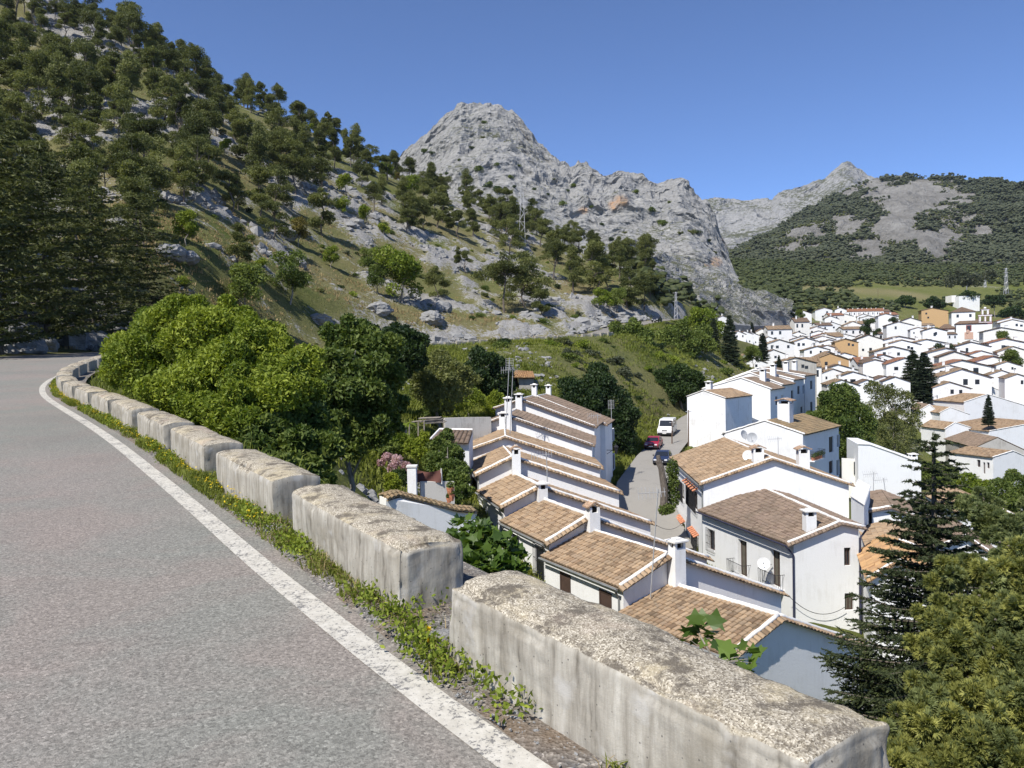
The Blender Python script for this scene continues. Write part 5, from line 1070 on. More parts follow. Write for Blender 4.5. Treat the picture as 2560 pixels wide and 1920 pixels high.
car('parked_car', 'dark blue car parked lower down the street on the other side', 660.5, 468, 83.5, 18, 'car', (0.02, 0.03, 0.07), 'vehicles parked in the street')
car('moving_car', 'small dark car coming round the bend of the far road', 654.7, 322, 182, 25, 'car', (0.015, 0.018, 0.03))

# ------------------------------------------------------------------ the larger houses across the street
def px_house(name, label, ap, d, hd, Ln_, lp, rp, zb, Af=None, Lf=None, **kw):
    A = P(*ap, d); u = np.array([sin(radians(hd)), cos(radians(hd)), 0.0])
    if Af is not None: Af_ = level(*Af, A[2]); u = unit(hv(Af_ - A))
    else: Af_ = A + u * Ln_
    L = onplane(*lp, A, u); R = onplane(*rp, A, u)
    Lf_ = level(*Lf, L[2]) if Lf is not None else L + (Af_ - A)
    return gable_house(name, label, A, Af_, L, Lf_, R, R + (Af_ - A), zb, **kw)
def z2(x, y): return 640 + .1085 * x, 360 + .1085 * y
def z3(x, y): return 660 + .1085 * x, 460 + .1085 * y
def z5(x, y): return 824 + .09643 * x, 360 + .09643 * y
def h2(fn, x0, y0, x1, y1, *sp): a, b = fn(x0, y0); c, d = fn(x1, y1); return (a, b, c, d, sp) if sp else (a, b, c, d, ())
def on_roof_chimney(T, x, yt, yb_, d, w=.55, cap='slab'):
    p = P(x, yb_, d); zt = P(x, yt, d)[2]; return chimney(T, (p[0], p[1]), p[2] - .8, zt, w, w * .9, (T.v_, T.f, np.array([0, 0, 1.0])), cap)
def balcony(T, W, s0, s1, z, dep=.55, h=.95, pots=0):
    b = MB(); ax = (W.d, W.n, np.array([0, 0, 1.0])); b.box(W.pt((s0 + s1) / 2, z - .05, dep / 2), (s1 - s0, dep, .1), ax); o = T.part('balcony', b, MAT['white'])
    r = MB(); n = max(4, int((s1 - s0) / .13))
    for i in range(n + 1): x = s0 + (s1 - s0) * i / n; r.tube([W.pt(x, z, dep), W.pt(x, z + h, dep + .05)], .011, 4)
    for s in (s0, s1):
        for k in range(1, 4): r.tube([W.pt(s, z, dep * k / 4), W.pt(s, z + h, dep * k / 4)], .011, 4)
        r.tube([W.pt(s, z + h, 0), W.pt(s, z + h, dep + .05)], .016, 4)
    r.tube([W.pt(s0, z + h, dep + .05), W.pt(s1, z + h, dep + .05)], .018, 4); T.part('railing', r, MAT['iron'], parent=o); return o
def dish(T, c, r, facing, pole_to, mat='dish'):
    f = unit(np.array(facing, float)); a = unit(np.cross(f, [0, 0, 1.0])); b_ = np.cross(a, f); m = MB(); c = np.array(c, float); vs = []; fs = []
    for i in range(5):
        q = i / 4; vs += [c + (a * cos(2 * pi * j / 20) + b_ * sin(2 * pi * j / 20)) * r * q - f * (.28 * r * (1 - q * q)) for j in range(20)]
    for i in range(4): fs += [(i * 20 + j, i * 20 + (j + 1) % 20, (i + 1) * 20 + (j + 1) % 20, (i + 1) * 20 + j) for j in range(20)]
    m.add(vs, fs); o = T.part('satellite_dish', m, MAT[mat], True); k = MB(); k.tube([c - f * .1, np.array(pole_to, float)], .022, 5); k.tube([c - b_ * r * .9, c + f * r * .7], .014, 4); k.blob(c + f * r * .7, .05, 1); T.part('dish_bracket', k, MAT['steel'], parent=o)
H2 = None
A = P(840, 522, 44.3); Ln_ = P(786, 544, 43.6); Lf_ = level(697, 510.5, Ln_[2]); Af_ = level(761, 487, A[2]); u = unit(hv(Af_ - A)); Ln_ = onplane(786, 544, A, u); Lf_ = level(697, 510.5, Ln_[2]); R_ = onplane(866, 527.5, A, u)
lh = [h2(z3, 440, 645, 505, 832, 'glass', 'window', .14), h2(z3, 720, 740, 800, 1072, 'shutter', 'balcony_door'), h2(z3, 1020, 835, 1106, 1168, 'shutter', 'balcony_door')]
nh = [h2(z3, 1697, 808, 1757, 975, 'glass', 'window'), h2(z3, 1703, 1228, 1785, 1385, 'shutter', 'window')]
H2 = gable_house('large_house', 'large white house with balconies and a weathered brown roof, nearest one across the street', A, Af_, Ln_, Lf_, R_, R_ + (Af_ - A), -19, tile='tile_brown', left_holes=lh, near_holes=nh, gutter=False, det=6, over=.45, ridge_w=.1)
W_ = H2.WL
for q in lh[1:]: a = W_.rect(*q[:4]); balcony(H2, W_, a[0] - .45, a[1] + .45, a[2] + .02)
b = MB(); zt = Ln_[2] - .12; e = Ln_ - H2.v_ * 0; b.tube([Ln_ + H2.v_ * .05 - [0, 0, .1], Lf_ + H2.v_ * .05 - [0, 0, .1]], .06, 6); c0 = H2.WL.pt(-.0, 0, .06); c0 = c0 - H2.f * .06; b.tube([Ln_ + H2.v_ * .05 - [0, 0, .1], c0 + [0, 0, zt - .5], c0 + [0, 0, -18.5]], .06, 6); rr = H2.WR.pt(.0, 0, .06) - H2.f * .06; b.tube([R_ - H2.v_ * .05 - [0, 0, .1], rr + [0, 0, R_[2] - .6], rr + [0, 0, -18.5]], .06, 6); H2.part('downpipe', b, MAT['pipe'])
on_roof_chimney(H2, 809.5, 508.5, 532, 44.8, .62); s_, z_ = W_.sz(*z3(1057, 943)); dish(H2, W_.pt(s_, z_, .75), .37, (-.35, -.9, .35), W_.pt(s_ + .3, z_ - .2, 0))
A = P(772.4, 458.2, 55.8); Af_ = level(724.6, 437.6, A[2]); u = unit(hv(Af_ - A)); L_ = onplane(698.6, 483.7, A, u); Lf_ = level(669.3, 457.7, L_[2]); R_ = onplane(853.7, 484.8, A, u)
lh = [h2(z3, *q, 'glass', 'window', .16) for q in [(112, 135, 158, 300), (170, 205, 224, 360), (255, 262, 345, 440), (105, 485, 160, 640), (190, 575, 231, 735), (303, 695, 356, 850)]]
HA = gable_house('large_house', 'long white house with a big tan roof and barred street windows, behind the balcony house', A, Af_, L_, Lf_, R_, R_ + (Af_ - A), -17.5, tile='tile', left_holes=lh, gutter=True, det=5, over=.35)
for q in lh[2:]:
    a = HA.WL.rect(*q[:4]); k = MB(); W_ = HA.WL
    for j in range(6): s = a[0] - .1 + (a[1] - a[0] + .2) * j / 5; k.tube([W_.pt(s, a[3] + .38, .0), W_.pt(s, a[3] + .18, .42)], .09, 6)
    HA.part('window_hood', k, MAT['red_tile'])
on_roof_chimney(HA, 757.7, 446.5, 463, 56.5, .75, 'tiles'); on_roof_chimney(HA, 803, 447.5, 470, 58, .8, 'tiles'); p = P(748, 455.5, 58); dish(HA, p, .42, (-.5, -.8, .3), p + np.array([.1, .3, -.9]))
HB = px_house('large_house', 'white house with flower balconies, a rough mossy roof and a wide tile-capped chimney', (764.8, 420.8), 77, 40, 11, (722.5, 433.8), (806, 434.9), -19, tile='tile_mossy', det=4, right_holes=[h2(z2, 1742, 706, 1782, 850, 'shutter', 'balcony_door'), h2(z2, 1815, 690, 1842, 800, 'shutter', 'balcony_door'), h2(z2, 1742, 930, 1780, 1045, 'wood', 'door'), h2(z2, 1812, 920, 1842, 1060, 'glass', 'window')], near_scallop=False, over=.3, mort_ridge=False)
on_roof_chimney(HB, 785.5, 399.5, 421, 79, 1.25, 'tiles')
for zz_, in ((P(833, 452, 80)[2],),):
    W_ = HB.WR; a = W_.rect(829, 437, 840, 452); o = balcony(HB, W_, 1.2, 4.2, a[2], .7, .9); k = MB()
    for j in range(6): k.tube([W_.pt(1.4 + j * .5, a[2], .45), W_.pt(1.4 + j * .5, a[2] + .3, .45)], [.1, .14], 7)
    HB.part('flower_pots', k, MAT['red_tile'], parent=o); lp = foliage('balcony_flowers', [tuple(W_.pt(1.4 + j * .55, a[2] + .5, .5)) + (.26, .26, .24) for j in range(6)], 420, .12, .6, LF['mid']); HB.part('balcony_plants', lp, [], parent=o); lp.transform(Matrix.Translation(Vector(-HB.loc)))
dish(HB, P(744.3, 434.6, 75), .45, (.5, -.8, .3), P(746, 440, 76), 'dish_grey'); dish(HB, P(752, 437.6, 74), .5, (-.4, -.85, .3), P(754, 443, 75), 'dish_grey')
HC = px_house('large_house', 'stained white gable house at the top of the street, right of the van', (703.5, 390.5), 95, 40, 8, (686, 397), (726.5, 398.5), -15, tile='tile', wall='white_dirty', det=4, near_scallop=False, mort=.06, over=.15, mort_ridge=False, gutter=False)
on_roof_chimney(HC, 709.3, 380.8, 393, 97, .7)
for nm, ap, d, rp, holes, lab in [('D1', (741, 378), 103, (773, 389.8), [(1248, 335, 1268, 415), (1303, 325, 1324, 362)], 'white terrace house with a red-brown roof, just behind the stained gable house'), ('D2', (749.6, 372.8), 108.5, (784.5, 385.2), [(1392, 280, 1414, 355)], 'second white terrace house behind the stained gable house'), ('D3', (755, 369.9), 114.5, (796, 380), [(1451, 240, 1473, 315), (1499, 235, 1519, 310), (1480, 430, 1499, 487)], 'third white terrace house behind the stained gable house, three front windows'), ('D4', (759.5, 367.6), 121, (807, 375.9), [(1569, 190, 1590, 270), (1570, 385, 1591, 510)], 'highest white terrace house of the block behind the stained gable house')]:
    T = px_house('terrace_house', lab, ap, d, 34, 6.2 if nm != 'D4' else 7, (701, 389.5), rp, -16, tile='tile_brown', det=4, near_scallop=False, mort=.1, over=.15, mort_ridge=False, gutter=False, right_holes=[h2(z2, *q, 'glass', 'window') for q in holes], group='terrace block behind the stained gable house', right_over=.35)
    for x, yt, yb2, dd in {'D2': [(763, 368.5, 382, 106)], 'D3': [(773.3, 363.8, 377.5, 112)], 'D4': [(786.2, 361, 374, 120), (794.6, 360.2, 369.5, 126)]}.get(nm, []): on_roof_chimney(T, x, yt, yb2, dd, .75)
# white building with a swept wall top, right of the balconies
def wall_prism(T, name, pts, d, thick, zb, mat, ex=None):
    q = [P(x, y, dd) for (x, y), dd in zip(pts, d)]; b = MB(); lo = [np.array([p[0], p[1], zb]) for p in q]; off = np.array([.25, 1, 0]) * thick
    b.prism(q + lo[::-1], off); return T.part(name, b, MAT[mat]), q, off
T = Thing('white_building', 'tall blank white building with a swept wall top, left of the spruce', 'building', P(888, 492, 88))
o, q, off = wall_prism(T, 'wall', [(858, 444), (869.5, 444.3), (880, 448), (893, 452.5), (906, 457.5), (921, 462.5)], [88] * 6, 7, -17, 'white')
k = MB(); [k.tube([a + off * s, b_ + off * s], .12, 5) for s in (0,) for a, b_ in zip(q[:-1], q[1:])]; T.part('coping', k, MAT['mortar']); c = P(913, 459, 91); chimney(T, (c[0], c[1]), c[2] - 1.5, P(913, 453, 91)[2], .75, .7, None, 'slab')
T = Thing('garden_wall', 'low white wall with a slit opening between the balcony house and the blank building', 'wall', P(850, 492, 90)); o, q, off = wall_prism(T, 'wall', [(842, 458.5), (858.3, 459.5)], [90, 90], .4, -17, 'white_cream'); k = MB(); p = P(855.5, 463, 89.9); k.box(p - [0, 0, .6], (.35, .1, 1.5)); T.part('slit_window', k, MAT['glass'])
T = Thing('flat_roof_house', 'small flat-roofed white block with a shaded right side at the end of the long house', 'house', P(860, 520, 53)); a = P(851, 494.5, 52); b_ = P(864, 505.5, 49); c = P(870, 491.5, 55.5); b = MB(); d_ = a + c - b_; base = [np.array([p[0], p[1], -19]) for p in (a, b_, c, d_)]; tz = (a[2] + b_[2]) / 2; topv = [np.array([p[0], p[1], tz]) for p in (a, b_, c, d_)]; b.add(base + topv, [(0, 1, 5, 4), (1, 2, 6, 5), (2, 3, 7, 6), (3, 0, 4, 7), (4, 5, 6, 7)]); T.part('wall', b, MAT['white']); k = MB(); [k.tube([topv[i], topv[(i + 1) % 4]], .07, 5) for i in range(4)]; T.part('parapet', k, MAT['mortar'])
for lab, ap, d, hd, Ln2, lp, rp, tl in [('white house with a weathered brown roof, left of the top of the big spruce', (892, 506.5), 53, 20, 7, (868, 510.5), (918, 517), 'tile_brown'), ('white house with a small tan roof beside the downpipe of the balcony house', (901, 540.5), 45, 20, 6, (866, 549), (932, 553), 'tile'), ('lowest small white house glimpsed left of the spruce, under the tan roof', (897, 560), 39, 20, 6, (866, 580), (935, 576), 'tile_orange'), ('white house with a broad tan roof at the right edge, behind the cypress', (986.6, 503.3), 62, 12, 9, (957, 513.5), (1042, 527), 'tile'), ('white house glimpsed between the spruce and the cypress', (966, 536), 49, 22, 6, (938, 546), (1004, 561), 'tile_brown')]:
    px_house('village_house', lab, ap, d, hd, Ln2, lp, rp, P(*ap, d)[2] - 9, tile=tl, det=4, gutter=False, mort_ridge=False, group='houses around the big spruce')
# houses below the green bank on the right
A = P(997.6, 437.4, 124); Af_ = level(966.7, 430.9, A[2]); u = unit(hv(Af_ - A)); L_ = onplane(974.4, 447.6, A, u); R_ = onplane(1026, 450.5, A, u)
J1 = gable_house('old_house', 'old house with a grey stained front and a rubble gable at the right edge', A, Af_, L_, level(943.6, 439, L_[2]), R_, R_ + (Af_ - A), -30, tile='tile_brown', wall='render_grey', det=4, near_scallop=False, mort=0, mort_ridge=False, gutter=False, left_holes=[h2(z5, 1400, 905, 1440, 962, 'glass', 'window'), h2(z5, 1510, 912, 1542, 970, 'glass', 'window'), h2(z5, 1285, 955, 1312, 1010, 'glass', 'window')], over=.3)
A = P(1013, 451, 113); L_ = onplane(991.8, 457.6, A, unit(np.array([-.12, 1, 0]))); u = unit(np.array([-.35, 1, 0])); L_ = onplane(991.8, 457.6, A, u); R_ = onplane(1028, 457.5, A, u); Ln2 = 7.5
J2 = gable_house('village_house', 'white gable house with shaded doors and windows, at the right edge below the old house', A, A + u * Ln2, L_, L_ + u * Ln2, R_, R_ + u * Ln2, -31, tile='tile', det=4, near_scallop=False, mort_ridge=False, gutter=False, left_holes=[h2(z5, 1585, 1035, 1622, 1110, 'glass', 'window'), h2(z5, 1650, 1062, 1672, 1180, 'wood', 'door'), h2(z5, 1688, 1062, 1716, 1125, 'glass', 'window')])
px_house('village_house', 'white house with a wide tan roof and long blank gable at the right edge', (1041, 421.7), 140, -14, 12, (988, 431.4), (1075, 432), -32, tile='tile', det=4, near_scallop=False, mort_ridge=False, gutter=False)
px_house('village_house', 'small white house with a tan roof above the old grey house', (955, 422.5), 141, -6, 7, (944, 429.5), (972, 428), -32, tile='tile', det=4, near_scallop=False, mort_ridge=False, gutter=False)
px_house('village_house', 'white gable with a little roof in front of the long hipped house', (950.3, 407.4), 157, 4, 8, (938.8, 413.2), (970, 414.6), -34, tile='tile', det=4, near_scallop=False, mort_ridge=False, gutter=False)
J5 = px_house('village_house', 'white house with a dark garage door beside a wooden pole', (929.5, 404.6), 161, 14, 9, (919, 410.8), (939.5, 413.3), -36, tile='tile_brown', det=4, near_scallop=False, mort_ridge=False, gutter=False, near_holes=[h2(z5, 1072, 742, 1165, 832, 'hole', 'garage_door')])
px_house('village_house', 'white house with a large orange-brown roof, up right of the long hipped houses', (989.8, 386.3), 176, -4, 12, (966, 396.8), (1009, 394.2), -32, tile='tile_orange', det=4, near_scallop=False, mort_ridge=False, gutter=False)
px_house('village_house', 'wide white gable house with a tan roof, right edge above the small conifer', (987.5, 394.3), 160, -6, 11, (963, 402.5), (1030, 407), -33, tile='tile', det=4, near_scallop=False, mort_ridge=False, gutter=False)
px_house('village_house', 'low white house with a long brown roof right below the dark conifer pair', (946, 395.6), 170, 62, 10, (927, 401.5), (962, 402.5), -33, tile='tile_brown', det=4, near_scallop=False, mort_ridge=False, gutter=False)
# ------------------------------------------------------------------ the white town
TOWNKEEP = []
def town_proto(seed):
    q = np.random.default_rng(seed); wl, wr = q.uniform(2.6, 4.2), q.uniform(3.6, 5.6); L = q.uniform(6, 9); H = q.uniform(4.6, 6.4); g = q.uniform(.28, .38); A = np.array([0, 0, H + wl * .34]); ti = Tiles(); ov = .34
    wl_z = A[2] - wl * g; wr_z = A[2] - wr * g; e = -.05
    ti.flat((-wl - ov, L + e, A[2] - (wl + ov) * g), (-wl - ov, -ov * .6, A[2] - (wl + ov) * g), (0, -ov * .6, A[2]), (0, L + e, A[2]), .2); ti.flat((wr + ov, -ov * .6, A[2] - (wr + ov) * g), (wr + ov, L + e, A[2] - (wr + ov) * g), (0, L + e, A[2]), (0, -ov * .6, A[2]), .2)
    roof = ti.mesh('roof', [MAT[['ftile', 'ftile_brown', 'ftile', 'ftile_red', 'ftile_brown'][seed % 5]]], (0, 0, 0)); b = MB(); D = -9; z = -.2
    fr = [(-wl, 0, D), (wr, 0, D), (wr, 0, wr_z + z), (0, 0, A[2] + z), (-wl, 0, wl_z + z)]; b.prism(fr, (0, L - .1, 0)); parts = [('wall', b.mesh('wall', [MAT['white'] if seed % 7 else MAT['white_cream']]), []), ('roof', roof, [])]
    def win(c, sz): m = MB(); m.box(c, sz); return m
    nw = q.integers(1, 4)
    for k in range(nw): x = q.uniform(-wl * .6, wr * .6); zz_ = wr_z - q.choice([.9, 1.2, 3.2]); parts.append(('window', win((x, -.015, zz_), (q.uniform(.6, .9), .05, q.uniform(.7, 1.1))).mesh('window', [MAT['glass']]), []))
    for k in range(q.integers(2, 4)): parts.append(('window', win((wr + .015, L * (k + .5) / 3, wr_z - 1.5), (.05, .85, 1.3)).mesh('window', [MAT['glass']]), []))
    parts.append(('window', win((wr + .015, L * .3, wr_z - 4.2), (.05, .95, 1.9)).mesh('window', [MAT['glass']]), []))
    if q.random() < .75:
        cx, cy = q.uniform(-wl * .5, wr * .5), q.uniform(.6, L - .8); m = MB(); zt = A[2] - abs(cx) * g; m.box((cx, cy, zt + .3), (.6, .55, 1.3)); cap = MB(); cap.box((cx, cy, zt + 1.02), (.8, .75, .1)); parts.append(('chimney', m.mesh('chimney', [MAT['white']]), [('chimney_cap', cap.mesh('chimney_cap', [MAT['mortar']]))]))
    return dict(parts=parts, wl=wl, wr=wr, L=L, H=A[2])
PROTO = [town_proto(300 + i) for i in range(18)]
TOWN = []   # every town house: object, picture place, roof word
RW = ['tan', 'brown', 'tan', 'reddish', 'brown']
def town_house(i, X, Y, zb, hd, sc=(1, 1, 1), wall=None):
    pr = PROTO[i]; o = bpy.data.objects.new('village_house', None); C.objects.link(o); o.location = (X, Y, zb); o.rotation_euler = (0, 0, -radians(hd)); o.scale = sc
    for nm, me, sub in pr['parts']:
        c = link(nm, me, o)
        if nm == 'wall' and wall:
            c.material_slots[0].link = 'OBJECT'; c.material_slots[0].material = MAT[wall]
        for n2, m2 in sub: link(n2, m2, c)
    qx, qy = proj(X, Y, zb + pr['H'] * sc[2]); TOWN.append([o, qx, qy, RW[i % 5], wall, Y]); TOWNKEEP.append((X, Y, 4.6 * max(sc[0], sc[1])))
    return o
rnd = random.Random(99)
def set_house(x, y, d, wpx, hd=None, i=None, wall=None, hs=1.0, ls=1.0):
    """a house by its gable top and its width in picture units"""
    i = rnd.randrange(18) if i is None else i; pr = PROTO[i]; p = P(x, y, d); s = wpx / F * d / (pr['wl'] + pr['wr']); s = min(max(s, .6), 3.2); hd = (math.degrees(math.atan2(p[0], p[1])) - 10) if hd is None else hd
    zs = hs * min(1.25, max(.8, s)); return town_house(i, p[0], p[1], p[2] - pr['H'] * zs, hd, (s, ls * min(1.5, max(.8, s)), zs), wall)
G5 = lambda x, y: (704 + .0723 * x, 288 + .0723 * y); G6 = lambda x, y: (864 + .0723 * x, 288 + .0723 * y)
for x, y, w, d, kw in [(1040, 705, 360, 255, {}), (1400, 680, 330, 262, {}), (960, 845, 250, 215, {}), (1260, 950, 490, 150, dict(wall='render_grey')), (690, 965, 310, 185, {}), (890, 670, 220, 275, {}), (1480, 480, 270, 370, {}), (1490, 540, 200, 355, {}), (1640, 625, 300, 300, {}), (1640, 655, 290, 292, {}), (1700, 785, 220, 240, {}), (1560, 800, 330, 225, {}), (1950, 700, 300, 262, dict(wall='ochre')), (1740, 895, 420, 200, dict(wall='ochre')), (1180, 305, 180, 395, {}), (1190, 385, 160, 380, {}), (1340, 330, 150, 400, {}), (560, 590, 180, 262, {}), (470, 590, 170, 258, {}), (650, 600, 170, 268, {}), (255, 380, 140, 285, {}), (240, 465, 150, 270, {}), (1780, 1110, 330, 170, {}), (2060, 1150, 420, 165, {}), (1900, 1260, 420, 150, {}), (1180, 640, 200, 300, {}), (1300, 600, 160, 310, {}), (800, 560, 200, 300, {}), (950, 590, 170, 310, {}), (640, 880, 230, 200, {}), (1100, 520, 120, 330, dict(wall='ochre'))]: set_house(*G5(x, y), d, w * .0723, **kw)
for x, y, w, d, kw in [(1350, 985, 640, 200, {}), (1180, 1060, 420, 188, {}), (1350, 1105, 640, 176, {}), (560, 955, 520, 186, {}), (150, 940, 360, 200, {}), (150, 980, 400, 192, {}), (400, 800, 460, 245, {}), (1900, 1130, 360, 178, dict(i=0)), (1060, 1395, 190, 172, dict(hs=.7)), (430, 1220, 330, 168, {}), (280, 1210, 240, 172, {}), (40, 1260, 330, 158, {}), (480, 460, 340, 330, {}), (640, 405, 250, 350, {}), (300, 350, 250, 380, {}), (940, 270, 330, 470, dict(wall='ochre')), (1130, 820, 560, 235, {}), (1080, 790, 300, 245, {}), (1480, 740, 430, 255, {}), (860, 700, 520, 265, {}), (480, 660, 480, 275, {}), (520, 710, 420, 262, {}), (60, 640, 330, 270, {}), (1960, 690, 500, 262, {}), (1180, 1290, 470, 168, dict(wall='white_dirty')), (1980, 1010, 300, 195, {}), (2060, 800, 440, 225, {}), (2030, 400, 360, 400, {}), (2050, 430, 320, 385, {}), (1900, 540, 480, 330, dict(i=1)), (1620, 860, 360, 225, {}), (1780, 930, 560, 205, dict(i=3)), (2120, 1180, 300, 165, {}), (1250, 870, 420, 222, dict(i=1)), (260, 910, 420, 215, dict(i=3)), (750, 540, 250, 310, {}), (960, 540, 300, 305, {})]: set_house(*G6(x, y), d, w * .0723, **kw)
NMAN = len(TOWN)
# the rest of the town fills the slope in stepped rows
h0 = radians(16); ux = np.array([sin(h0), cos(h0)]); vx = np.array([cos(h0), -sin(h0)]); cand = []
for a in np.arange(150, 470, 7.6):
    for j, b_ in enumerate(np.arange(-20, 260, 9.6)):
        off = (j // 2) * 3.2; p = ux * (a + (j % 5) * 2.1) + vx * (b_ + off); cand.append((p[0] + rnd.uniform(-.8, .8), p[1] + rnd.uniform(-.8, .8)))
rnd.shuffle(cand); nf = 0
CH = P(965, 352, 432)
for X, Y in cand:
    if nf >= 190: break
    z = gz(X, Y); qx, qy = proj(X, Y, z); 
    if qx < 742 or qx > 1050 or Y > 445: continue
    tp = proj(X, Y, z + 6.5)[1]
    if tp > np.interp(qx, [740, 800, 850, 870, 905, 940, 1024], [352, 368, 372, 362, 372, 384, 402]): continue
    if tp < np.interp(qx, [740, 770, 790, 830, 900, 925, 1000, 1024], [331, 322, 312, 309, 309, 313, 316, 322]): continue
    if any((X - a) ** 2 + (Y - b_) ** 2 < (c + 3.2) ** 2 for a, b_, c in TOWNKEEP): continue
    if math.hypot(X - CH[0], Y - CH[1]) < 19: continue
    if 700 < qx < 790 and qy > 345: continue
    if 938 < qx < 992 and tp < 343 and Y < 445: continue
    i = rnd.randrange(18); s = rnd.uniform(.85, 1.15); town_house(i, X, Y, z + .1, 16 + rnd.uniform(-7, 7) + (rnd.random() < .24) * 82, (s, s * rnd.uniform(.9, 1.05), rnd.uniform(.85, 1.2)), 'ochre' if rnd.random() < .02 else None); nf += 1
# long terrace with red roofs along the top edge of the town
for k in range(8):
    p = P(841 + k * 4.6, 309.2 - .1 * k, 432); o = town_house(3, p[0], p[1], p[2] - PROTO[3]['H'] * .95, 112, (.55, .62, .95)); TOWN[-1][3] = 'red'
print('town', NMAN, nf)
MARKS = [('the church', 965, 330), ('the dark conifer pair', 921, 376), ('the grey gable house', 795, 357), ('the ochre houses', 836, 349), ('the single town conifer', 764, 345), ('the red-roofed terrace', 857, 310), ('the small right conifer', 991, 408), ('the edge conifers', 727, 345), ('the bell gable', 990, 318)]
grp = {}
for e in TOWN:
    dd = [math.hypot((e[1] - m[1]), (e[2] - m[2]) * 1.6) for m in MARKS]; k = int(np.argmin(dd)); m = MARKS[k]; dx, dy = e[1] - m[1], (e[2] - m[2]) * 1.6
    way = ('right of' if dx > 0 else 'left of') if abs(dx) > abs(dy) else ('below' if dy > 0 else 'above'); grp.setdefault((k, way), []).append((min(dd), e))
OR = ['first'] + ords[1:] + ['twenty-third', 'twenty-fourth', 'twenty-fifth', 'twenty-sixth', 'twenty-seventh', 'twenty-eighth', 'twenty-ninth', 'thirtieth']
for (k, way), l in grp.items():
    for n_, (d_, e) in enumerate(sorted(l, key=lambda q: q[0])):
        wc = {'ochre': 'ochre', 'render_grey': 'grey'}.get(e[4], 'white'); props(e[0], '%s house with %s roof, %s one %s %s' % (wc, e[3], OR[min(n_, 29)], way, MARKS[k][0]), 'house', 'houses of the white town')
# ------------------------------------------------------------------ the church
cb = math.atan2(CH[0], CH[1]) - radians(8); f = np.array([sin(cb), cos(cb), 0]); r = np.array([cos(cb), -sin(cb), 0]); u = np.array([0, 0, 1.0]); ax = (r, f, u); O = P(956.3, 352, 430); m_ = 430 / F
def cx(x, y=0): return (x - 956.3) * m_, 0
MAT['trim'] = plain('dark_red_trim', (0.20, 0.06, 0.055), 0.8)
T = Thing('church', 'white parish church with hipped roofs and dark red trim at the far side of town', 'church', O); Hh = (352 - 324.2) * m_; Wd = 31 * m_
def lp(a, b_, c): return O + r * a + f * b_ + u * c
b = MB(); b.box(lp(Wd / 2, 8, Hh / 2 - 5), (Wd, 16, Hh + 10), ax); T.part('wall', b, MAT['white'])
b = MB(); b.box(lp(-4.2, 6, Hh * .42 - 5), (7.2, 9, Hh * .84 + 10), ax); b.box(lp(-6, 3, 1), (4.5, 3.0, 14), ax); T.part('side_wing', b, MAT['white'])
def hip(a0, a1, b0, b1, z, h, k=.35, mat='ftile_brown', nm='roof'):
    t = Tiles(); c0, c1 = (a0 + a1) / 2 - (a1 - a0) * k / 2, (a0 + a1) / 2 + (a1 - a0) * k / 2; bm = (b0 + b1) / 2; q = lambda x, y, zz_: lp(x, y, zz_)
    t.flat(q(a0, b0, z), q(a1, b0, z), q(c1, bm, z + h), q(c0, bm, z + h), .2); t.flat(q(a1, b1, z), q(a0, b1, z), q(c0, bm, z + h), q(c1, bm, z + h), .2); t.flat(q(a0, b1, z), q(a0, b0, z), q(c0, bm, z + h), q(c0 + .01, bm, z + h), .2); t.flat(q(a1, b0, z), q(a1, b1, z), q(c1, bm, z + h), q(c1 - .01, bm, z + h), .2)
    return T.part(nm, t.mesh(nm, [MAT[mat]], T.loc), None)
hip(-.6, Wd * .86, -.6, 16.6, Hh + .15, 3.6, .25); hip(-8.2, .4, 1, 11, Hh * .84 + .3, 2.6, .3)
b = MB(); b.box(lp(4, 9, Hh + 2.5), (11.5, 11, 8.5), ax); T.part('crossing_tower', b, MAT['white']); hip(-2.4, 10.4, 3, 15, Hh + 6.9, 3.0, .05, 'ftile_brown', 'tower_roof')
b = MB(); b.box(lp(Wd / 2, -.02, Hh), (Wd + .3, .3, .7), ax); b.box(lp(-4.2, 1.4, Hh * .84), (7.6, .3, .5), ax); T.part('cornice', b, MAT['trim'])
b = MB(); x0, x1 = 19.5 * m_, 30.7 * m_; cxm = (x0 + x1) / 2; zB = Hh + .3
for s in (x0 + .5, cxm, x1 - .5): b.box(lp(s, .6, zB + 2.1), (1.1, 1, 3.6), ax)
b.box(lp(cxm, .6, zB + .25), (x1 - x0, 1.1, .6), ax); b.box(lp(cxm, .6, zB + 4.0), (x1 - x0 + .3, 1.2, .6), ax)
for s in (cxm - 1.35, cxm + 1.35): b.box(lp(s, .6, zB + 5.6), (1.0, .9, 2.8), ax)
b.box(lp(cxm, .6, zB + 7.1), (4.0, 1, .6), ax); b.blob(lp(cxm, .6, zB + 8.0), .7, 1); bg = T.part('bell_gable', b, MAT['white'])
b = MB()
for z in (zB + .62, zB + 3.62, zB + 4.38, zB + 7.48): b.box(lp(cxm, .02, z), ((x1 - x0 + .5) if z < zB + 5 else 4.3, .2, .16), ax)
for s in (x0 + .08, x1 - .08, cxm - .5, cxm + .5): b.box(lp(s, .05, zB + 2.1), (.2, .2, 3.2), ax)
for s in (cxm - 1.8, cxm + 1.8): b.box(lp(s, .1, zB + 5.7), (.18, .2, 2.6), ax)
T.part('belfry_trim', b, MAT['trim'], parent=bg)
for c in (lp((x0 + cxm) / 2 + .1, .7, zB + 2.0), lp((x1 + cxm) / 2 - .1, .7, zB + 2.0), lp(cxm, .7, zB + 5.7)):
    b = MB(); b.tube([c - u * .5, c, c + u * .5], [.55, .35, .2], 8); T.part('bell', b, MAT['rust'], parent=bg)
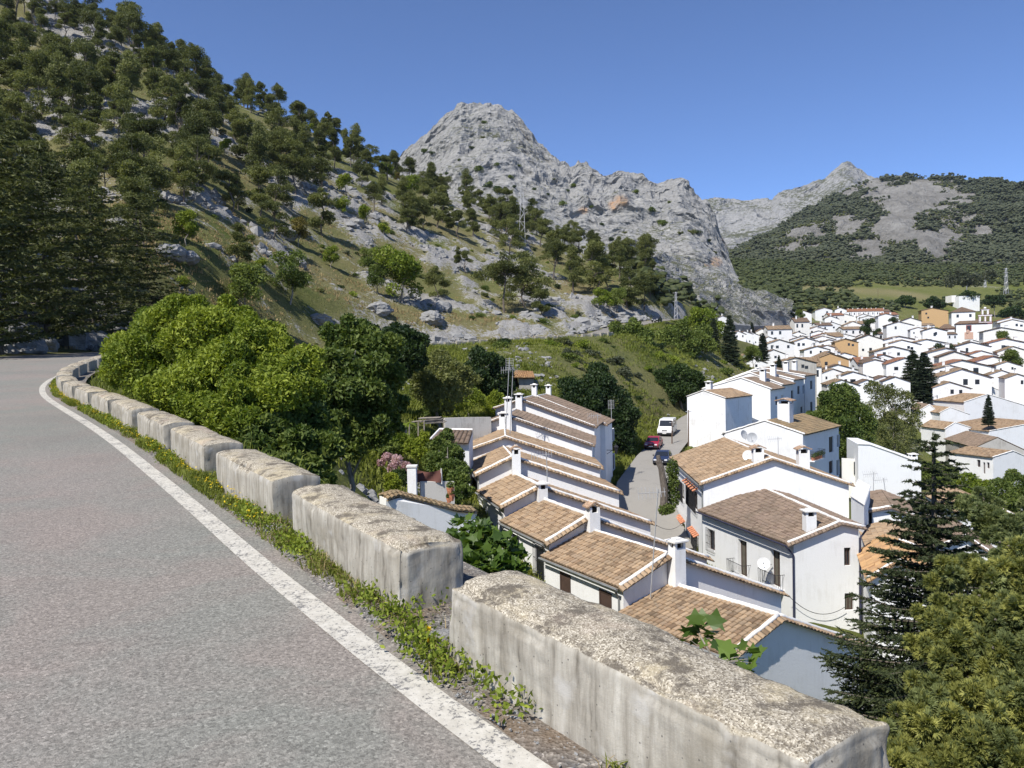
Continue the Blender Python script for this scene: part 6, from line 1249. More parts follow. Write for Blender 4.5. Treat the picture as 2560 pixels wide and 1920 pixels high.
b = MB(); b.box(lp(10.9 * m_, -.03, Hh - 2.4), (2.6, .2, 3.2), ax); w = T.part('portal_window', b, MAT['trim']); b = MB(); b.box(lp(10.9 * m_, -.1, Hh - 2.4), (1.5, .2, 2.3), ax); T.part('pane', b, MAT['glass'], parent=w)
b = MB(); b.box(lp(10.9 * m_, -.05, Hh - 6.6), (4.2, .3, 3.8), ax); b.blob(lp(10.9 * m_, -.05, Hh - 4.4), (1.5, .2, 1.3), 1); T.part('portal', b, plain('pink_stone', (.5, .33, .26)))
for x, z, wd, hh in ((25.5, Hh - 4.6, 1.2, 1.5), (6, Hh + 3.6, 0, 0)):
    if wd: b = MB(); b.box(lp(x * m_, -.03, z), (wd, .2, hh), ax); T.part('window', b, MAT['glass'])
for x in (1.2, 7.4): b = MB(); b.box(lp(x, 3.45, Hh + 4.7), (1.2, .2, 1.6), ax); T.part('tower_window', b, MAT['glass'])
# waterworks on the hill behind
T = Thing('white_building', 'long low white building with a mast on the hill above the church', 'building', P(962, 303, 560)); p = P(966, 298.5, 560); b = MB(); b.box(p - [0, 0, 4], (15, 8, 11), None); T.part('wall', b, MAT['white']); b = MB(); b.box(P(956, 295.8, 566) - [0, 0, 2.5], (11, 8, 5)); T.part('pump_house', b, MAT['white_cream']); b = MB(); b.tube([P(967, 300, 565), P(966.7, 286, 565)], .18, 5); T.part('mast', b, MAT['steel'])

# trees between the houses of the town
for i, (x, y, d, k, lab) in enumerate([(789, 322, 370, 0, 'dark round tree below the upper left gable house of the town'), (800, 320, 372, 1, 'green tree right of the dark round one below the upper gable house'), (871, 334, 330, 0, 'small dark tree in the middle of the town roofs'), (818, 363, 235, 1, 'green tree in front of the big blank gable in the town'), (893, 330, 345, 0, 'small dark tree in the far street of the town'), (1003, 346, 300, 1, 'small green tree among the roofs right of the church'), (752, 364, 175, 1, 'leafy tree at the near left corner of the town'), (943, 362, 240, 0, 'small dark tree right of the conifer pair'), (1012, 372, 200, 1, 'green tree between the houses near the right edge')]):
    p = P(x, y, d); plant([ROUND[0], MIDT[0]][k], 'round_tree', lab, 'tree', (p[0], p[1], p[2] - 1.5), i * 1.7, [1.1, .95][k] * (1 + .15 * (i % 3)), 'trees between the houses of the town')
# ------------------------------------------------------------------ trees and bushes that stand on their own
def blob_tree(name, label, cat, blobs, n, ln, asp, mat, base, inner=.5, up=.3, r0=.1, bark='bark_grey', sc=.7, group=None, ax=.5, kids=3):
    """crown of leaf clumps surveyed as (x, y, radius in picture units, distance); trunk from base (x px, y px, d) or a ground point"""
    B = []
    for q in blobs:
        x, y, r, d = q[:4]; p = P(x, y, d); R = r / F * d * .95; B.append((p[0], p[1], p[2], R, R * 1.05, R * (q[4] if len(q) > 4 else .9)))
        for _ in range(kids):
            o = rdir(1)[0]; o[2] = abs(o[2]) * (1 if rng.random() < .75 else -1); k_ = rng.uniform(.25, .6); B.append((p[0] + o[0] * R * .95, p[1] + o[1] * R * .95, p[2] + o[2] * R * .9, R * k_, R * k_, R * k_ * .9))
    bp = P(*base); bz = min(gz(bp[0], bp[1]), min(b[2] for b in B) - .5); T = Thing(name, label, cat, (bp[0], bp[1], bz), group)
    L_ = [(b[0] - bp[0], b[1] - bp[1], b[2] - bz, *b[3:]) for b in B]
    link('trunk', limbs((0, 0, -.3), L_, r0, 0, .25, mat=bark), T.o); link('crown', foliage('crown', L_, n, ln, asp, LF[mat], inner, up, ax, sc), T.o); return T
rng = np.random.default_rng(55)
blob_tree('leafy_tree', 'big bright green bush of a tree behind the guard blocks, largest by the road', 'tree', [(128, 352, 26, 17.5), (160, 336, 32, 17), (190, 322, 26, 16.5), (212, 345, 38, 15.5), (150, 372, 34, 16), (236, 372, 42, 14.5), (185, 392, 38, 14.5), (245, 330, 20, 16), (265, 352, 30, 15), (280, 395, 38, 13.8), (240, 418, 38, 13.3), (205, 415, 28, 13.8), (120, 372, 20, 17), (300, 372, 24, 15), (228, 318, 18, 17), (255, 392, 34, 14)], 190000, .085, .42, 'bright', (225, 470, 15.5), r0=.06, bark='bark', kids=6, inner=.35)
blob_tree('leafy_tree', 'darker green glossy bush below the bright tree, behind the third guard block', 'tree', [(300, 420, 30, 14), (270, 440, 34, 13.2), (305, 455, 32, 12.8), (322, 432, 20, 14), (290, 478, 30, 12.2), (255, 455, 26, 12.4), (316, 480, 20, 12.4), (300, 500, 24, 11.8)], 40000, .12, .5, 'mid', (285, 540, 13))
blob_tree('leafy_tree', 'mid green tree with a pale forked trunk, right of the big bright one', 'tree', [(348, 342, 24, 25), (370, 352, 26, 25), (335, 365, 24, 24), (360, 382, 30, 24), (385, 378, 22, 26), (340, 398, 26, 23.5), (372, 408, 26, 24), (325, 390, 18, 23), (355, 425, 22, 23.5), (388, 402, 16, 25), (335, 436, 20, 23), (375, 432, 20, 23.5), (352, 446, 18, 23), (322, 420, 16, 22.5), (390, 425, 13, 24.5)], 60000, .15, .5, 'mid', (336, 470, 24), r0=.12, kids=5, inner=.35)
blob_tree('leafy_tree', 'dark green rounded tree behind the pale-trunked tree, near the far road', 'tree', [(395, 340, 18, 60), (410, 352, 18, 60), (380, 350, 16, 60), (400, 366, 16, 60), (417, 362, 12, 60), (365, 335, 14, 64)], 15000, .30, .5, 'dark', (398, 400, 60), r0=.2)
blob_tree('round_bush', 'large dull olive dome-shaped bush left of the stone hut', 'bush', [(440, 372, 22, 66), (428, 388, 20, 65), (455, 388, 20, 66), (442, 395, 22, 64), (465, 378, 12, 67), (422, 376, 12, 66)], 17000, .28, .4, 'pine2', (442, 412, 65), r0=.15, sc=1.2)
blob_tree('round_bush', 'dark green bush directly left of the stone hut', 'bush', [(488, 366, 18, 88), (500, 376, 16, 88), (478, 380, 16, 87), (496, 390, 14, 87), (470, 370, 11, 89), (508, 386, 9, 88)], 14000, .34, .5, 'dark', (490, 402, 88), r0=.15)
blob_tree('leafy_tree', 'dense dark green tree beside the uppermost house of the stepped row', 'tree', [(580, 398, 24, 92), (598, 385, 20, 93), (612, 402, 22, 92), (590, 415, 24, 91), (622, 420, 18, 91), (612, 436, 18, 90), (570, 412, 16, 92), (625, 442, 11, 90), (598, 372, 12, 95), (606, 424, 20, 91)], 34000, .33, .55, 'dark', (605, 455, 91), r0=.25)
blob_tree('leafy_tree', 'rounded green tree in the field just below the far road bend', 'tree', [(620, 338, 14, 150), (632, 332, 13, 150), (640, 344, 14, 149), (626, 350, 14, 149), (646, 336, 9, 151)], 12000, .5, .5, 'mid', (631, 362, 150), r0=.25)
blob_tree('leafy_tree', 'wide green bushy tree right of the rounded one below the far bend', 'tree', [(664, 340, 12, 158), (680, 336, 13, 160), (696, 340, 12, 160), (672, 350, 12, 157), (690, 350, 12, 158), (708, 346, 10, 160), (655, 347, 9, 157), (705, 332, 9, 164)], 14000, .5, .5, 'mid', (682, 360, 158), r0=.25)
blob_tree('leafy_tree', 'dark green bushy tree on the bank above the stained gable house', 'tree', [(665, 378, 12, 128), (680, 374, 13, 128), (694, 380, 12, 128), (672, 390, 13, 127), (688, 392, 12, 127), (700, 390, 8, 128), (668, 402, 9, 126)], 13000, .42, .55, 'dark', (682, 408, 128), r0=.25)
blob_tree('leafy_tree', 'large light green tree among rocks beside the far road, above the town edge', 'tree', [(705, 318, 13, 195), (692, 326, 11, 195), (716, 330, 12, 195), (700, 336, 12, 194)], 9000, .55, .5, 'bright', (704, 345, 195), r0=.25)
blob_tree('leafy_tree', 'dense round green tree right of the balcony house', 'tree', [(840, 408, 22, 112), (826, 420, 18, 111), (856, 418, 20, 112), (840, 430, 22, 110), (862, 436, 14, 111), (822, 438, 14, 110), (846, 398, 14, 113), (868, 425, 10, 113), (836, 448, 15, 109), (832, 402, 13, 112), (852, 448, 14, 109)], 34000, .34, .6, 'mid', (842, 468, 112), r0=.3)
blob_tree('leafy_tree', 'loose olive green tree right of the dense round one, a white wall showing through', 'tree', [(882, 396, 14, 126), (896, 400, 14, 126), (874, 410, 12, 125), (900, 418, 13, 125), (888, 425, 13, 124), (910, 410, 11, 127), (880, 440, 13, 122), (905, 435, 12, 123), (872, 388, 8, 128), (915, 425, 8, 125), (893, 448, 12, 121)], 15000, .34, .4, 'pine2', (890, 470, 124), r0=.25)
blob_tree('leafy_tree', 'thin grey-leaved tree against the white wall right of the olive green one', 'tree', [(908, 430, 9, 140), (900, 442, 9, 138), (914, 446, 8, 138), (892, 432, 8, 140)], 2600, .3, .4, 'grey', (906, 468, 138), r0=.15)
blob_tree('round_bush', 'green bush on the bank under the old grey house', 'bush', [(936, 470, 11, 112), (950, 476, 11, 112), (925, 476, 10, 110), (940, 484, 12, 110), (955, 486, 8, 112)], 9000, .3, .5, 'mid', (942, 500, 110), r0=.12)
blob_tree('round_bush', 'bright green bush on the slope right of the spruce top', 'bush', [(968, 480, 10, 100), (978, 488, 10, 99), (968, 494, 9, 98), (985, 500, 8, 98)], 7000, .28, .5, 'bright', (972, 508, 99), r0=.12)
blob_tree('round_bush', 'broad dark bush at the right edge under the white gable house', 'bush', [(1000, 490, 14, 84), (1015, 484, 13, 85), (1010, 502, 14, 83), (1028, 495, 14, 84), (992, 504, 10, 82)], 13000, .26, .5, 'mid', (1010, 522, 83), r0=.12)
blob_tree('leafy_tree', 'pale grey-green roundish tree on the green hill behind the church', 'tree', [(962, 278, 9, 600), (950, 282, 7, 600), (976, 280, 8, 600), (988, 276, 7, 600)], 4000, 1.6, .5, 'grey', (965, 290, 600), r0=.5)
for x, y, r, d, lab in [(968, 296, 8, 560, 'dark bush left of the hilltop white building'), (936, 303, 7, 520, 'dark green bush above the ochre gable'), (905, 300, 7, 520, 'rounded bush on the green hill left of the church'), (995, 300, 8, 540, 'dark bush right of the hilltop white building'), (1012, 312, 9, 500, 'dark green clump on the hill right of the bell gable')]:
    blob_tree('round_bush', lab, 'bush', [(x, y, r, d, .7), (x + r * .8, y + 2, r * .7, d, .7), (x - r * .8, y + 2, r * .7, d, .7)], 2600, 1.3, .5, 'dark', (x, y + r, d), r0=.3)
# cedars over the bend
CED = [conifer_parts(401, 13.0, 5.4, 'cedar', 17, 7, .95, .36, .09, 9, .05, .10, .62, .18, gap=.40), conifer_parts(402, 11, 4.6, 'cedar', 15, 7, .9, .36, .09, 9, .12, .08, .6, .16, gap=.40)]
for i, (x, y, hp, d, s, lab) in enumerate([(0, 350, 235, 46, 0, 'huge dark cedar at the left edge above the road bend'), (48, 345, 200, 55, 0, 'broad dark cedar just right of the huge one, above the bend'), (95, 340, 165, 64, 1, 'dark cedar with layered branches behind the bend, third from the left edge'), (140, 333, 132, 74, 1, 'shaggy cedar beside the bright tree, right end of the cedars'), (-70, 352, 250, 38, 1, 'dark cedar whose branches reach in from beyond the left edge')]):
    p = P(x, y, d); z = gz(p[0], p[1]); pt = CED[s]; h = 13.0 if s == 0 else 11; sc = hp / F * d / h
    plant(pt, 'cedar', lab, 'cedar', (p[0], p[1], z - .3), i * 1.9, sc, 'cedars above the road bend')
# dark conifers in the town
CON = [conifer_parts(411, 12, 3.0, 'conifer', 30, 8, .8, .46, .16, 12, .20, .03, .72, gap=.3), conifer_parts(412, 12, 2.2, 'conifer', 30, 8, .7, .46, .16, 12, .12, .03, .80, gap=.3)]
for i, (x, yt, yb_, d, s, wd, lab) in enumerate([(913, 350, 400, 176, 1, 1.35, 'tall dark conifer among the white houses, left of the close pair'), (924, 352.5, 402, 172, 1, 1.45, 'tall dark conifer among the white houses, right of the close pair'), (763, 333, 361, 205, 1, 1.2, 'dark pointed conifer in the town behind the grey gable house'), (988.5, 395, 425, 138, 1, 1.0, 'small dark conifer near the right edge, above the old grey house'), (730, 315, 368, 172, 1, 1.0, 'tallest dark conifer at the town edge, left of the white townhouses'), (714, 318, 362, 178, 1, .9, 'dark conifer at the town edge, left neighbour of the tallest one'), (779, 355, 372, 150, 1, 1.0, 'little dark conifer beside the grey gable house'), (752, 322, 336, 300, 1, 1.1, 'small dark conifer above the white townhouses')]):
    p = P(x, yb_, d); t = P(x, yt, d); h = t[2] - p[2]; plant(CON[s], 'conifer', lab, 'conifer', p, i * 2.1, (h / 12 * wd, h / 12 * wd, h / 12), 'dark conifers in the town')
# spruce and cypress close by on the right
SPR = conifer_parts(421, 12.5, 4.6, 'spruce', 60, 8, .38, .10, .026, 22, .03, .02, 1.15, .16, gap=.11)
t = P(934, 437, 13.6); plant(SPR, 'spruce', 'tall sharp-tipped dark spruce rising at the lower right in front of the houses', 'spruce', (t[0], t[1], t[2] - 12.4), .6, 1)
def cypress(name, label, blobs, n, mat, mat2, base, cones=60):
    B = []
    for x, y, r, d in blobs:
        p = P(x, y, d); R = r / F * d * .78; B.append((*p, R, R, R * .8))
        for _ in range(7): o = rdir(1)[0]; k_ = rng.uniform(.22, .5); B.append((p[0] + o[0] * R * 1.15, p[1] + o[1] * R * 1.15, p[2] + o[2] * R * 1.05 + .03, R * k_, R * k_, R * k_ * 1.25))
    T = Thing(name, label, 'cypress', base); c, d, k = crown_points(B, n, .35, .25); m = 9; rr_ = rng.random(n)
    for mm, sel, nm in ((mat, rng.random(len(B)) < .62, 'crown'), (mat2, None, 'grey_green_sprays')):
        if sel is not None: first = sel
        fk = (first[k] & (rr_ > .22)) | (~first[k] & (rr_ > .8)); s = fk if sel is not None else ~fk
        cc, dd = c[s], d[s]; ax = unit(dd + rdir(len(cc)) * .55 + [0, 0, .15]); side = unit(np.cross(ax, rdir(len(cc)))); C_, A_, W_ = [], [], []
        for j in range(m):
            a = (j - m // 2) / (m // 2) * .95; q = unit(ax * cos(a) + side * sin(a) + rdir(len(cc)) * .28); C_.append(cc + q * .024); A_.append(q); W_.append(unit(np.cross(q, np.cross(ax, side) + rdir(len(cc)) * .6)))
        C_ = np.concatenate(C_); A_ = np.concatenate(A_); W_ = np.concatenate(W_); nn = len(C_); ln = .052 * rng.uniform(.6, 1.35, nn); v, f = leaf_quads(C_, A_, W_, ln, ln * .24)
        kt = rng.uniform(-.13, .13, len(B))[np.tile(k[s], m)]; tint = np.clip(.45 + .35 * fbm(C_[:, 0] / .22, C_[:, 1] / .22, C_[:, 2] / .22, 3, 5) + kt + np.tile(rng.normal(0, .1, len(cc)), m) + rng.normal(0, .08, nn), 0, 1)
        link(nm, np_mesh(nm, v - T.loc, [f], [LF[mm]], attrs=dict(tint=np.repeat(tint, 4))), T.o)
    b = MB(); bs = np.array(base, float); top = np.array(B)[:, :3].mean(0)
    top = top + [.4, .5, -.3]; b.tube([bs, bs * .5 + top * .5 + [.2, .2, 0], top], [.16, .08, .015], 8)
    for q in B[::8]: s = bs + (top - bs) * rng.uniform(.45, 1); e = np.array(q[:3]); b.tube([s, (s + e) / 2 - [0, 0, .06], e, e + unit(e - s) * q[3] * .7], [.022, .014, .009, .003], 5)
    T.part('trunk', b, MAT['bark_grey'])
    co = MB()
    for i in range(cones): j = rng.integers(len(B)); q = np.array(B[j]); co.blob(q[:3] + rdir(1)[0] * q[3] * .85, .014 * rng.uniform(.8, 1.3), 1, 0, .12, i)
    T.part('cones', co, plain('grey_cones', (.16, .14, .12), .8)); return T
b_ = P(985, 900, 7.2)
cypress('cypress_tree', 'yellow-green cypress with small round cones filling the lower right corner', [(902, 752, 26, 6.2), (925, 728, 30, 6.3), (915, 780, 34, 6), (948, 765, 34, 6), (980, 742, 36, 6.1), (960, 705, 26, 6.6), (935, 690, 22, 6.8), (990, 700, 30, 6.5), (1015, 770, 40, 6), (1020, 715, 34, 6.3), (950, 655, 24, 7), (975, 660, 24, 7), (1008, 665, 30, 6.8), (938, 622, 20, 7.3), (962, 612, 22, 7.3), (990, 620, 26, 7.1), (1020, 625, 28, 7), (945, 580, 17, 7.6), (965, 572, 16, 7.7), (1000, 580, 22, 7.4), (1022, 572, 24, 7.3), (928, 650, 16, 7.2), (985, 640, 24, 7), (1035, 680, 34, 6.6), (895, 775, 22, 6.1), (1030, 610, 26, 7.2)], 36000, 'cyp', 'cyp2', b_, 90)
cypress('cypress_tree', 'grey-green cypress branch with soft sprays above the yellow-green one, right edge', [(972, 512, 12, 9.2), (985, 522, 15, 9), (1000, 535, 16, 8.8), (1015, 545, 18, 8.6), (985, 500, 9, 9.4), (1024, 525, 16, 8.8), (995, 515, 12, 9.1), (1008, 558, 14, 8.5), (965, 503, 7, 9.4), (1030, 505, 12, 9)], 5200, 'cyp2', 'cyp2', P(1120, 640, 9), 20)
# fig tree under the second block, and its shoots over the nearest one
def lobed(c, ax, wd, s):
    q = [(0, 0), (.18, .22), (.05, .5), (.38, .32), (.55, .52), (.66, .22), (1, 0), (.66, -.22), (.55, -.52), (.38, -.32), (.05, -.5), (.18, -.22)]
    n = np.cross(ax, wd); return [c + ax * (a * s) + wd * (b * s) + n * (s * (.10 * abs(b) - .14 * a * a)) for a, b in q]
def fig(name, label, blobs, n, s, base, r0):
    B = []
    for x, y, r, d in blobs: p = P(x, y, d); R = r / F * d; B.append((*p, R, R, R * .9))
    bp = np.array(base, float); T = Thing(name, label, 'fig tree', bp); c, d, k = crown_points(B, n, .5, .5); L_ = [tuple(np.array(b[:3]) - bp) + tuple(b[3:]) for b in B]; link('trunk', limbs((0, 0, 0), L_, r0, 0, .08, mat='bark_grey'), T.o)
    V = []; Fc = []; tn = []
    for i in range(n):
        ax = unit(d[i] * .7 + rdir(1)[0] * .7 + np.array([0, 0, -.25])); w = unit(np.cross(ax, np.array([0, 0, 1.0]) + rdir(1)[0] * .5)); q = lobed(c[i] - bp, ax, w, s * rng.uniform(.65, 1.25)); o = len(V); V += q; Fc.append(list(range(o, o + 12))); tn += [float(np.clip(.5 + rng.normal(0, .22), 0, 1))] * 12
    link('crown', np_mesh('crown', np.array(V), [np.array(Fc)], [LF['fig']], attrs=dict(tint=tn)), T.o); return T
LF['fig'] = M_leaf('fig_leaves', (0.035, 0.075, 0.012), (0.14, 0.21, 0.04), .35, .45, .4)
fig('fig_tree', 'fig tree with big lobed leaves showing just behind the second guard block', [(462, 528, 12, 12.5), (480, 540, 18, 12), (500, 555, 20, 11.6), (472, 556, 18, 11.6), (488, 572, 24, 11), (515, 562, 14, 11.6), (452, 548, 14, 12), (505, 578, 18, 11), (465, 575, 20, 11)], 900, .17, P(480, 680, 11.5), .07)
fig('fig_shoot', 'short leafy fig shoot poking above the middle of the nearest guard block', [(697, 630, 12, 3.9), (710, 638, 10, 3.85), (688, 638, 8, 3.9)], 16, .10, P(700, 675, 3.75), .008)
fig('fig_shoot', 'lower leafy fig shoot at the back edge of the nearest guard block', [(745, 656, 12, 3.4), (760, 664, 9, 3.35), (738, 664, 8, 3.4)], 15, .09, P(750, 700, 3.3), .008)

# ------------------------------------------------------------------ garden beside the stepped row
Z5 = lambda x, y: (360 + .0904 * x, 400 + .0904 * y)
def wall_strip(name, label, pts, d, thick, drop, mat, cop=None, cat='wall'):
    q = [P(x, y, dd) for (x, y), dd in zip(pts, d)]; T = Thing(name, label, cat, (q[0][0], q[0][1], q[0][2] - drop)); b = MB()
    t = unit(hv(q[-1] - q[0])); nrm = np.array([-t[1], t[0], 0]) * thick
    b.prism(q + [np.array([p[0], p[1], min(a[2] for a in q) - drop]) for p in q[::-1]], nrm); T.part('wall', b, MAT[mat])
    if cop:
        ti = Tiles()
        for a, c in zip(q[:-1], q[1:]):
            e = -nrm / thick * .16; f = nrm / thick * (thick + .16); ti.patch(a + e - [0, 0, .02], c + e - [0, 0, .02], c + nrm * .5 + [0, 0, .13], a + nrm * .5 + [0, 0, .13], course=.4, ns=5); ti.patch(c + f - [0, 0, .02], a + f - [0, 0, .02], a + nrm * .5 + [0, 0, .13], c + nrm * .5 + [0, 0, .13], course=.4, ns=5)
        T.part('coping', ti.mesh('coping', [MAT[cop]], T.loc), None)
    return T
wall_strip('garden_wall', 'sunlit white garden wall with a mossy tiled top, behind the second guard block', [Z5(290, 1095), Z5(430, 1050), Z5(740, 1130), Z5(1075, 1215), Z5(1290, 1232)], [33.5, 34, 34.6, 35.2, 35.6], .9, 4, 'white', 'tile_mossy')
T = Thing('chimney_pillar', 'white square pillar at the corner of the garden terrace', 'pillar', P(412, 494, 37)); b = MB(); c = P(412, 468.5, 37); b.box(c - [0, 0, 1.5], (.42, .42, 3.2)); T.part('shaft', b, MAT['white']); b = MB(); b.box(c + [0, 0, .12], (.5, .5, .08)); T.part('cap', b, MAT['mortar'])
wall_strip('garden_wall', 'short pale stained wall under the brown screen', [Z5(672, 905), Z5(1042, 903)], [37.2, 37.8], .2, 3, 'gardenwall')
T = Thing('shade_screen', 'brown cloth screen stretched above the pale garden wall', 'screen', P(428, 483, 37.6)); b = MB(); n = 12; vs = []
for i in range(n + 1):
    for j in range(7):
        u_, v_ = i / n, j / 6; x = 416.5 + 24.5 * u_ - 2 * v_ * (1 - u_); y = 469.5 + 13 * v_ + 2.6 * sin(pi * u_) * (1 - v_) ; p = P(x, y, 37.5 + .25 * sin(u_ * 9 + v_ * 3) * .3); vs.append(p)
b.add(vs, [(i * 7 + j, i * 7 + j + 1, (i + 1) * 7 + j + 1, (i + 1) * 7 + j) for i in range(n) for j in range(6)]); T.part('cloth', b, plain('brown_cloth', (.12, .055, .045), .9), True); b = MB(); b.tube([P(441.2, 468.5, 37.5), P(441.8, 484, 37.5)], .035, 6); T.part('post', b, MAT['mortar'])
wall_strip('garden_wall', 'long old grey wall at the back of the garden, left of the stepped row', [Z5(940, 200), Z5(1200, 192), Z5(1450, 190)], [60, 61, 62], .35, 3, 'gardenwall')
T = Thing('garden_shed', 'low shed with a dark ribbed tile roof against the stepped row', 'shed', P(450, 445, 52)); ti = Tiles(); a, b2, c, d_ = P(*Z5(770, 455), 50), P(*Z5(1200, 480), 50), P(*Z5(1245, 342), 54), P(*Z5(880, 336), 54); ti.patch(a, b2, c, d_, col=.32, ns=5, amp=.09); T.part('roof', ti.mesh('roof', [MAT['tile_brown']], T.loc), None); b = MB(); b.tube([d_ + [0, 0, .08], c + [0, 0, .08]], .1, 6); b.tube([a + [0, 0, .06], d_ + [0, 0, .06]], .09, 6); T.part('verge_mortar', b, MAT['mortar']); b = MB(); q = [a + (d_ - a) * .08, b2 + (c - b2) * .08, c, d_]; lo = [np.array([p[0], p[1], -12]) for p in q]; hi = [p - [0, 0, .1] for p in q]; b.add(lo + hi, [(0, 1, 5, 4), (1, 2, 6, 5), (2, 3, 7, 6), (3, 0, 4, 7)]); T.part('wall', b, MAT['white_dirty'])
T = Thing('pergola', 'ramshackle pergola of weathered boards on poles in the garden', 'pergola', P(415, 440, 55)); g_ = plain('weathered_board', (.27, .235, .19), .9, var=.35)
for i, (x0, y0, x1, y1) in enumerate([(640, 205, 880, 195), (700, 225, 900, 212), (660, 240, 910, 232), (720, 255, 930, 245), (560, 245, 670, 235), (340, 310, 420, 262)]): b = MB(); b.prism([P(*Z5(x0, y0), 55), P(*Z5(x1, y1), 56), P(*Z5(x1, y1 + 8), 56), P(*Z5(x0, y0 + 8), 55)], (.12, .9, .02)); T.part('board', b, g_)
for x, y0, y1 in [(710, 225, 420), (645, 245, 400), (545, 250, 430), (408, 280, 390), (925, 225, 330)]: b = MB(); b.tube([P(*Z5(x, y0), 55), P(*Z5(x - (15 if x < 420 else 0), y1), 55)], .05, 6); T.part('post', b, g_)
T = Thing('banana_plant', 'young banana plant with arching leaves beside the pergola', 'plant', P(406, 440, 53)); b = MB(); b0 = P(406, 438, 53); b.tube([b0, b0 + [0, 0, .9]], [.1, .07], 7); T.part('stem', b, MAT['bark_grey']); V = []; Fc = []
for i in range(11):
    a = i * 2.4; L_ = rng.uniform(.8, 1.3); o = np.array([cos(a), sin(a), 0]); sd_ = np.array([-sin(a), cos(a), 0]); k0 = len(V)
    for j in range(6): t = j / 5; c = b0 + [0, 0, .85] + o * L_ * t * .8 + np.array([0, 0, L_ * (.75 * t - .85 * t * t)]); w = .17 * sin(pi * min(1, t * .9 + .1)); V += [c - sd_ * w, c + sd_ * w]
    Fc += [[k0 + 2 * j, k0 + 2 * j + 1, k0 + 2 * j + 3, k0 + 2 * j + 2] for j in range(5)]
link('leaves', np_mesh('leaves', np.array(V) - T.loc, [np.array(Fc)], [LF['bright']], attrs=dict(tint=[.45] * len(V))), T.o)
blob_tree('flowering_bush', 'pink flowering bush in the garden by the white pillar', 'bush', [(387, 457, 6, 42), (397, 461, 7, 41.5), (406, 466, 6, 41), (381, 463, 5, 42), (392, 468, 6, 41)], 3600, .085, .6, 'blossom', (396, 484, 41.5), r0=.05)
blob_tree('round_bush', 'dark-leaved lower half of the flowering bush by the pillar', 'bush', [(398, 476, 9, 40.6), (406, 480, 8, 40.2)], 2600, .13, .5, 'dark', (402, 490, 40.4), r0=.04)
blob_tree('round_bush', 'small yellow-green bush left of the white pillar', 'bush', [(392, 478, 7, 39.6), (390, 486, 7, 39.2), (397, 484, 6, 39.4)], 3000, .12, .5, 'lime', (392, 494, 39.5), r0=.04)
blob_tree('leafy_tree', 'vine-clad dark green tree between the garden wall and the stepped row', 'tree', [(440, 448, 12, 45), (452, 456, 14, 44.5), (434, 462, 13, 44), (448, 470, 15, 43.5), (458, 480, 13, 42.5), (463, 492, 10, 41.5), (436, 474, 11, 43.5), (446, 438, 9, 46), (455, 498, 8, 41)], 21000, .17, .55, 'mid', (448, 505, 43), r0=.1)
for x, y, r, d, m, lab in [(398, 440, 12, 50, 'bright', 'bright green overgrown patch below the pergola'), (420, 446, 12, 49, 'lime', 'lime green bush in the garden right of the pergola'), (385, 446, 9, 48, 'mid', 'green bush at the left end of the garden'), (410, 432, 8, 57, 'mid', 'small green bush behind the banana plant'), (470, 395, 12, 75, 'bright', 'bright bush behind the old garden wall'), (495, 402, 11, 78, 'lime', 'lime green bush just above the stepped row roofs'), (455, 402, 10, 72, 'bright', 'grassy bush left above the garden wall'), (430, 410, 9, 68, 'mid', 'dark hedge-like bush at the left end of the garden wall')]:
    blob_tree('round_bush', lab, 'bush', [(x, y, r, d, .8), (x + r * .7, y + 3, r * .7, d, .8), (x - r * .7, y + 3, r * .7, d, .8), (x, y + r * .6, r * .8, d - .5, .8)], 4200, .2, .45, m, (x, y + r * 1.3, d), r0=.04)
for i, (x, y, s) in enumerate([(1000, 1045, 1.0), (1010, 1115, .9), (985, 1135, .7)]):
    T = Thing('flower_pot', ['clay pot high on the garden wall by the vine', 'orange clay pot below the higher one on the garden wall', 'small clay pot with a plant on the garden wall'][i], 'flower pot', P(*Z5(x, y), 35.6)); p = P(*Z5(x, y), 35.6); b = MB(); b.tube([p, p + [0, 0, .32 * s]], [.12 * s, .19 * s], 10); T.part('pot', b, MAT['red_tile']); f_ = foliage('plant', [(0, 0, .45 * s, .2 * s, .2 * s, .18 * s)], 260, .09, .5, LF['mid']); link('plant', f_, T.o)
# stone hut in the field
T = Thing('stone_hut', 'ruined stone hut with a sagging tile roof in the grassy field', 'hut', P(524, 388, 96)); a, b2, c, d_ = P(509, 377.5, 94), P(535, 377.5, 94), P(533, 371.5, 99), P(516, 370.5, 99); ti = Tiles(); ti.patch(a, b2, c, d_, col=.3, ns=4); T.part('roof', ti.mesh('roof', [MAT['tile_orange']], T.loc), None); b = MB(); q = [P(519, 378, 94.6), P(534, 378, 94.6), P(533, 372.3, 99), P(518, 371.5, 99)]; lo = [np.array([p[0], p[1], -8.]) for p in q]; b.add(lo + [p - [0, 0, .1] for p in q], [(0, 1, 5, 4), (1, 2, 6, 5), (2, 3, 7, 6), (3, 0, 4, 7)]); T.part('wall', b, MAT['stonewall']); b = MB(); b.box(P(514, 384, 96.5), (1.0, 2, 2.4)); T.part('doorway', b, MAT['hole'])
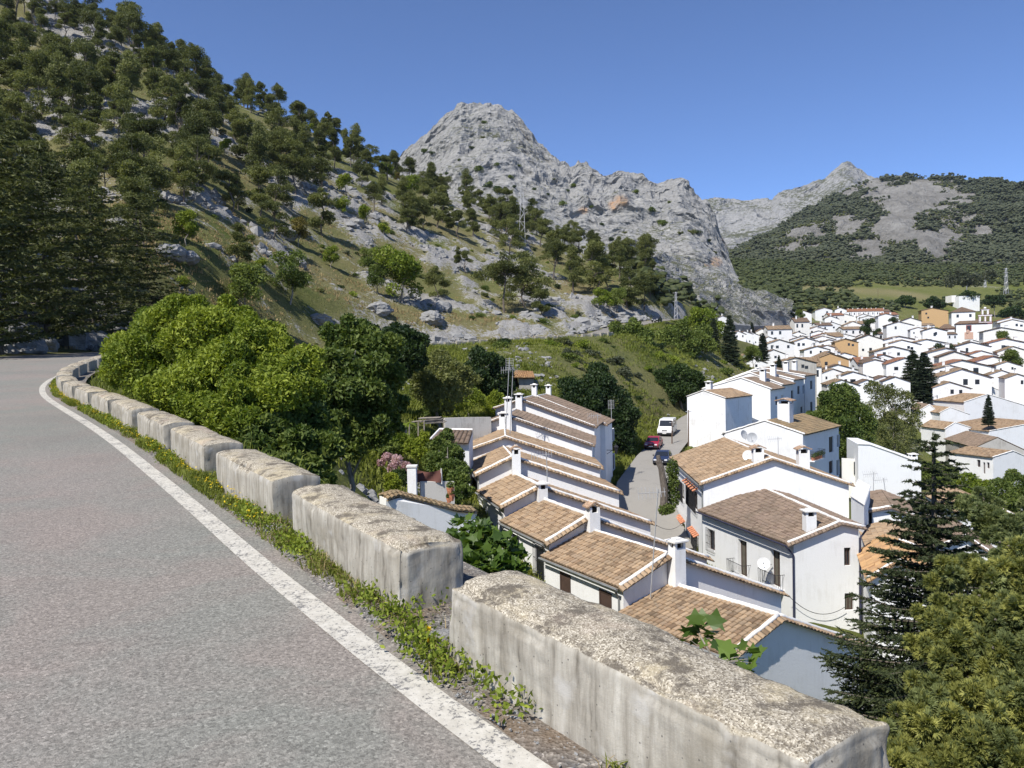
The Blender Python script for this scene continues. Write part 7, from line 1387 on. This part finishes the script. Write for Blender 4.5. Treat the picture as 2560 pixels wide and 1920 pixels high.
# ------------------------------------------------------------------ masts, aerials, poles, pylons
def aerial(label, x0, y0, x1, y1, d, kind='yagi', lean=0):
    a, b2 = P(x0, y0, d), P(x1, y1, d); T = Thing('tv_aerial', label, 'aerial', a); b = MB(); b.tube([a, b2], .028, 5); T.part('mast', b, MAT['steel'])
    b = MB(); L_ = .9
    if kind == 'grid':
        for i in range(7): b.tube([b2 + [-.28, 0, -.1 - i * .13], b2 + [.28, 0, -.1 - i * .13]], .013, 4)
        for s in (-.28, 0, .28): b.tube([b2 + [s, 0, -.05], b2 + [s, 0, -.95]], .013, 4)
        b.tube([b2 + [0, -.5, -.5], b2 + [0, .1, -.5]], .02, 4)
    else:
        b.tube([b2 + [-L_, -.2, -.15], b2 + [.35, .1, -.15]], .016, 4)
        for i in range(8): t = i / 7; c = b2 + np.array([-L_ + t * 1.2, -.2 + .27 * t, -.15]); b.tube([c + [0, -.12, -.26 + .08 * t], c + [0, .12, .26 - .08 * t]], .01, 4)
    T.part('antenna', b, MAT['steel']); return T
aerial('tall aerial with a square grid antenna above the middle of the stepped row', 505, 446, 509.5, 357.5, 58.5, 'grid'); aerial('thin second mast right beside the grid aerial', 509.5, 446, 513, 368, 58.8); aerial('aerial on the street end of the uppermost stepped house', 611.5, 420, 611, 399.5, 76, 'grid'); aerial('slim aerial on the roof edge of the upper stepped house', 598, 428, 597.5, 414, 70); aerial('slim aerial on a lower ridge in the stepped row', 547.5, 492, 546.5, 452, 45.5); aerial('tall thin rusty mast with stays standing by the second near roof', 650.5, 597, 658, 489, 33.5); aerial('comb-shaped aerial in front of the blank white building', 873, 523, 873.6, 472, 60); aerial('leaning aerial in front of the blank white building', 889, 518, 883.5, 478, 60); aerial('fishbone aerial on the wall of the balcony house with flowers', 778.6, 466, 778, 437, 64)
for i, (x, yb2, yt, d, lab) in enumerate([(522, 236, 186, 262, 'tall steel lattice pylon on the hill before the grey cliff'), (582.5, 250, 236, 300, 'smaller lattice pylon further right along the wooded ridge'), (675.8, 318, 292, 215, 'short lattice pylon beside the far road bend'), (1006, 292, 268, 640, 'thin pylon on the far green hill, at the right'), (985, 283, 272, 700, 'small far pylon on the green hill left of the right-hand one')]):
    a, b2 = P(x, yb2, d), P(x, yt, d); a[2] = min(a[2], gz(a[0], a[1])); h = b2[2] - a[2]; T = Thing('pylon', lab, 'pylon', a, 'power line pylons'); b = MB(); w = h * .055; rr_ = max(.05, .00028 * d)
    for sx in (-1, 1):
        for sy in (-1, 1): b.tube([a + [sx * w, sy * w, 0], b2 + [sx * w * .25, sy * w * .25, 0]], rr_, 4)
    for k in range(9):
        z0, z1 = k / 9, (k + 1) / 9; w0, w1 = w * (1 - .75 * z0), w * (1 - .75 * z1); s = 1 if k % 2 else -1
        for sy in (-1, 1): b.tube([a + [s * w0, sy * w0, h * z0], a + [-s * w1, sy * w1, h * z1]], rr_ * .7, 4)
    T.part('tower', b, MAT['steel'])
    for z in (.97, .84, .71): c = MB(); c.tube([a + [-h * .085, 0, h * z], a + [h * .085, 0, h * z]], rr_ * .9, 4); T.part('crossarm', c, MAT['steel'])
for lab, x, yb2, yt, d in [('thin dark pole standing by the parked van', 672, 449, 421, 96), ('pole with a bracket at the foot of the stained gable house', 688.5, 443, 410, 92), ('wooden pole beside the garage door house in the town', 936.5, 442, 418, 182), ('pole on the green hill above the long terrace', 878, 308, 288, 520), ('street lamp post at the edge of the town bushes', 787, 366, 354, 160)]:
    T = Thing('utility_pole', lab, 'pole', P(x, yb2, d)); b = MB(); b.tube([P(x, yb2 + 3, d), P(x, yt, d)], [.09, .06], 6); T.part('pole', b, MAT['rust']); b = MB(); p = P(x, yt, d); b.tube([p - [.35, 0, .2], p + [.35, 0, -.2]], .04, 4); T.part('crossbar', b, MAT['steel'])
T = Thing('tree_stump', 'tall pruned tree trunk with ivy at the street corner of the long house', 'tree', P(663.5, 512, 60)); b = MB(); a = P(663.5, 514, 60); b.tube([a, a + [.1, 0, 2], a + [-.1, .1, 3.6], a + [-.35, .1, 4.6]], [.34, .28, .24, .16], 8); b.tube([a + [0, 0, 3.2], a + [-.5, 0, 4.2]], [.18, .12], 6); T.part('trunk', b, MAT['bark']); rng = np.random.default_rng(3); L_ = [(a[0] + .9, a[1] + .6, a[2] + z, .55, .5, .9) for z in (1.2, 2.4, 3.4)] + [(a[0] + .2, a[1] - .2, a[2] + .4, .7, .6, .45)]; f_ = foliage('ivy', L_, 4200, .14, .7, LF['mid'], .4); f_.transform(Matrix.Translation(Vector(-T.loc))); link('ivy', f_, T.o)
def wire(label, p, q, sag, r=.014):
    b = MB(); p, q = np.array(p), np.array(q); b.tube([p + (q - p) * t - [0, 0, sag * 4 * t * (1 - t)] for t in np.linspace(0, 1, 14)], r, 4, cap=False); single('cable', b, [MAT['iron']], label, 'cable')
wire('slack cable drooping across the white end wall of the balcony house', P(787, 594, 43.8), P(845, 607, 44.0), .75, .018); wire('cable from the street bracket to the long house', P(656, 525, 40), P(684, 521, 56), .4); wire('cable looping over the white house front in the town', P(925, 418, 180), P(938, 419, 181), 1.2, .05)
# ------------------------------------------------------------------ grass, weeds and small things by the road
rng = np.random.default_rng(2024)
def blades(name, base, h, lean, w, mat, lab, kind='stuff', tint=None, nseg=2):
    n = len(base); th = rng.uniform(0, 2 * pi, n); d = np.stack([np.cos(th), np.sin(th), np.zeros(n)], 1); s = np.stack([-np.sin(th + rng.normal(0, .5, n)), np.cos(th), np.zeros(n)], 1); s = unit(s)
    up_ = np.array([0, 0, 1.0]); a = base; m = base + up_ * (h * .55)[:, None] + d * (h * lean * .3)[:, None]; t = base + up_ * (h * (1 - .35 * lean))[:, None] + d * (h * lean)[:, None]; W_ = np.asarray(w)[:, None] / 2
    v = np.stack([a - s * W_, a + s * W_, m + s * W_ * .8, m - s * W_ * .8, t], 1).reshape(-1, 3); o = np.arange(n)[:, None] * 5
    f4 = o + np.array([[0, 1, 2, 3]]); f3 = o + np.array([[3, 2, 4]]); tint = np.clip(.5 + rng.normal(0, .22, n), 0, 1) if tint is None else tint
    return single(name, np_mesh(name, v, [f4, f3], [LF[mat]], attrs=dict(tint=np.repeat(tint, 5))), None, lab, 'grass', None, kind)
def along(n, s0, s1, o0, o1, seed=1):
    """points at the foot of the blocks: along the chain, o outwards from their road-side face"""
    q = np.random.default_rng(seed); seg = [np.array(v) for ab in blocks_near for v in ab]; seg = np.array(seg); L_ = np.concatenate([[0], np.cumsum(np.linalg.norm(np.diff(seg, axis=0), axis=1))]); s = q.uniform(s0, s1, n) - sB1 + L_[2] + .95
    j = np.clip(np.searchsorted(L_, s), 1, len(L_) - 1); t = (s - L_[j - 1]) / (L_[j] - L_[j - 1]); p = seg[j - 1] + (seg[j] - seg[j - 1]) * t[:, None]; d = unit(seg[j] - seg[j - 1]); l = np.stack([-d[:, 1], d[:, 0]], 1); o = o0 + (o1 - o0) * q.uniform(0, 1, n) ** 1.5
    o = np.where((j % 2 == 0) & (q.uniform(0, 1, n) < .35), -q.uniform(0, .35, n), o); p = p + l * o[:, None]; return np.stack([p[:, 0], p[:, 1], zr(p[:, 1]) + .012], 1), s + sB1 - L_[2] - .95, np.maximum(o, 0)
sB1 = float(sarc[int(np.argmin(np.hypot(PATH[:, 0] - .25, PATH[:, 1] - 2.8)))])
b, s, o = along(90000, sB1 - 2.2, sB1 + 30, -.01, .19, 3)
den = .16 + .95 * fbm(b[:, 0] * 1.6, b[:, 1] * 1.6, o=3, s=4) - 3.5 * np.maximum(0, o - .08) + .25 * np.clip((s - sB1 - 2) / 6, -.5, 1)
k = rng.random(len(b)) < np.clip(den, 0, 1); b, s, o = b[k], s[k], o[k]
hh = rng.uniform(.03, .10, len(b)) * (1 + .9 * np.clip(fbm(b[:, 0] * 2.2, b[:, 1] * 2.2, o=3, s=9), -.3, 1)) * np.where(s > sB1 + 5, 1.25, 1)
dryk = (rng.random(len(b)) < .22) & (s < sB1 + 4)
blades('grass', b[~dryk], hh[~dryk], rng.uniform(.2, 1.1, (~dryk).sum()), rng.uniform(.006, .016, (~dryk).sum()), 'grassm', 'green weeds and grass growing along the foot of the guard blocks')
blades('dry_grass', b[dryk], hh[dryk] * 1.4, rng.uniform(.8, 1.6, dryk.sum()), rng.uniform(.003, .005, dryk.sum()), 'straw', 'dry brown stalks lying on the gravel beside the nearest blocks')
# leafy rosettes
b, s, o = along(5200, sB1 - 2.2, sB1 + 26, 0.0, .16, 8); k = rng.random(len(b)) < np.clip(.02 + 1.2 * fbm(b[:, 0] * 1.9 + 5, b[:, 1] * 1.9, o=3, s=14) - 1.5 * np.maximum(0, o - .12), 0, 1); b = b[k]; m = 14
c = np.repeat(b, m, 0) + rng.normal(0, .032, (len(b) * m, 3)) * [1, 1, .5] + np.stack([np.zeros(len(b) * m), np.zeros(len(b) * m), rng.uniform(.01, .11, len(b) * m)], 1); a = unit(rdir(len(c)) + [0, 0, .35]); v, f = leaf_quads(c, a, unit(np.cross(a, rdir(len(c)))), rng.uniform(.018, .045, len(c)), rng.uniform(.010, .022, len(c)))
single('weeds', np_mesh('weeds', v, [f], [LF['bright']], attrs=dict(tint=np.repeat(np.clip(.45 + rng.normal(0, .2, len(c)), 0, 1), 4))), None, 'small leafy weeds at the foot of the guard blocks', 'weeds', None, 'stuff')
b, s, o = along(900, sB1 + 4, sB1 + 24, .02, .17, 12); k = rng.random(len(b)) < .55; b = b[k]; c = np.repeat(b + np.stack([np.zeros(len(b)), np.zeros(len(b)), rng.uniform(.06, .13, len(b))], 1), 4, 0); a = unit(rdir(len(c)) * [1, 1, .4]); c = c + a * .008; v, f = leaf_quads(c, a, unit(np.cross(a, np.array([[0, 0, 1.0]]))), np.full(len(c), .02), np.full(len(c), .013))
single('wild_flowers', np_mesh('wild_flowers', v, [f], [LF['yellow']], attrs=dict(tint=np.repeat(rng.uniform(.2, .9, len(c)), 4))), None, 'tiny yellow wild flowers in the weeds along the blocks', 'flowers', None, 'stuff')
for i, (x, y, d, r, lab) in enumerate([(428, 641, 3.75, .022, 'yellow dandelion flower at the gap beside the nearest block, lower one'), (428, 629, 3.8, .020, 'yellow dandelion flower just above another one at the gap by the nearest block'), (420, 654, 3.6, .009, 'small half-open yellow dandelion below the two big ones')]):
    p = P(x, y, d); z0 = float(zr(p[1])) + .01; T = Thing('dandelion', lab, 'flower', (p[0] + .015, p[1] + .02, z0)); b = MB(); b.tube([(p[0] + .015, p[1] + .02, z0), (p[0] + .005, p[1], (z0 + p[2]) / 2), p], .0022, 5); T.part('stem', b, LF['grassm'])
    n = 90; a = unit(rdir(n) * [1, 1, .5] + [0, 0, .25]); c = a * r * .55; v, f = leaf_quads(c, a, unit(np.cross(a, rdir(n))), np.full(n, r), np.full(n, r * .28)); link('flower_head', np_mesh('flower_head', v + p - T.loc, [f], [LF['yellow']], attrs=dict(tint=np.repeat(rng.uniform(.3, .9, n), 4))), T.o)
for i, (x, y, d, s_, lab) in enumerate([(275, 531, 6.0, .085, 'pale angular stone between the second and third guard blocks'), (441, 631, 3.85, .06, 'pinkish stone wedged between the two nearest guard blocks'), (733 / 1.0, 0, 0, 0, '')]):
    if not d: continue
    p = P(x, y, d); b = MB(); b.blob((0, 0, 0), 1, 2); v = np.array(b.v); v = v * (1 + .4 * fbm(v[:, 0] * 1.5 + i * 4, v[:, 1] * 1.5, v[:, 2] * 1.5, 3))[:, None] * s_ * np.array([1.2, .8, .6]); ob = link('stone', np_mesh('stone', v, [np.array(b.f)], [MAT['boulder']], attrs=dict(ochre=np.zeros(len(v)), veg=np.zeros(len(v)))), None, (p[0], p[1], float(zr(p[1])) + s_ * .3)); props(ob, lab, 'stone')
# pebbles on the verge
b, s, o = along(1700, sB1 - 2, sB1 + 8, .02, .15, 31); rock_mesh('pebbles', b + [0, 0, .002], np.clip(rng.lognormal(-5.5, .5, len(b)), .002, .013), [MAT['boulder']], 'small pebbles strewn on the gravel verge', 'stuff', 6)
# rank grass on the bank behind the blocks, in the field and between the rocks
def tufts(name, X, Y, hmin, hmax, per, mat, lab, wd=.05):
    Z = ground(X, Y); n = len(X); B = np.stack([np.repeat(X, per) + rng.normal(0, .22, n * per), np.repeat(Y, per) + rng.normal(0, .22, n * per), np.repeat(Z, per) + .05], 1); h = np.repeat(rng.uniform(hmin, hmax, n), per) * rng.uniform(.6, 1.2, n * per)
    tt = np.repeat(np.clip(.45 + .35 * fbm(X / 9, Y / 9, o=3, s=6) + rng.normal(0, .12, n), 0, 1), per) + rng.normal(0, .1, n * per)
    return blades(name, B, h, rng.uniform(.2, .9, n * per), rng.uniform(wd * .6, wd * 1.5, n * per), mat, lab, 'stuff', np.clip(tt, 0, 1))
q = np.random.default_rng(41); N = 16000; px = q.uniform(80, 620, N); Y = q.uniform(10, 46, N); X = (px - 512) / F * Y; sv, _z = road_rel(X, Y); k = (sv > 1.05) & (sv < 9) & (Y < 44); tufts('bank_grass', X[k], Y[k], .12, .36, 7, 'grassm', 'rank grass on the bank falling away behind the guard blocks', .022)
N = 80000; px = q.uniform(330, 760, N); Y = np.exp(q.uniform(math.log(38), math.log(200), N)); X = (px - 512) / F * Y; sv, _z = road_rel(X, Y); ins = np.array([np.interp(Y, _SL[:, 1], _SL[:, 0]) - .5, np.interp(Y, _SR[:, 1], _SR[:, 0]) + .5])
k = (sv > 1.6) & ~((X > ins[0]) & (X < ins[1]) & (Y > 55) & (Y < 140)) & (fbm(X / 8, Y / 8, o=3, s=55) + q.normal(0, .2, N) > -.12); tufts('field_grass', X[k][:30000], Y[k][:30000], .2, .75, 6, 'grassm', 'long grass of the green field below the far road', .09)
N = 40000; px = q.uniform(60, 680, N); Y = np.exp(q.uniform(math.log(45), math.log(260), N)); X = (px - 512) / F * Y; sv, _z = road_rel(X, Y); k = (sv < -ROADW - 3) & (fbm(X / 10, Y / 10, o=3, s=57) + q.normal(0, .2, N) > -.05); tufts('slope_grass', X[k][:12000], Y[k][:12000], .2, .6, 5, 'straw', 'dry grass tufts between the rocks of the open slope', .09)
# scrub in the field
rnd = random.Random(5); n = 0; tr = 0
while n < 150 and tr < 9000:
    tr += 1; px = rnd.uniform(400, 740) if n < 60 else rnd.uniform(570, 745); Y = rnd.uniform(62, 185) if n < 60 else rnd.uniform(85, 190); X = (px - 512) / F * Y; sv, _z = road_rel([X], [Y])
    if sv[0] < 3.5: continue
    xl, xr = np.interp(Y, _SL[:, 1], _SL[:, 0]), np.interp(Y, _SR[:, 1], _SR[:, 0])
    if xl - 1.5 < X < xr + 1.5 and 55 < Y < 140: continue
    if Y < 84 and 500 < px < 625: continue
    s = rnd.uniform(.4, 1.5) * (1 + .3 * (Y > 120)); o = link('shrub', rnd.choice(SHR), None, (X, Y, gz(X, Y) - .1), rnd.uniform(0, 6.3), (s, s, s * .8)); n += 1
    w = 'left of the stone hut' if px < 500 else 'between the stone hut and the uppermost trees' if px < 600 else 'on the rough bank above the street and van'
    props(o, 'low green shrub in the rough field ' + w, 'shrub', 'shrubs in the field ' + w)
for x, y, d, s, lab in [(571, 354, 122, 1.9, 'grey twiggy shrub standing alone in the green field'), (586, 362, 112, .9, 'small grey twiggy shrub right of the lone one in the field')]:
    p = hit(x, y + 4, 60, 200); p = P(x, y, d) if p is None else p; o = link('shrub', SHR[4], None, (p[0], p[1], gz(p[0], p[1]) - .1), 1, s); props(o, lab, 'shrub')
# rubble in the field, garden and on the street bank
N = 30000; px = q.uniform(330, 760, N); Y = np.exp(q.uniform(math.log(36), math.log(190), N)); X = (px - 512) / F * Y; sv, _z = road_rel(X, Y); m = fbm(X / 14, Y / 14, o=4, s=21) + .5 * fbm(X / 5, Y / 5, o=4, s=9); k = (sv > 2) & (m > .18) & ~((X > ins[0][0] - 99) & (np.interp(Y, _SL[:, 1], _SL[:, 0]) - .6 < X) & (X < np.interp(Y, _SR[:, 1], _SR[:, 0]) + .6) & (Y > 55) & (Y < 140)); X, Y = X[k][:1400], Y[k][:1400]; sz = np.clip(q.lognormal(-1.4, .5, len(X)), .1, .8); rock_mesh('field_stones', np.stack([X, Y, ground(X, Y) + sz * .1], 1), sz, [MAT['boulder']], 'loose grey stones in the rough field below the far road', 'stuff', 9)
# flowers beyond the blocks
p0 = np.array([-7.3, 16.6]); blob_tree('flowering_bush', 'lilac flowering plant behind the far guard blocks, under the bright tree', 'bush', [(100, 405, 5, 15.5), (105, 409, 6, 15.2), (109, 413, 5, 15)], 1400, .045, .8, 'lilac', (105, 424, 15.2), r0=.015)
# ------------------------------------------------------------------ the air: far things fade a little
b = MB(); b.box((400, 1300, 345), (5200, 2720, 830)); t = NT('haze_air'); v = t.n('VolumePrincipled', None, Color=(0.80, 0.88, 1.0), Density=0.00004, Anisotropy=0.3); t.t.links.new(v.outputs[0], t.out.inputs['Volume'])
single('haze', b, [t.m], None, kind='stuff')
